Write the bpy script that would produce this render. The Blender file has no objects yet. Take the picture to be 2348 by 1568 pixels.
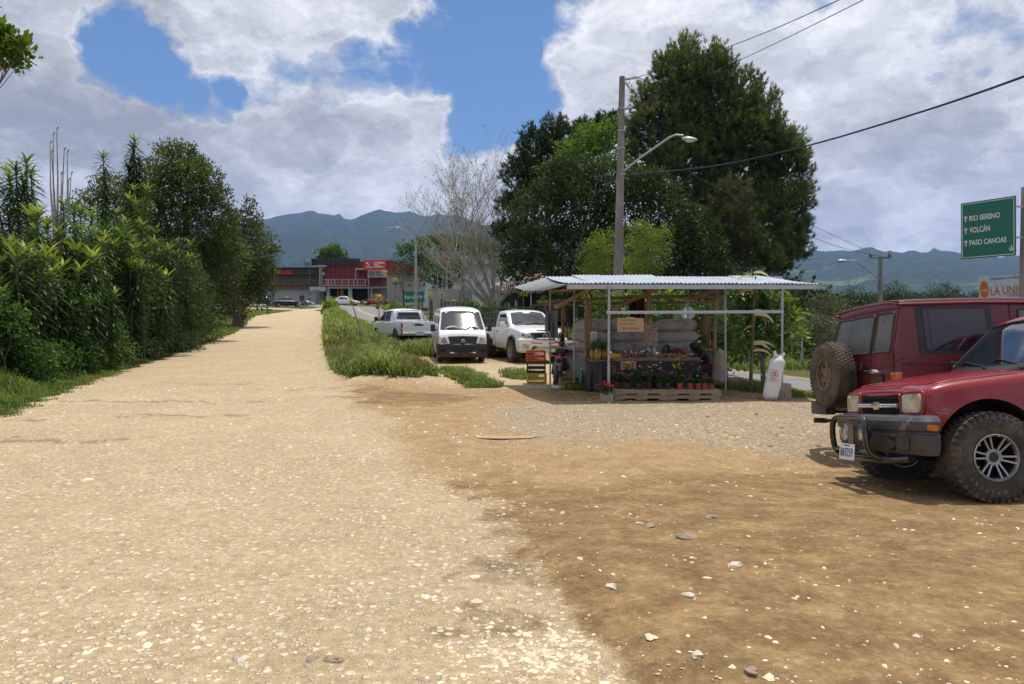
import bpy, bmesh, math, random
import numpy as np
from mathutils import Vector, Matrix, Euler
from mathutils.bvhtree import BVHTree
from mathutils.geometry import delaunay_2d_cdt
random.seed(7)
RNG = np.random.default_rng(7)
R = math.radians
SC = bpy.context.scene
COL = SC.collection
# ---------------------------------------------------------------- camera
FPX = 1760.0                      # focal length in units of a 2347 px wide picture
CAM_H = 1.6
PITCH = math.atan(56.0 / FPX)     # slightly downwards
cd = bpy.data.cameras.new('camera')
cam = bpy.data.objects.new('camera', cd)
COL.objects.link(cam)
cd.sensor_width = 36.0
cd.lens = 36.0 * FPX / 2347.0
cd.clip_start = 0.1
cd.clip_end = 60000
cam.location = (0, 0, CAM_H)
cam.rotation_euler = (math.pi / 2 - PITCH, 0, 0)
SC.camera = cam
def ray(px, py):
 a = (px - 1173.5) / FPX
 b = -(py - 784.0) / FPX
 c, s = math.cos(PITCH), math.sin(PITCH)
 v = Vector((a, c + b * s, b * c - s))
 return v / v.y
def at(px, py, d):
 v = ray(px, py)
 return Vector((v.x * d, d, CAM_H + v.z * d))
# ---------------------------------------------------------------- sky and sun
SUN_DIR = Vector((0.12, 0.19, 1.0)).normalized()
SUN_EL = math.asin(SUN_DIR.z)
SUN_AZ = math.atan2(SUN_DIR.x, SUN_DIR.y)
world = bpy.data.worlds.new('World')
SC.world = world
world.use_nodes = True
class NT:
 """little node tree builder"""
 def __init__(s, tree):
  s.t = tree
  s.n = tree.nodes
  s.l = tree.links
 def node(s, typ, **kw):
  n = s.n.new(typ)
  for k, v in kw.items():
   setattr(n, k, v)
  return n
 def put(s, sock, v):
  if v is None:
   return
  if isinstance(v, bpy.types.NodeSocket):
   s.l.new(v, sock)
  else:
   if isinstance(v, (tuple, list)) and len(v) == 3 and sock.type == 'RGBA':
    v = (*v, 1)
   sock.default_value = v
 def math(s, op, a, b=None, c=None, clamp=False):
  n = s.node('ShaderNodeMath', operation=op, use_clamp=clamp)
  s.put(n.inputs[0], a)
  s.put(n.inputs[1], b)
  s.put(n.inputs[2], c)
  return n.outputs[0]
 def vmath(s, op, a, b=None):
  n = s.node('ShaderNodeVectorMath', operation=op)
  s.put(n.inputs[0], a)
  if b is not None:
   if op == 'SCALE':
    s.put(n.inputs['Scale'], b)
   else:
    s.put(n.inputs[1], b)
  return n.outputs['Value'] if op in ('DOT_PRODUCT', 'LENGTH', 'DISTANCE') else n.outputs[0]
 def noise(s, vec, scale, detail=4, rough=.55, dist=0, out='Fac'):
  n = s.node('ShaderNodeTexNoise')
  s.put(n.inputs['Vector'], vec)
  n.inputs['Scale'].default_value = scale
  n.inputs['Detail'].default_value = detail
  n.inputs['Roughness'].default_value = rough
  n.inputs['Distortion'].default_value = dist
  return n.outputs[out]
 def voro(s, vec, scale, feature='F1', out='Distance', rnd=1):
  n = s.node('ShaderNodeTexVoronoi', feature=feature)
  s.put(n.inputs['Vector'], vec)
  n.inputs['Scale'].default_value = scale
  n.inputs['Randomness'].default_value = rnd
  return n.outputs[out]
 def mr(s, v, a, b, c=0., d=1., smooth=False):
  n = s.node('ShaderNodeMapRange', interpolation_type='SMOOTHSTEP' if smooth else 'LINEAR')
  s.put(n.inputs[0], v)
  for i, q in enumerate((a, b, c, d)):
   s.put(n.inputs[i + 1], q)
  return n.outputs[0]
 def mix(s, f, a, b, mode='MIX'):
  n = s.node('ShaderNodeMix', data_type='RGBA', blend_type=mode)
  s.put(n.inputs[0], f)
  s.put(n.inputs[6], a)
  s.put(n.inputs[7], b)
  return n.outputs[2]
w = NT(world.node_tree)
w.n.clear()
tc = w.node('ShaderNodeTexCoord').outputs['Generated']
sky = w.node('ShaderNodeTexSky', sky_type='NISHITA', sun_disc=False, sun_elevation=SUN_EL,
   sun_rotation=SUN_AZ, altitude=1000, air_density=1.0, dust_density=0.6, ozone_density=2.0)
nrm = w.vmath('NORMALIZE', tc)
wv = w.vmath('SUBTRACT', w.noise(nrm, 6.0, 8, .62, out='Color'), (.5, .5, .5))
wdir = w.vmath('NORMALIZE', w.vmath('ADD', nrm, w.vmath('SCALE', wv, .13)))
def spots(lst, vec, wide=1.45):
 tot = None
 for (hx, hy, hr, hs) in lst:
  d = ray(hx, hy).normalized()
  g = w.mr(w.vmath('DOT_PRODUCT', vec, tuple(d)), math.cos(hr * wide / FPX), 1.0, 0, hs)
  tot = g if tot is None else w.math('ADD', tot, g)
 return tot
gap = spots(((300, 115, 74, .9), (390, 185, 54, .65), (500, 215, 48, .65), (255, 60, 50, .5), (575, 195, 45, .3), (660, 170, 45, .35), (860, 150, 60, .55), (980, 125, 65, .6),
   (1120, 60, 100, .9), (1140, 175, 100, .9), (1105, 270, 65, .6), (1060, 325, 45, .5), (1240, 10, 80, .8), (1150, -110, 120, .9), (760, 185, 45, .35),
   (850, -520, 240, .9), (2230, 90, 70, .38), (1900, -450, 260, .8), (-600, 200, 170, .8), (3100, 260, 220, .8)), wdir)
back = w.mr(w.noise(nrm, 2.2, 4, .5), .50, .70, 0, .9, True)
sep = w.node('ShaderNodeSeparateXYZ')
w.put(sep.inputs[0], nrm)
gap = w.math('ADD', gap, w.math('MULTIPLY', back, w.mr(sep.outputs[1], .45, .15, 0, 1)))
stretch = w.vmath('MULTIPLY', nrm, (1, 1, 1.7))
f1 = w.noise(stretch, 14, 10, .62)
field = w.math('ADD', gap, w.math('MULTIPLY', w.math('SUBTRACT', f1, .5), 1.35))
cover = w.math('MULTIPLY', w.mr(field, .14, .62, 1, 0, True), w.mr(field, .45, .9, 1, .75))
veil = w.mr(field, .02, .30, 1, .0, True)
sw = w.vmath('ADD', stretch, w.vmath('SCALE', w.vmath('SUBTRACT', w.noise(stretch, 9, 8, .62, out='Color'), (.5, .5, .5)), .20))
big = w.noise(sw, 5.5, 10, .55)
fine = w.noise(sw, 21, 9, .62)
lum = w.math('ADD', w.math('MULTIPLY', big, .80), w.math('MULTIPLY', fine, .34))
lum = w.math('ADD', lum, spots(((640, 50, 260, -.13), (60, 0, 150, -.10), (800, 290, 170, .13), (960, 420, 150, .13), (180, 215, 110, .10), (1370, 170, 170, .10), (90, 330, 160, -.06),
        (2000, 330, 260, -.06), (1800, 60, 200, .04), (780, 455, 90, -.12), (1290, 420, 140, .08), (700, 400, 90, .06), (2250, 480, 160, .05), (1950, 500, 120, .04)), w.vmath('NORMALIZE', sw), 1.6))
lum = w.math('ADD', lum, w.mr(w.math('ABSOLUTE', w.math('SUBTRACT', field, .16)), 0, .16, .07, 0, True))
ramp = w.node('ShaderNodeValToRGB')
w.put(ramp.inputs[0], lum)
cr = ramp.color_ramp
cr.elements[0].position = .34
cr.elements[0].color = (.32, .328, .335, 1)
cr.elements[1].position = .80
cr.elements[1].color = (1.0, 1.0, .99, 1)
e = cr.elements.new(.50)
e.color = (.50, .508, .515, 1)
e = cr.elements.new(.63)
e.color = (.72, .727, .735, 1)
SKY_STR = .10
cl = w.vmath('SCALE', ramp.outputs[0], 1.22 / SKY_STR)
skyc = w.mix(1, sky.outputs[0], (.80, 1.04, 1.20), 'MULTIPLY')
fin = w.mix(cover, skyc, cl)
bg = w.node('ShaderNodeBackground')
w.put(bg.inputs[0], fin)
bg.inputs[1].default_value = SKY_STR
out = w.node('ShaderNodeOutputWorld')
w.l.new(bg.outputs[0], out.inputs[0])
sd = bpy.data.lights.new('sun', 'SUN')
sd.energy = 4.3
sd.angle = R(.53)
sd.color = (1.0, .955, .88)
sun = bpy.data.objects.new('sun', sd)
COL.objects.link(sun)
sun.rotation_euler = SUN_DIR.to_track_quat('Z', 'Y').to_euler()
sun.location = (0, 0, 30)
vs = SC.view_settings
vs.view_transform = 'Standard'
vs.look = 'None'
vs.gamma = 1
vs.exposure = 0.0
SC.render.film_transparent = False
SC.cycles.max_bounces = 6
SC.cycles.transparent_max_bounces = 12
SC.cycles.volume_bounces = 0
SC.cycles.use_denoising = True
# ---------------------------------------------------------------- materials
MATS = {}
def srgb(r, g, b):
 f = lambda c: (c / 255 / 12.92) if c / 255 <= .04045 else ((c / 255 + .055) / 1.055) ** 2.4
 return (f(r), f(g), f(b))
def mat(name, col, rough=.6, metal=0., var=.15, scale=6., bump=0., col2=None, thr=(.45, .6), spec=.5, coat=0.,
  stretch=None, bscale=None, emit=0, dirt=None, dirtz=(0, .5), sheen=0):
 """procedural surface: base colour varied by noise, optional second colour in patches, optional mud low down"""
 if name in MATS:
  return MATS[name]
 m = bpy.data.materials.new(name)
 m.use_nodes = True
 t = NT(m.node_tree)
 b = t.n['Principled BSDF']
 c = t.node('ShaderNodeTexCoord').outputs['Object']
 v = c if not stretch else t.vmath('MULTIPLY', c, stretch)
 n = t.noise(v, scale, 5, .6)
 k = t.mr(n, .25, .75, 1 - var, 1 + var)
 base = t.vmath('SCALE', tuple(col), k)
 if col2:
  n2 = t.noise(t.vmath('ADD', v, (7.3, 1.1, 3.7)), scale * .6, 6, .65)
  base = t.mix(t.mr(n2, thr[0], thr[1], 0, 1, True), base, tuple(col2))
 if var == 0 and not dirt:
  b.inputs['Roughness'].default_value = rough
 elif dirt:
  sp = t.node('ShaderNodeSeparateXYZ')
  t.put(sp.inputs[0], c)
  f = t.math('MULTIPLY', t.mr(sp.outputs[2], dirtz[0], dirtz[1], 1, 0), t.mr(n, .3, .6, .3, 1.3), clamp=True)
  base = t.mix(f, base, tuple(dirt))
  t.put(b.inputs['Roughness'], t.mr(f, 0, .6, rough, .8))
 else:
  t.put(b.inputs['Roughness'], t.mr(n, .3, .7, max(.02, rough - .07), min(1, rough + .07)))
 t.put(b.inputs['Base Color'], base)
 b.inputs['Metallic'].default_value = metal
 b.inputs['Specular IOR Level'].default_value = spec
 b.inputs['Coat Weight'].default_value = coat
 b.inputs['Coat Roughness'].default_value = .04
 if sheen:
  b.inputs['Sheen Weight'].default_value = sheen
 if bump:
  bn = t.node('ShaderNodeBump')
  bn.inputs['Strength'].default_value = 1
  bn.inputs['Distance'].default_value = bump
  t.put(bn.inputs['Height'], t.noise(v, bscale or scale * 4, 5, .65))
  t.l.new(bn.outputs[0], b.inputs['Normal'])
 if emit:
  t.put(b.inputs['Emission Color'], tuple(col))
  b.inputs['Emission Strength'].default_value = emit
 MATS[name] = m
 return m
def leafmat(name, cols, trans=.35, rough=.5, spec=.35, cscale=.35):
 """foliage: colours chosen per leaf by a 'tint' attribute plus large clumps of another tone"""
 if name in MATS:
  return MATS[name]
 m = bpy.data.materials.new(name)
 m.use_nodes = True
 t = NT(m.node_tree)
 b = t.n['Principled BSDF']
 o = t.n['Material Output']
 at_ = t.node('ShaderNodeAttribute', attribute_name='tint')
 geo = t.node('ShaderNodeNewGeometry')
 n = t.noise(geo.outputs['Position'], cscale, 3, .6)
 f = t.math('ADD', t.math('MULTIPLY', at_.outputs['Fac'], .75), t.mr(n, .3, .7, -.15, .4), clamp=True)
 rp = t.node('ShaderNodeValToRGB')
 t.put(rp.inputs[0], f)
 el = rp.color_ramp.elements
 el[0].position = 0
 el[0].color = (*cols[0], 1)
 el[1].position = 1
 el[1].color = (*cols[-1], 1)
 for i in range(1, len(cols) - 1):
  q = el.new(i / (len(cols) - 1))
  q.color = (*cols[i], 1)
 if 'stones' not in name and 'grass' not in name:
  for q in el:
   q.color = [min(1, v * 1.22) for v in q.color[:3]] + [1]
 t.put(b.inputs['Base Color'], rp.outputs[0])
 b.inputs['Roughness'].default_value = rough
 b.inputs['Specular IOR Level'].default_value = spec
 tr = t.node('ShaderNodeBsdfTranslucent')
 t.put(tr.inputs[0], t.mix(1, rp.outputs[0], (1.5, 1.45, .55), 'MULTIPLY'))
 mx = t.node('ShaderNodeMixShader')
 mx.inputs[0].default_value = trans
 t.l.new(b.outputs[0], mx.inputs[1])
 t.l.new(tr.outputs[0], mx.inputs[2])
 t.l.new(mx.outputs[0], o.inputs[0])
 MATS[name] = m
 return m
# ---------------------------------------------------------------- objects and mesh helpers
def tag(o, label=None, cat=None, group=None, kind=None):
 if label:
  o['label'] = label
 if cat:
  o['category'] = cat
 if group:
  o['group'] = group
 if kind:
  o['kind'] = kind
 return o
def empty(name, loc=(0, 0, 0), rot=(0, 0, 0), label=None, cat=None, group=None, scale=1):
 o = bpy.data.objects.new(name, None)
 COL.objects.link(o)
 o.location = loc
 o.rotation_euler = rot if not isinstance(rot, (int, float)) else (0, 0, rot)
 o.scale = (scale,) * 3
 o.empty_display_size = .1
 return tag(o, label, cat, group)
def mesh_np(name, V, F, m=None, parent=None, smooth=False, attrs=None, mats=None, midx=None):
 """V (n,3) array, F (k,3|4) array -> object"""
 me = bpy.data.meshes.new(name)
 V = np.asarray(V, dtype=np.float32)
 F = np.asarray(F, dtype=np.int32)
 k = F.shape[1]
 me.vertices.add(len(V))
 me.vertices.foreach_set('co', V.ravel())
 me.loops.add(F.size)
 me.loops.foreach_set('vertex_index', F.ravel())
 me.polygons.add(len(F))
 me.polygons.foreach_set('loop_start', np.arange(0, F.size, k, dtype=np.int32))
 me.polygons.foreach_set('loop_total', np.full(len(F), k, dtype=np.int32))
 me.update(calc_edges=True)
 if smooth:
  me.polygons.foreach_set('use_smooth', np.ones(len(F), dtype=bool))
 for a, (dom, val) in (attrs or {}).items():
  at_ = me.attributes.new(a, 'FLOAT', dom)
  at_.data.foreach_set('value', np.asarray(val, dtype=np.float32))
 for q in (mats or [m]):
  if q:
   me.materials.append(q)
 if midx is not None:
  me.polygons.foreach_set('material_index', np.asarray(midx, dtype=np.int32))
 me.validate()
 o = bpy.data.objects.new(name, me)
 COL.objects.link(o)
 o.parent = parent
 return o
class MB:
 """collects shapes into one mesh"""
 def __init__(s):
  s.v, s.f, s.m = [], [], []
 def add(s, vs, fs, mi=0):
  k = len(s.v)
  s.v += [tuple(q) for q in vs]
  s.f += [tuple(i + k for i in f) for f in fs]
  s.m += [mi] * len(fs)
  return s
 def box(s, c, size, rot=None, mi=0, taper=1.):
  hx, hy, hz = size[0] / 2, size[1] / 2, size[2] / 2
  M = (Euler(rot).to_matrix() if rot is not None and not isinstance(rot, Matrix) else rot) or Matrix.Identity(3)
  c = Vector(c)
  vs = [c + M @ Vector((x * hx * (taper if z > 0 else 1), y * hy * (taper if z > 0 else 1), z * hz))
   for z in (-1, 1) for y in (-1, 1) for x in (-1, 1)]
  return s.add(vs, [(0, 2, 3, 1), (4, 5, 7, 6), (0, 1, 5, 4), (2, 6, 7, 3), (0, 4, 6, 2), (1, 3, 7, 5)], mi)
 def bar(s, a, b, wd, th=None, up=(0, 0, 1), mi=0):
  a, b = Vector(a), Vector(b)
  d = b - a
  z = d.normalized()
  x = Vector(up).cross(z)
  if x.length < 1e-4:
   x = Vector((1, 0, 0)).cross(z)
  x.normalize()
  y = z.cross(x)
  M = Matrix((x, y, z)).transposed()
  return s.box((a + b) / 2, (wd, th or wd, d.length), M, mi)
 def tube(s, pts, rad, n=8, mi=0, cap=True, flat=1.):
  pts = [Vector(p) for p in pts]
  if isinstance(rad, (int, float)):
   rad = [rad] * len(pts)
  vs, fs = [], []
  x = None
  for i, p in enumerate(pts):
   t = (pts[min(i + 1, len(pts) - 1)] - pts[max(i - 1, 0)])
   t = t.normalized() if t.length > 1e-9 else Vector((0, 0, 1))
   if x is None:
    x = t.orthogonal().normalized()
   x = (x - t * x.dot(t))
   x = x.normalized() if x.length > 1e-6 else t.orthogonal().normalized()
   y = t.cross(x)
   for k in range(n):
    a = 2 * math.pi * k / n
    vs.append(p + (x * math.cos(a) + y * math.sin(a) * flat) * rad[i])
  for i in range(len(pts) - 1):
   for k in range(n):
    a, b = i * n + k, i * n + (k + 1) % n
    fs.append((a, b, b + n, a + n))
  if cap:
   fs.append(tuple(reversed(range(n))))
   fs.append(tuple(range((len(pts) - 1) * n, len(pts) * n)))
  return s.add(vs, fs, mi)
 def lathe(s, prof, n=24, axis='z', c=(0, 0, 0), mi=0, closed=False, cap=True):
  """prof: (r, h) pairs"""
  vs, fs = [], []
  c = Vector(c)
  for (r, h) in prof:
   for k in range(n):
    a = 2 * math.pi * k / n
    q = (r * math.cos(a), r * math.sin(a), h)
    if axis == 'y':
     q = (q[0], q[2], -q[1])
    elif axis == 'x':
     q = (q[2], q[0], q[1])
    vs.append(c + Vector(q))
  m_ = len(prof)
  for i in range(m_ if closed else m_ - 1):
   j = (i + 1) % m_
   for k in range(n):
    fs.append((i * n + k, i * n + (k + 1) % n, j * n + (k + 1) % n, j * n + k))
  if not closed and cap:
   if prof[0][0] > 1e-5:
    fs.append(tuple(reversed(range(n))))
   if prof[-1][0] > 1e-5:
    fs.append(tuple(range((m_ - 1) * n, m_ * n)))
  return s.add(vs, fs, mi)
 def prism(s, poly, h0, h1, plane='xz', mi=0):
  """extrude a 2D polygon; plane xz -> along y, xy -> along z, yz -> along x"""
  f = {'xz': lambda a, b, h: (a, h, b), 'xy': lambda a, b, h: (a, b, h), 'yz': lambda a, b, h: (h, a, b)}[plane]
  n = len(poly)
  vs = [f(a, b, h0) for a, b in poly] + [f(a, b, h1) for a, b in poly]
  fs = [tuple(range(n)), tuple(range(2 * n - 1, n - 1, -1))]
  fs += [(i, i + n, (i + 1) % n + n, (i + 1) % n) for i in range(n)]
  return s.add(vs, fs, mi)
 def ball(s, c, r, n=8, m_=6, mi=0, jit=0.):
  c = Vector(c)
  if isinstance(r, (int, float)):
   r = (r, r, r)
  vs, fs = [c + Vector((0, 0, r[2]))], []
  for i in range(1, m_):
   th = math.pi * i / m_
   for k in range(n):
    a = 2 * math.pi * k / n
    q = 1 + random.uniform(-jit, jit)
    vs.append(c + Vector((r[0] * math.sin(th) * math.cos(a), r[1] * math.sin(th) * math.sin(a), r[2] * math.cos(th))) * q)
  vs.append(c - Vector((0, 0, r[2])))
  for k in range(n):
   fs.append((0, 1 + k, 1 + (k + 1) % n))
  for i in range(m_ - 2):
   for k in range(n):
    a, b = 1 + i * n + k, 1 + i * n + (k + 1) % n
    fs.append((a, a + n, b + n, b))
  z = len(vs) - 1
  for k in range(n):
   fs.append((z, 1 + (m_ - 2) * n + (k + 1) % n, 1 + (m_ - 2) * n + k))
  return s.add(vs, fs, mi)
 def xf(s, M):
  s.v = [tuple(M @ Vector(q)) for q in s.v]
  return s
 def build(s, name, m, parent=None, smooth=None, bevel=0., seg=2, **tg):
  me = bpy.data.meshes.new(name)
  me.from_pydata(s.v, [], s.f)
  ms = m if isinstance(m, (list, tuple)) else [m]
  for q in ms:
   me.materials.append(q)
  me.polygons.foreach_set('material_index', np.asarray(s.m, dtype=np.int32))
  bm = bmesh.new()
  bm.from_mesh(me)
  bmesh.ops.recalc_face_normals(bm, faces=bm.faces)
  if bevel:
   ed = [e for e in bm.edges if len(e.link_faces) == 2 and e.calc_face_angle(0) > .6]
   bmesh.ops.bevel(bm, geom=ed, offset=bevel, segments=seg, affect='EDGES', clamp_overlap=True, profile=.5)
  bm.to_mesh(me)
  bm.free()
  if smooth or smooth is None and bevel:
   me.polygons.foreach_set('use_smooth', np.ones(len(me.polygons), dtype=bool))
   me.set_sharp_from_angle(angle=R(38 if smooth in (None, True) else smooth))
  o = bpy.data.objects.new(name, me)
  COL.objects.link(o)
  o.parent = parent
  tag(o, **tg)
  return o
def text_geo(txt, size=.1, depth=.004, bold=0.0, spacing=1.0, align='LEFT'):
 """a flat lettering mesh in the xy plane (x right, y up), returned as verts, faces"""
 cu = bpy.data.curves.new('t', 'FONT')
 cu.body = txt
 cu.size = size
 cu.extrude = depth / 2
 cu.offset = bold
 cu.align_x = align
 cu.space_character = spacing
 cu.resolution_u = 3
 o = bpy.data.objects.new('t', cu)
 COL.objects.link(o)
 dg = bpy.context.evaluated_depsgraph_get()
 me = bpy.data.meshes.new_from_object(o.evaluated_get(dg))
 vs = [v.co.copy() for v in me.vertices]
 fs = [tuple(p.vertices) for p in me.polygons]
 bpy.data.objects.remove(o)
 bpy.data.curves.remove(cu)
 bpy.data.meshes.remove(me)
 return vs, fs
def put_text(mb, txt, size, M, depth=.004, width=None, height=None, bold=0., align='LEFT', mi=0, spacing=1.):
 """M maps text plane to local space; width/height force the extents"""
 vs, fs = text_geo(txt, size, depth, bold, spacing, align)
 if not vs:
  return
 x0, x1 = min(v.x for v in vs), max(v.x for v in vs)
 y0, y1 = min(v.y for v in vs), max(v.y for v in vs)
 sx = width / (x1 - x0) if width else 1
 sy = height / (y1 - y0) if height else 1
 if width:
  vs = [Vector(((v.x - x0) * sx, v.y, v.z)) for v in vs]
 if height:
  vs = [Vector((v.x, (v.y - y0) * sy, v.z)) for v in vs]
 mb.add([M @ v for v in vs], fs, mi)
def copy_tree(o, parent=None):
 c = o.copy()
 COL.objects.link(c)
 c.parent = parent
 for ch in list(o.children):
  copy_tree(ch, c)
 return c
def spline(pts, n):
 """Catmull-Rom through points, n samples per span"""
 P = [Vector(p) for p in pts]
 P = [P[0] * 2 - P[1]] + P + [P[-1] * 2 - P[-2]]
 o = []
 for i in range(1, len(P) - 2):
  for k in range(n):
   t = k / n
   a, b, c, d = P[i - 1], P[i], P[i + 1], P[i + 2]
   o.append(.5 * ((2 * b) + (c - a) * t + (2 * a - 5 * b + 4 * c - d) * t * t + (3 * b - a - 3 * c + d) * t ** 3))
 o.append(P[-2])
 return o
def sstep(a, b, x):
 t = np.clip((np.asarray(x, dtype=float) - a) / (b - a), 0, 1)
 return t * t * (3 - 2 * t)
_tab = np.random.default_rng(3).random((256, 256))
def vnoise(x, y):
 x = np.asarray(x, dtype=float)
 y = np.asarray(y, dtype=float)
 xi, yi = np.floor(x).astype(int), np.floor(y).astype(int)
 fx, fy = x - xi, y - yi
 fx, fy = fx * fx * (3 - 2 * fx), fy * fy * (3 - 2 * fy)
 g = lambda a, b: _tab[a & 255, b & 255]
 return (g(xi, yi) * (1 - fx) + g(xi + 1, yi) * fx) * (1 - fy) + (g(xi, yi + 1) * (1 - fx) + g(xi + 1, yi + 1) * fx) * fy
def fbm(x, y, o=4, r=.5):
 s, a, t = 0., 1., 0.
 for i in range(o):
  s = s + a * vnoise(x * 2 ** i + 17.3 * i, y * 2 ** i + 9.1 * i)
  t += a
  a *= r
 return s / t
# ---------------------------------------------------------------- lie of the land
def sdist(x, y, pts):
 """distance to a polyline and the parameter along it"""
 x = np.asarray(x, dtype=float)
 y = np.asarray(y, dtype=float)
 best = np.full(x.shape, 1e9)
 for (ax, ay), (bx, by) in zip(pts[:-1], pts[1:]):
  dx, dy = bx - ax, by - ay
  t = np.clip(((x - ax) * dx + (y - ay) * dy) / (dx * dx + dy * dy), 0, 1)
  best = np.minimum(best, np.hypot(x - ax - t * dx, y - ay - t * dy))
 return best
def smooth_path(pts, n=6):
 return [(p.x, p.y) for p in spline([(a, b, 0) for a, b in pts], n)]
ASPH = smooth_path([(22, -6), (16, 4), (12.5, 11), (9.3, 18), (7.2, 24.6), (5.4, 29.6), (1.8, 38), (-1.7, 46), (-7, 60), (-12.8, 75),
     (-18, 92), (-21.5, 105), (-27, 117), (-38, 126), (-56, 131), (-80, 133), (-110, 134)])
# left and right edges of the dirt road
DL = smooth_path([(-7.2, -12), (-6.3, 0), (-6.5, 5), (-7.5, 10.5), (-8.45, 14), (-10.8, 21.3), (-13.9, 33), (-18.0, 50), (-21.6, 63), (-24.2, 71),
    (-27.5, 82), (-36, 92), (-52, 101), (-75, 108), (-100, 112)])
DR = smooth_path([(3.2, -12), (1.6, 0), (.53, 3.35), (.15, 4.7), (-.6, 7), (-1.4, 10), (-2.6, 14), (-3.6, 17), (-5.4, 23), (-8.5, 35), (-12.9, 53),
    (-17.3, 71), (-20.6, 84), (-25.5, 97), (-36, 107), (-54, 114), (-78, 120), (-102, 124)])
MOUND = smooth_path([(-2.75, 18.2), (-4.2, 22), (-7.0, 31), (-10.8, 45), (-15, 62), (-18.5, 80), (-22.5, 97)])
def pip(x, y, poly):
 x = np.asarray(x, dtype=float)
 y = np.asarray(y, dtype=float)
 ins = np.zeros(x.shape, bool)
 n = len(poly)
 for i in range(n):
  x1, y1 = poly[i]
  x2, y2 = poly[(i + 1) % n]
  if y1 == y2:
   continue
  c = ((y1 > y) != (y2 > y)) & (x < (x2 - x1) * (y - y1) / (y2 - y1) + x1)
  ins ^= c
 return ins
DPOLY = DL + DR[::-1]
XR = lambda y: np.interp(y, [p[1] for p in DR[:73]], [p[0] for p in DR[:73]])
XL = lambda y: np.interp(y, [p[1] for p in DL[:60]], [p[0] for p in DL[:60]])
def hgt(x, y):
 x = np.asarray(x, dtype=float)
 y = np.asarray(y, dtype=float)
 z = np.interp(y, [-80, 24, 30, 37, 54, 71, 86, 100, 125, 140, 165, 220, 420], [0, 0, .05, .2, .6, 1.3, 2.0, 2.7, 3.6, 4.2, 4.5, 2, -20])
 # dip beside the stall where the asphalt passes
 z = z - .5 * sstep(5.7, 8.0, x) * sstep(11, 20, y) * sstep(52, 34, y)
 # hollow under the two red cars, the lot rising towards the viewer
 z = z - .17 * np.exp(-((y - 9.2) / 1.9) ** 2) * sstep(1.0, 3.2, x) * sstep(13, 9, x)
 # bank at the lot's edge
 z = z + .07 * sstep(-.02, .30, x - XR(y)) * sstep(7.5, 3.5, y)
 # grassy strip between the roads
 dm = sdist(x, y, MOUND)
 z = z + .38 * np.exp(-(dm / 1.15) ** 2)
 # verge on the left
 dl = XL(y) - x
 z = z + .35 * sstep(.8, 4.5, dl) * sstep(120, 60, y)
 # valley on the right
 xv = np.interp(y, [-60, 0, 8, 15, 22, 30, 45, 70, 120, 300], [45, 30, 21, 16, 12.5, 13, 24, 32, 38, 40])
 s = np.maximum(x - xv, 0)
 z = z - 16 * (1 - np.exp(-(s / 26) ** 1.35))
 # wheel ruts running along the dirt road
 u = XR(y) - x
 rut = np.exp(-((u - 1.5 - .25 * np.sin(y * .35)) / .28) ** 2) + np.exp(-((u - 3.1 - .25 * np.sin(y * .35)) / .28) ** 2)
 z = z - .022 * rut * sstep(60, 40, y) * sstep(-8, 2, y)
 # gentle unevenness
 rough = 1 - sstep(3.6, 2.6, sdist(x, y, ASPH))
 z = z + rough * .045 * (fbm(x * .9, y * .9, 3) - .5) + rough * .02 * (fbm(x * 3.3, y * 3.3, 3) - .5) * sstep(40, 20, y)
 return z
def gz(x, y):
 return float(hgt(np.array([x]), np.array([y]))[0])
def grassmask(x, y):
 """1 where grass grows"""
 x = np.asarray(x, dtype=float)
 y = np.asarray(y, dtype=float)
 n = (fbm(x * .7, y * .7, 4) - .5)
 nn = (fbm(x * 2.6 + 5, y * 2.6, 3) - .5)
 g = sstep(.15, .6, XL(y) - x + nn * .7)                                     # left of the dirt road
 dm = sdist(x, y, MOUND)
 wd = np.interp(y, [14, 17, 18.5, 22, 26, 40, 90], [.3, .8, 1.1, 1.6, 1.9, 2.1, 2.6])
 g = np.maximum(g, sstep(0, -.35, dm - wd + nn * .6))
 # strips left by wheels, in front of the van
 s1 = sdist(x, y, [(-.75, 17.6), (-1.25, 20.6), (-1.8, 23.4)])
 g = np.maximum(g, sstep(.62, .32, s1 + nn * .5))
 s2 = sdist(x, y, [(.30, 20.2), (.05, 22.3)])
 g = np.maximum(g, sstep(.55, .3, s2 + nn * .5))
 # parking shoulder under the pickups
 g = np.maximum(g, sstep(28, 33, y + n * 5) * sstep(3.4, 4.2, sdist(x, y, ASPH)) * (x > XR(y)) * sstep(95, 80, y))
 # beyond the asphalt, and round the right end of the stall
 ax = np.interp(y, [p[1] for p in ASPH], [p[0] for p in ASPH])
 g = np.maximum(g, ((x > ax + 3.2) & (y > -6)).astype(float) * sstep(3.1, 3.6, sdist(x, y, ASPH)))
 s3 = sdist(x, y, [(4.6, 18.2), (5.6, 17.2), (6.5, 15.6), (7.6, 14.6)])
 g = np.maximum(g, sstep(.9, .45, s3 + nn * .6))
 g = np.maximum(g, sstep(.5, .25, sdist(x, y, [(1.45, 17.0), (2.2, 16.6)]) + nn * .5) * .8)
 g = np.maximum(g, sstep(136, 150, y))
 return np.clip(g, 0, 1)
def mixcols(t, name_seed=0):
 pass
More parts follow.
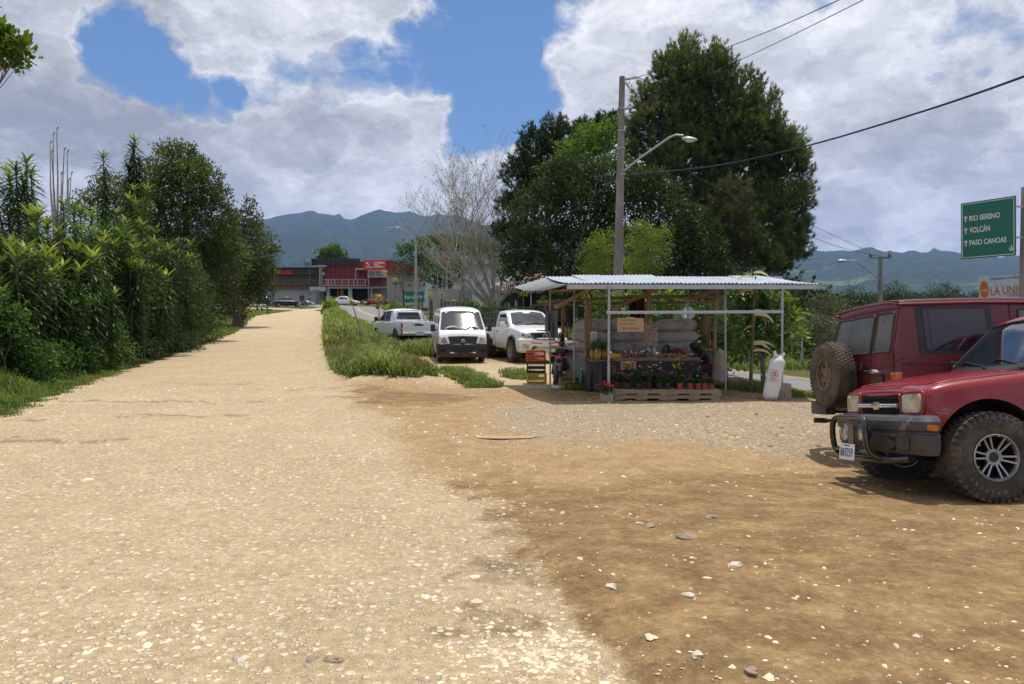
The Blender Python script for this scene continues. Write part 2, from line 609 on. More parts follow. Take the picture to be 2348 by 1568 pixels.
def dirt_material():
 m = bpy.data.materials.new('dirt')
 m.use_nodes = True
 t = NT(m.node_tree)
 b = t.n['Principled BSDF']
 P = t.node('ShaderNodeNewGeometry').outputs['Position']
 P2 = t.vmath('MULTIPLY', P, (1, 1, .3))
 A = lambda n: t.node('ShaderNodeAttribute', attribute_name=n).outputs['Fac']
 n1 = t.noise(P2, .55, 6, .6)
 n2 = t.noise(P2, 3.2, 6, .65)
 n3 = t.noise(P2, 17, 5, .6)
 cream = t.mix(t.mr(n1, .35, .65), (.47, .355, .215), (.57, .435, .27))
 cream = t.mix(t.mr(n2, .42, .70), cream, (.44, .32, .185))
 # pale crushed stones bedded in the surface
 ws = t.vmath('ADD', P2, t.vmath('SCALE', t.vmath('SUBTRACT', t.noise(P2, 9, 3, .5, out='Color'), (.5, .5, .5)), .05))
 ws = t.vmath('MULTIPLY', ws, (1, 1.0, 1))
 v1 = t.voro(ws, 17)
 r1 = t.node('ShaderNodeTexVoronoi')
 t.put(r1.inputs['Vector'], ws)
 r1.inputs['Scale'].default_value = 17
 hs = t.node('ShaderNodeSeparateColor')
 t.put(hs.inputs[0], r1.outputs['Color'])
 st1 = t.math('MULTIPLY', t.mr(v1, .42, .30, 0, 1), t.mr(hs.outputs[0], .50, .54, 0, 1))
 v2 = t.voro(ws, 40)
 r2 = t.node('ShaderNodeTexVoronoi')
 t.put(r2.inputs['Vector'], ws)
 r2.inputs['Scale'].default_value = 40
 hs2 = t.node('ShaderNodeSeparateColor')
 t.put(hs2.inputs[0], r2.outputs['Color'])
 st2 = t.math('MULTIPLY', t.mr(v2, .46, .32, 0, 1), t.mr(hs2.outputs[0], .42, .46, 0, 1))
 stones = t.math('MAXIMUM', st1, t.math('MULTIPLY', st2, .8))
 patch = t.mr(t.noise(P2, .9, 5, .65), .36, .62, .5, 1)
 stones = t.math('MULTIPLY', stones, patch)
 scol = t.mix(hs.outputs[1], (.66, .53, .36), (.88, .76, .56))
 scol = t.mix(t.mr(hs.outputs[2], .93, .94), scol, (.42, .38, .33))
 ns = t.noise(t.vmath('MULTIPLY', t.vmath('ADD', P, t.vmath('SCALE', t.noise(P, 1.5, 4, .6, out='Color'), .9)), (.9, 2.4, 1)), 1.6, 6, .6)
 brown = t.mix(t.mr(n2, .35, .68), (.205, .120, .048), (.40, .268, .122))
 brown = t.mix(t.mr(ns, .42, .64, 0, .6, True), brown, (.20, .123, .057))
 tan = t.mix(t.mr(n2, .35, .65), (.44, .30, .155), (.32, .205, .095))
 gray = t.mix(t.mr(n3, .4, .62), (.27, .23, .17), (.38, .32, .235))
 fb = t.math('ADD', A('brown'), t.mr(n2, .3, .7, -.22, .22), clamp=True)
 fc = t.math('ADD', A('cream'), t.mr(n2, .3, .7, -.22, .22), clamp=True)
 fg = t.math('ADD', A('gray'), t.mr(n2, .3, .7, -.35, .35), clamp=True)
 lot = t.mix(t.mr(fb, .35, .65, 0, 1, True), tan, brown)
 lot = t.mix(t.math('MULTIPLY', t.mr(fg, .3, .9, 0, 1, True), .55), lot, gray)
 base = t.mix(t.mr(fc, .3, .7, 0, 1, True), lot, cream)
 damp = A('damp')
 base = t.mix(t.mr(t.math('ADD', damp, t.mr(n2, .3, .7, -.25, .25)), .35, .75, 0, .75, True), base, (.20, .135, .075))
 dens = t.math('ADD', t.math('MULTIPLY', t.mr(fc, .3, .7), .75), t.math('ADD', t.math('MULTIPLY', A('gray'), .25), .12), clamp=True)
 base = t.mix(t.math('MULTIPLY', stones, t.mr(dens, .05, .7, .0, 1)), base, scol)
 # grass-grown soil
 gcol = t.mix(t.mr(n3, .35, .65), (.060, .075, .020), (.12, .10, .045))
 gcol = t.mix(t.mr(n1, .35, .6), gcol, (.07, .10, .025))
 ga = t.mr(t.math('ADD', A('grass'), t.mr(n3, .3, .7, -.3, .3)), .35, .65, 0, 1)
 base = t.mix(ga, base, gcol)
 base = t.mix(1, base, t.mix(t.mr(n3, .3, .7), (.74, .74, .73), (1.17, 1.16, 1.15)), 'MULTIPLY')
 t.put(b.inputs['Base Color'], base)
 b.inputs['Roughness'].default_value = .92
 b.inputs['Specular IOR Level'].default_value = .25
 bn = t.node('ShaderNodeBump')
 bn.inputs['Distance'].default_value = .035
 bn.inputs['Strength'].default_value = .9
 hh = t.math('ADD', t.math('MULTIPLY', t.math('MULTIPLY', stones, t.mr(dens, .1, .7, 0, 1)), .5), t.math('ADD', t.math('MULTIPLY', n3, 1.0), t.math('MULTIPLY', n2, 1.6)))
 hh = t.math('ADD', hh, t.math('MULTIPLY', t.noise(P2, 60, 4, .6), .6))
 t.put(bn.inputs['Height'], hh)
 t.l.new(bn.outputs[0], b.inputs['Normal'])
 return m
DIRT = dirt_material()
def masks(X, Y):
 xr = XR(Y)
 nn = fbm(X * 1.1, Y * 1.1, 4) - .5
 wdt = np.interp(Y, [0, 3.4, 5, 8, 14, 20], [.15, .22, .45, 1.3, 1.4, .6])
 cream = sstep(wdt, -wdt, X - xr + nn * wdt * 1.2)
 cream = np.where((Y > 26), np.maximum(cream, sstep(.3, -.3, X - xr)), cream)
 cream = np.where((X > -60) & (Y > 78), np.maximum(cream, pip(X, Y, DPOLY)), cream)
 # cream track to the van between the grass
 cream = np.maximum(cream, .75 * sstep(15.5, 18.5, Y) * sstep(30, 26, Y) * sstep(3.5, 1.2, X) * (X > xr))
 brown = sstep(8.6, 6.6, Y - np.clip(X - 1, 0, 3) * .35 + nn * 2.2)
 brown = np.maximum(brown, .9 * sstep(1.9, .8, sdist(X, Y, [(-3.6, 15.7), (-1.9, 15.0)]) + nn))
 brown = np.maximum(brown, .8 * (sstep(14.2, 15.0, Y + nn) * sstep(19, 18, Y) * sstep(.2, 1.2, X)))
 gray = sstep(8.5, 11, Y + nn * 3) * sstep(16, 13.5, Y) * sstep(-1.2, .8, X + nn * 2)
 gray = np.maximum(gray, .8 * sstep(9, 12, X) * sstep(20, 12, Y))
 n2 = fbm(X * 2.7 + 3, Y * 2.7, 4) - .5
 damp = .6 * sstep(1.1, .35, np.hypot((X + .02) / .42, (Y - 4.75) / .62) + n2 * 2.6)
 damp = np.maximum(damp, .55 * sstep(1.1, .4, np.hypot((X - .02) / .36, (Y - 3.95) / .28) + n2 * 2.4))
 for (cx, cy, a, b_) in ((-6.2, 10.0, 1.3, .35), (-5.2, 12.5, 1.6, .3), (-4.4, 17.0, 1.5, .35), (-7.2, 18.5, 2., .4), (-2.0, 15.3, 1.6, .5), (-6.8, 14.6, 2.2, .35), (-8.0, 12.0, 1.4, .3)):
  damp = np.maximum(damp, .6 * sstep(1., .3, np.hypot((X - cx) / a, (Y - cy) / b_) + n2 * 2.6))
 # wheel-worn bands along the road
 u = (XR(Y) - X) / np.maximum(XR(Y) - XL(Y), 1)
 damp = np.maximum(damp, .38 * sstep(.06, .0, np.abs(u - .66 + n2 * .08)) * sstep(6, 12, Y))
 return cream, brown, gray, damp
def axis_steps(segs):
 o = [segs[0][0]]
 for a, b, st in segs:
  n = max(1, int(round((b - a) / st)))
  o += list(np.linspace(a, b, n + 1)[1:])
 return np.array(o)
def grid_faces(nx, ny):
 i = np.arange(nx - 1)
 j = np.arange(ny - 1)
 I, J = np.meshgrid(i, j)
 a = (J * nx + I).ravel()
 return np.stack([a, a + 1, a + nx + 1, a + nx], 1)
xs = axis_steps([(-600, -200, 50), (-200, -60, 10), (-60, -24, 1.5), (-24, -10, .35), (-10, 7, .13), (7, 14, .3), (14, 40, 1.2), (40, 120, 5), (120, 700, 40)])
ys = axis_steps([(-80, -12, 6), (-12, 2.4, .8), (2.4, 11, .11), (11, 26, .22), (26, 60, .7), (60, 160, 2.5), (160, 420, 12)])
X, Y = np.meshgrid(xs, ys)
Z = hgt(X, Y)
inroad = pip(X, Y, DPOLY)
ed = np.minimum(sdist(X, Y, DL), sdist(X, Y, DR))
Z = Z - .09 * np.where(inroad, sstep(.22, .8, ed), 0)
Z = Z - .09 * sstep(2.85, 2.4, sdist(X, Y, ASPH))
c_, b_, g_, d_ = masks(X, Y)
gm = grassmask(X, Y)
V = np.stack([X.ravel(), Y.ravel(), Z.ravel()], 1)
ground = mesh_np('ground', V, grid_faces(len(xs), len(ys)), DIRT, smooth=True,
    attrs={'cream': ('POINT', c_.ravel()), 'brown': ('POINT', b_.ravel()), 'gray': ('POINT', g_.ravel()),
      'damp': ('POINT', d_.ravel()), 'grass': ('POINT', gm.ravel())})
tag(ground, kind='structure')
def strip_sheet(name, L, Rr, n_across, material, lift=.004, edge_sink=.012, sub=1, extra=None):
 """a road sheet draped on the land between two edge polylines"""
 L = np.array(L)
 Rr = np.array(Rr)
 if sub > 1:
  L = np.array([(p.x, p.y) for p in spline([(a, b, 0) for a, b in L], sub)])
  Rr = np.array([(p.x, p.y) for p in spline([(a, b, 0) for a, b in Rr], sub)])
 t = np.linspace(0, 1, n_across)
 Xg = L[:, None, 0] * (1 - t) + Rr[:, None, 0] * t
 Yg = L[:, None, 1] * (1 - t) + Rr[:, None, 1] * t
 e0 = np.ones_like(Xg)
 e0[:, 1:-1] = 0
 nz = fbm(Xg * 1.7, Yg * 1.7, 3) * .5
 e0[:, 0] *= -1
 Xg2 = Xg + e0 * nz * .6
 e0 = np.abs(e0)
 Zg = hgt(Xg2, Yg) + lift - e0 * edge_sink
 return Xg2, Yg, Zg
n = 130
# resample rows: dense near the camera
seg = np.hypot(np.diff(np.array(DL)[:, 0]), np.diff(np.array(DL)[:, 1]))
cum = np.concatenate([[0], np.cumsum(seg)])
y0s = np.concatenate([np.arange(0, 14, .8), np.arange(14, 28, .12), np.arange(28, 45, .3), np.arange(45, cum[-1], 1.2)])
Li = np.stack([np.interp(y0s, cum, np.array(DL)[:, k]) for k in (0, 1)], 1)
# match the right edge by y near, by index far
frac = np.interp(y0s, cum, np.arange(len(DL)))
Ri = np.stack([np.interp(frac, np.arange(len(DR)) * (len(DL) - 1) / (len(DR) - 1), np.array(DR)[:, k]) for k in (0, 1)], 1)
Xg, Yg, Zg = strip_sheet('dirt_road', Li, Ri, n, DIRT)
c_, b_, g_, d_ = masks(Xg, Yg)
gm = grassmask(Xg, Yg)
dirt_road = mesh_np('dirt_road', np.stack([Xg.ravel(), Yg.ravel(), Zg.ravel()], 1), grid_faces(n, len(Li)), DIRT, smooth=True,
     attrs={'cream': ('POINT', c_.ravel()), 'brown': ('POINT', b_.ravel()), 'gray': ('POINT', g_.ravel()),
      'damp': ('POINT', d_.ravel()), 'grass': ('POINT', (gm * 0).ravel())})
tag(dirt_road, kind='structure')
ASPM = mat('asphalt', (.20, .195, .19), .85, var=.14, scale=1.2, bump=.004, bscale=40, col2=(.155, .15, .145), thr=(.5, .62))
A = np.array([(p.x, p.y) for p in spline([(a, b, 0) for a, b in ASPH], 3)])
tg = np.gradient(A, axis=0)
tg /= np.linalg.norm(tg, axis=1)[:, None]
nr = np.stack([tg[:, 1], -tg[:, 0]], 1)
Lx, Rx = A - nr * 3.05, A + nr * 3.05
Xg, Yg, Zg = strip_sheet('asphalt_road', Lx, Rx, 14, ASPM, lift=.012, edge_sink=.04)
Zg[:, 1:-1] += .035
ar = mesh_np('asphalt_road', np.stack([Xg.ravel(), Yg.ravel(), Zg.ravel()], 1), grid_faces(14, len(A)), ASPM, smooth=True)
tag(ar, kind='structure')
YEL = mat('road_paint', (.62, .42, .10), .7, var=.25, scale=3, col2=(.35, .28, .16), thr=(.5, .75))
for k, off in enumerate((-.09, .09)):
 pts = A + nr * off
 Xa, Ya = pts[:, 0], pts[:, 1]
 Vv, Ff = [], []
 for i in range(len(pts)):
  for sgn in (-.05, .05):
   q = pts[i] + nr[i] * sgn
   Vv.append((q[0], q[1], float(hgt(q[0], q[1])) + .012 + .035 + .006))
 Vv = np.array(Vv)
 Ff = np.array([(2 * i, 2 * i + 1, 2 * i + 3, 2 * i + 2) for i in range(len(pts) - 1)])
 rm = mesh_np('road_marking', Vv, Ff, YEL)
 tag(rm, kind='structure')
# forecourt of the workshop
Xc, Yc = np.meshgrid(np.linspace(-34, -8, 30), np.linspace(112, 138, 30))
fore = mesh_np('pavement', np.stack([Xc.ravel(), Yc.ravel(), hgt(Xc, Yc).ravel() + .02 + .03 * sstep(112, 116, Yc).ravel() - .06], 1), grid_faces(30, 30), ASPM, smooth=True)
tag(fore, kind='structure')
# ---------------------------------------------------------------- hills and mountains
def hill_material():
 m = bpy.data.materials.new('hill_forest')
 m.use_nodes = True
 t = NT(m.node_tree)
 b = t.n['Principled BSDF']
 P = t.node('ShaderNodeNewGeometry').outputs['Position']
 n1 = t.noise(P, .0035, 6, .6)
 n2 = t.noise(P, .0012, 5, .55)
 n3 = t.noise(P, .03, 5, .65)
 forest = t.mix(t.mr(n3, .35, .65), (.020, .035, .012), (.055, .08, .028))
 field = t.mix(t.mr(n3, .35, .65), (.13, .19, .055), (.20, .22, .09))
 sp = t.node('ShaderNodeSeparateXYZ')
 t.put(sp.inputs[0], P)
 low = t.mr(sp.outputs[2], 420, 60, 0, 1)
 f = t.math('MULTIPLY', t.mr(n1, .57, .60, 0, 1), t.mr(n2, .45, .55, .0, 1))
 base = t.mix(t.math('MULTIPLY', f, low), forest, field)
 t.put(b.inputs['Base Color'], base)
 b.inputs['Roughness'].default_value = 1
 b.inputs['Specular IOR Level'].default_value = .1
 bn = t.node('ShaderNodeBump')
 bn.inputs['Distance'].default_value = 14
 t.put(bn.inputs['Height'], t.noise(P, .02, 6, .7))
 t.l.new(bn.outputs[0], b.inputs['Normal'])
 return m
HILLM = hill_material()
def polar_sheet(name, a0, a1, r0, r1, na, nr_, hf):
 a = np.linspace(R(a0), R(a1), na)
 r = r0 * (r1 / r0) ** np.linspace(0, 1, nr_)
 Aa, Rr = np.meshgrid(a, r)
 Xx, Yy = Rr * np.sin(Aa), Rr * np.cos(Aa)
 Zz = hf(Xx, Yy, Aa, Rr)
 o = mesh_np(name, np.stack([Xx.ravel(), Yy.ravel(), Zz.ravel()], 1), grid_faces(na, nr_), HILLM, smooth=True)
 return tag(o, kind='structure')
def mount(Xx, Yy, Aa, Rr):
 pxl = 1173.5 + FPX * np.tan(np.clip(Aa, -1.3, 1.3))
 top = np.interp(pxl, [-3000, 0, 450, 610, 700, 790, 900, 1200, 1700, 1850, 1980, 2100, 2347, 3200, 5000],
     [150, 160, 196, 222, 238, 228, 232, 205, 165, 153, 160, 148, 146, 150, 130])
 top = top / FPX * np.cos(Aa)
 ridge = (fbm(Aa * 30, Rr * 0 + 2.2, 6, .6) - .5) * .020 + np.abs(fbm(Aa * 14, Rr * 0 + 7.7, 3, .5) - .5) * -.03 + .004
 H = (top + ridge) * 7600
 e = sstep(1500, 7600, Rr) ** 1.15
 sp = np.abs(fbm(Xx / 900, Yy / 900, 5, .55) - .5) * 2
 z = -25 + H * e * (1 - .55 * sp * sstep(7600, 5600, Rr))
 z = z + 90 * (fbm(Xx / 420, Yy / 420, 5, .6) - .5) * sstep(1500, 3000, Rr) * sstep(7700, 6500, Rr)
 z = np.where(Rr > 7600, z - (Rr - 7600) * .25, z)
 return z
polar_sheet('mountains', -62, 62, 1300, 9000, 340, 110, mount)
def valley(Xx, Yy, Aa, Rr):
 z = -22 + 10 * (fbm(Xx / 160, Yy / 160, 4) - .5)
 rise = sstep(90, 420, Rr) * 24 + sstep(420, 900, Rr) * 34
 z = z + rise * (.75 + .6 * (fbm(Xx / 300 + 4, Yy / 300, 4) - .5))
 z = z + 16 * (fbm(Xx / 120 + 9, Yy / 120, 4) - .5) * sstep(200, 500, Rr)
 left = sstep(.18, -.05, Aa)
 z = z * (1 - left) + left * (-30 + sstep(300, 1400, Rr) * 60 * (.6 + .5 * fbm(Xx / 260, Yy / 260, 3)))
 z = z - sstep(950, 1500, Rr) * 50
 z = z - 12 * sstep(170, 60, Rr)
 return z
polar_sheet('hills', -60, 75, 60, 1600, 300, 120, valley)
# ---------------------------------------------------------------- air
hz = MB().box((0, 3000, 560), (19000, 13000, 1340)).build('haze', None)
hz.data.materials.clear()
hm = bpy.data.materials.new('air')
hm.use_nodes = True
ht = NT(hm.node_tree)
ht.n.remove(ht.n['Principled BSDF'])
pv = ht.node('ShaderNodeVolumePrincipled')
pv.inputs['Color'].default_value = (.28, .44, .94, 1)
pv.inputs['Density'].default_value = .000085
pv.inputs['Anisotropy'].default_value = .2
ht.l.new(pv.outputs[0], ht.n['Material Output'].inputs['Volume'])
hz.data.materials.append(hm)
hz['kind'] = 'stuff'
hz.display_type = 'WIRE'
# ================================================================ vehicles
def catm(A, n):
 """Catmull-Rom along axis 0"""
 A = np.asarray(A, float)
 P = np.concatenate([[2 * A[0] - A[1]], A, [2 * A[-1] - A[-2]]])
 o = []
 for i in range(1, len(P) - 2):
  for k in range(n):
   t = k / n
   a, b, c, d = P[i - 1], P[i], P[i + 1], P[i + 2]
   m1, m2 = (c - a) / 2, (d - b) / 2
   o.append((2 * t ** 3 - 3 * t * t + 1) * b + (t ** 3 - 2 * t * t + t) * m1 + (-2 * t ** 3 + 3 * t * t) * c + (t ** 3 - t * t) * m2)
 o.append(P[-2])
 return np.array(o)
def sec(w, zb, zt, crown=.03, r=.08, belt=9., tum=0., tuck=.05, edge=None):
 """half cross-section from the bottom centre round the side to the top centre"""
 wz = lambda z: w - tum * max(0., z - belt) - tuck * max(0., 1 - (z - zb) / .25) ** 2
 z0 = zb + .05
 z1 = max(z0 + .02, zt - r)
 zs = [z0 + (z1 - z0) * q for q in (0, .2, .45, .7, .88, 1.)]
 pts = [(0, zb), (w * .6, zb), (wz(z0) - .07, zb + .004), (wz(z0) - .012, z0 - .025)]
 pts += [(wz(z), z) for z in zs]
 we = wz(z1)
 pts += [(we - r * .10, z1 + r * .42), (we - r * .38, z1 + r * .78), (we - r * .95, z1 + r * 1.0)]
 pts += [(we * .66, zt + crown * .55), (we * .33, zt + crown * .9), (0, zt + crown)]
 return pts
def loft(stations, nx=5, nt=3, cap=True):
 """stations: [(x, half profile)] -> closed mirrored shell"""
 xs_ = np.array([s[0] for s in stations], float)
 P = np.array([s[1] for s in stations], float)
 G = np.concatenate([xs_[:, None, None].repeat(P.shape[1], 1), P], 2)
 G = catm(G, nx)
 G = np.swapaxes(catm(np.swapaxes(G, 0, 1), nt), 0, 1)
 m, n = G.shape[:2]
 left = G
 right = G[:, -2:0:-1].copy()
 right[:, :, 1] *= -1
 ring = np.concatenate([left, right], 1)
 k = ring.shape[1]
 V = ring.reshape(-1, 3)
 F = []
 for i in range(m - 1):
  for j in range(k):
   a, b = i * k + j, i * k + (j + 1) % k
   F.append((a, b, b + k, a + k))
 if cap:
  F.append(tuple(range(k))[::-1])
  F.append(tuple(range((m - 1) * k, m * k)))
 return [tuple(v) for v in V], F
def round_poly(poly, r, n=4):
 if r <= 0:
  return [Vector(p) for p in poly]
 P = [Vector(p) for p in poly]
 o = []
 for i, p in enumerate(P):
  a, b = P[i - 1] - p, P[(i + 1) % len(P)] - p
  q = min(r, a.length * .45, b.length * .45)
  s, e = p + a.normalized() * q, p + b.normalized() * q
  for k in range(n + 1):
   t = k / n
   o.append((1 - t) ** 2 * s + 2 * t * (1 - t) * p + t * t * e)
 return o
def bvh_of(objs):
 vs, fs = [], []
 for o in objs:
  k = len(vs)
  vs += [v.co.copy() for v in o.data.vertices]
  fs += [tuple(i + k for i in p.vertices) for p in o.data.polygons]
 return BVHTree.FromPolygons(vs, fs)
AX = {'x': (0, 1, 2), 'y': (1, 0, 2), 'z': (2, 0, 1)}
def project(bvh, p2, axis, sgn, far=6., start=None):
 i, a, b = AX[axis]
 o = Vector((0, 0, 0))
 o[a], o[b] = p2[0], p2[1]
 o[i] = sgn * (far if start is None else start)
 d = Vector((0, 0, 0))
 d[i] = -sgn
 h = bvh.ray_cast(o, d)
 if h[0] is not None:
  return h[0]
 h = bvh.find_nearest(o - Vector((0, 0, 0)))
 q = Vector(h[0])
 q[a], q[b] = p2[0], p2[1]
 return q
def patch(name, bvh, poly, axis, sgn, material, parent, off=.004, r=.03, res=.07, rim=.012, start=None, sm=True, **tg):
 """a panel whose outline is given in side/front/top view and which follows the body"""
 P = round_poly(poly, r)
 x0, x1 = min(p.x for p in P), max(p.x for p in P)
 y0, y1 = min(p.y for p in P), max(p.y for p in P)
 n = len(P)
 pts = list(P)
 E = [(i, (i + 1) % n) for i in range(n)]
 nx, ny = max(1, int((x1 - x0) / res)), max(1, int((y1 - y0) / res))
 pin = [(p.x, p.y) for p in P]
 for i in range(1, nx):
  for j in range(1, ny):
   q = (x0 + (x1 - x0) * i / nx, y0 + (y1 - y0) * j / ny)
   if pip(np.array([q[0]]), np.array([q[1]]), pin)[0]:
    pts.append(Vector(q))
 vo, eo, fo, *_ = delaunay_2d_cdt(pts, E, [], 1, 1e-5)
 i_, a, b = AX[axis]
 vs = []
 for q in vo:
  h = project(bvh, q, axis, sgn, start=start).copy()
  h[i_] += sgn * off
  vs.append(h)
 fs = [tuple(f) for f in fo]
 cnt = {}
 for f in fs:
  for k in range(len(f)):
   e = (f[k], f[(k + 1) % len(f)])
   cnt[tuple(sorted(e))] = cnt.get(tuple(sorted(e)), 0) + 1
 bd = [e for e, c in cnt.items() if c == 1]
 m = MB()
 base = len(vs)
 mp = {}
 for e in bd:
  for k in e:
   if k not in mp:
    mp[k] = base + len(mp)
    q = Vector(vs[k])
    q[i_] -= sgn * rim
    vs.append(q)
 fs += [(e[0], e[1], mp[e[1]], mp[e[0]]) for e in bd]
 m.add(vs, fs)
 return m.build(name, material, parent, smooth=45 if sm else False, **tg)
def ring_patch(name, bvh, poly, wd, axis, sgn, material, parent, off=.009, r=.03, th=.012, **tg):
 """a frame following an outline on the body"""
 P = round_poly(poly, r)
 pts = []
 i_ = AX[axis][0]
 n = len(P)
 for k in range(n):
  a, b = P[k], P[(k + 1) % n]
  m_ = max(1, int((b - a).length / .08))
  for q in range(m_):
   h = project(bvh, a.lerp(b, q / m_), axis, sgn).copy()
   h[i_] += sgn * off * .3
   pts.append(h)
 pts.append(pts[0])
 return MB().tube(pts, wd / 2, 6, cap=False).build(name, material, parent, smooth=60, **tg)
def seams(mb, bvh, lines, axis, sgn, wd=.006, mi=0):
 i_ = AX[axis][0]
 for ln in lines:
  pts = []
  for a, b in zip(ln[:-1], ln[1:]):
   a, b = Vector(a), Vector(b)
   m_ = max(1, int((b - a).length / .06))
   for q in range(m_):
    pts.append(project(bvh, a.lerp(b, q / m_), axis, sgn))
  pts.append(project(bvh, Vector(ln[-1]), axis, sgn))
  mb.tube(pts, wd, 4, mi)
def sweep(mb, path, prof, mi=0, inner=False):
 """closed profile (offset outward, z) swept along a plan path, ends capped"""
 P = [Vector((a, b)) for a, b in path]
 n, k = len(P), len(prof)
 vs, fs = [], []
 for i, p in enumerate(P):
  t = (P[min(i + 1, n - 1)] - P[max(i - 1, 0)]).normalized()
  nn = Vector((t.y, -t.x))
  for (o, z) in prof:
   q = p + nn * o
   vs.append((q.x, q.y, z))
 for i in range(n - 1):
  for j in range(k):
   a, b = i * k + j, i * k + (j + 1) % k
   fs.append((a, b, b + k, a + k))
 fs.append(tuple(range(k)))
 fs.append(tuple(range((n - 1) * k, n * k))[::-1])
 mb.add(vs, fs, mi)
def bumper_path(xf, w, xe, r=.16, sgn=1, n=6, bow=.05):
 """plan path from the right side (-y) round the end to the left side"""
 pts = [(xe, -w), ((xe + xf - r) / 2, -w)]
 for k in range(n + 1):
  a = math.pi / 2 * k / n
  pts.append((xf - bow - r + r * math.sin(a), -w + r - r * math.cos(a)))
 for q in (-.6, -.3, 0, .3, .6):
  pts.append((xf - bow * q * q, q * (w - r)))
 for k in range(n + 1):
  a = math.pi / 2 * (1 - k / n)
  pts.append((xf - bow - r + r * math.sin(a), w - r + r * math.cos(a)))
 pts += [((xe + xf - r) / 2, w), (xe, w)]
 return pts if sgn > 0 else [(-x, y) for x, y in pts][::-1]
def apply_boolean(o, cutters):
 for c in cutters:
  md = o.modifiers.new('b', 'BOOLEAN')
  md.operation = 'DIFFERENCE'
  md.object = c
  md.solver = 'EXACT'
  md.use_self = True
 dg = bpy.context.evaluated_depsgraph_get()
 me = bpy.data.meshes.new_from_object(o.evaluated_get(dg))
 o.modifiers.clear()
 old = o.data
 o.data = me
 me.name = old.name
 for c in cutters:
  bpy.data.objects.remove(c)
 me.polygons.foreach_set('use_smooth', np.ones(len(me.polygons), dtype=bool))
 me.set_sharp_from_angle(angle=R(35))
PAINT_W = mat('white_paint', (.74, .75, .745), .28, var=.03, coat=.6, spec=.5, dirt=(.42, .33, .22), dirtz=(.25, .75))
PAINT_W2 = mat('white_car_paint', (.72, .72, .70), .3, var=.03, coat=.5, dirt=(.45, .36, .25), dirtz=(.2, .6))
PAINT_R = mat('red_paint', (.225, .004, .008), .36, var=.08, scale=2, coat=.7, spec=.3, dirt=(.20, .11, .06), dirtz=(.45, .66))
PAINT_M = mat('faded_maroon_paint', (.125, .020, .027), .42, var=.15, scale=3, coat=.2, spec=.35, col2=(.21, .065, .07), thr=(.48, .8),
   dirt=(.22, .13, .07), dirtz=(.5, .8))
BLK = mat('black_plastic', (.018, .018, .019), .5, var=.25)
BLKG = mat('black_gloss', (.008, .008, .009), .15, var=.1, coat=.6)
GLASS = mat('tinted_glass', (.012, .016, .02), .05, var=.05, spec=.8, coat=.4)
GLASS_V = mat('van_windscreen_glass', (.012, .016, .02), .085, var=.0, spec=1.)
GLASS_D = mat('dusty_glass', (.115, .115, .105), .22, var=.25, scale=5, spec=.6, col2=(.075, .078, .08))
CHROME = mat('chrome', (.75, .76, .78), .12, metal=1, var=.05)
ALLOY = mat('alloy', (.36, .355, .345), .38, metal=.75, var=.12, col2=(.22, .18, .14), thr=(.55, .75))
STEELR = mat('steel_rim', (.30, .29, .28), .45, metal=.6, var=.2, col2=(.22, .17, .12))
MUDR = mat('muddy_rim', (.15, .108, .066), .8, var=.2, scale=9, bump=.002)
RUB = mat('tyre_rubber', (.036, .033, .029), .85, var=.35, scale=9, col2=(.115, .088, .058), thr=(.40, .70), bump=.002)
RUBM = mat('muddy_rubber', (.105, .078, .052), .9, var=.3, scale=8, col2=(.04, .036, .032), thr=(.42, .62), bump=.002)
LAMP = mat('lamp_glass', (.40, .40, .37), .12, var=.3, scale=16, spec=.8, coat=.6, col2=(.10, .10, .10), thr=(.48, .56))
LAMP_Y = mat('yellowed_lamp_glass', (.36, .33, .24), .22, var=.25, scale=9, spec=.6, coat=.6, col2=(.55, .52, .42))
ORANGE = mat('amber_lens', (.55, .13, .02), .2, var=.15, scale=20, coat=.5)
REDL = mat('red_lens', (.40, .012, .012), .18, var=.15, scale=20, coat=.6)
WELL = mat('wheel_well', (.012, .011, .010), .95, var=.3)
GREYB = mat('worn_grey_plastic', (.052, .052, .054), .5, var=.3, scale=7, col2=(.17, .165, .155), thr=(.60, .68), dirt=(.13, .095, .06), dirtz=(.34, .56))
WHITEP = mat('plate_white', (.72, .72, .70), .5, var=.08)
BLUEP = mat('plate_blue', (.02, .03, .25), .5)
REDT = mat('reflector_red', (.60, .02, .015), .35)
WHT = mat('reflector_white', (.8, .8, .78), .35)
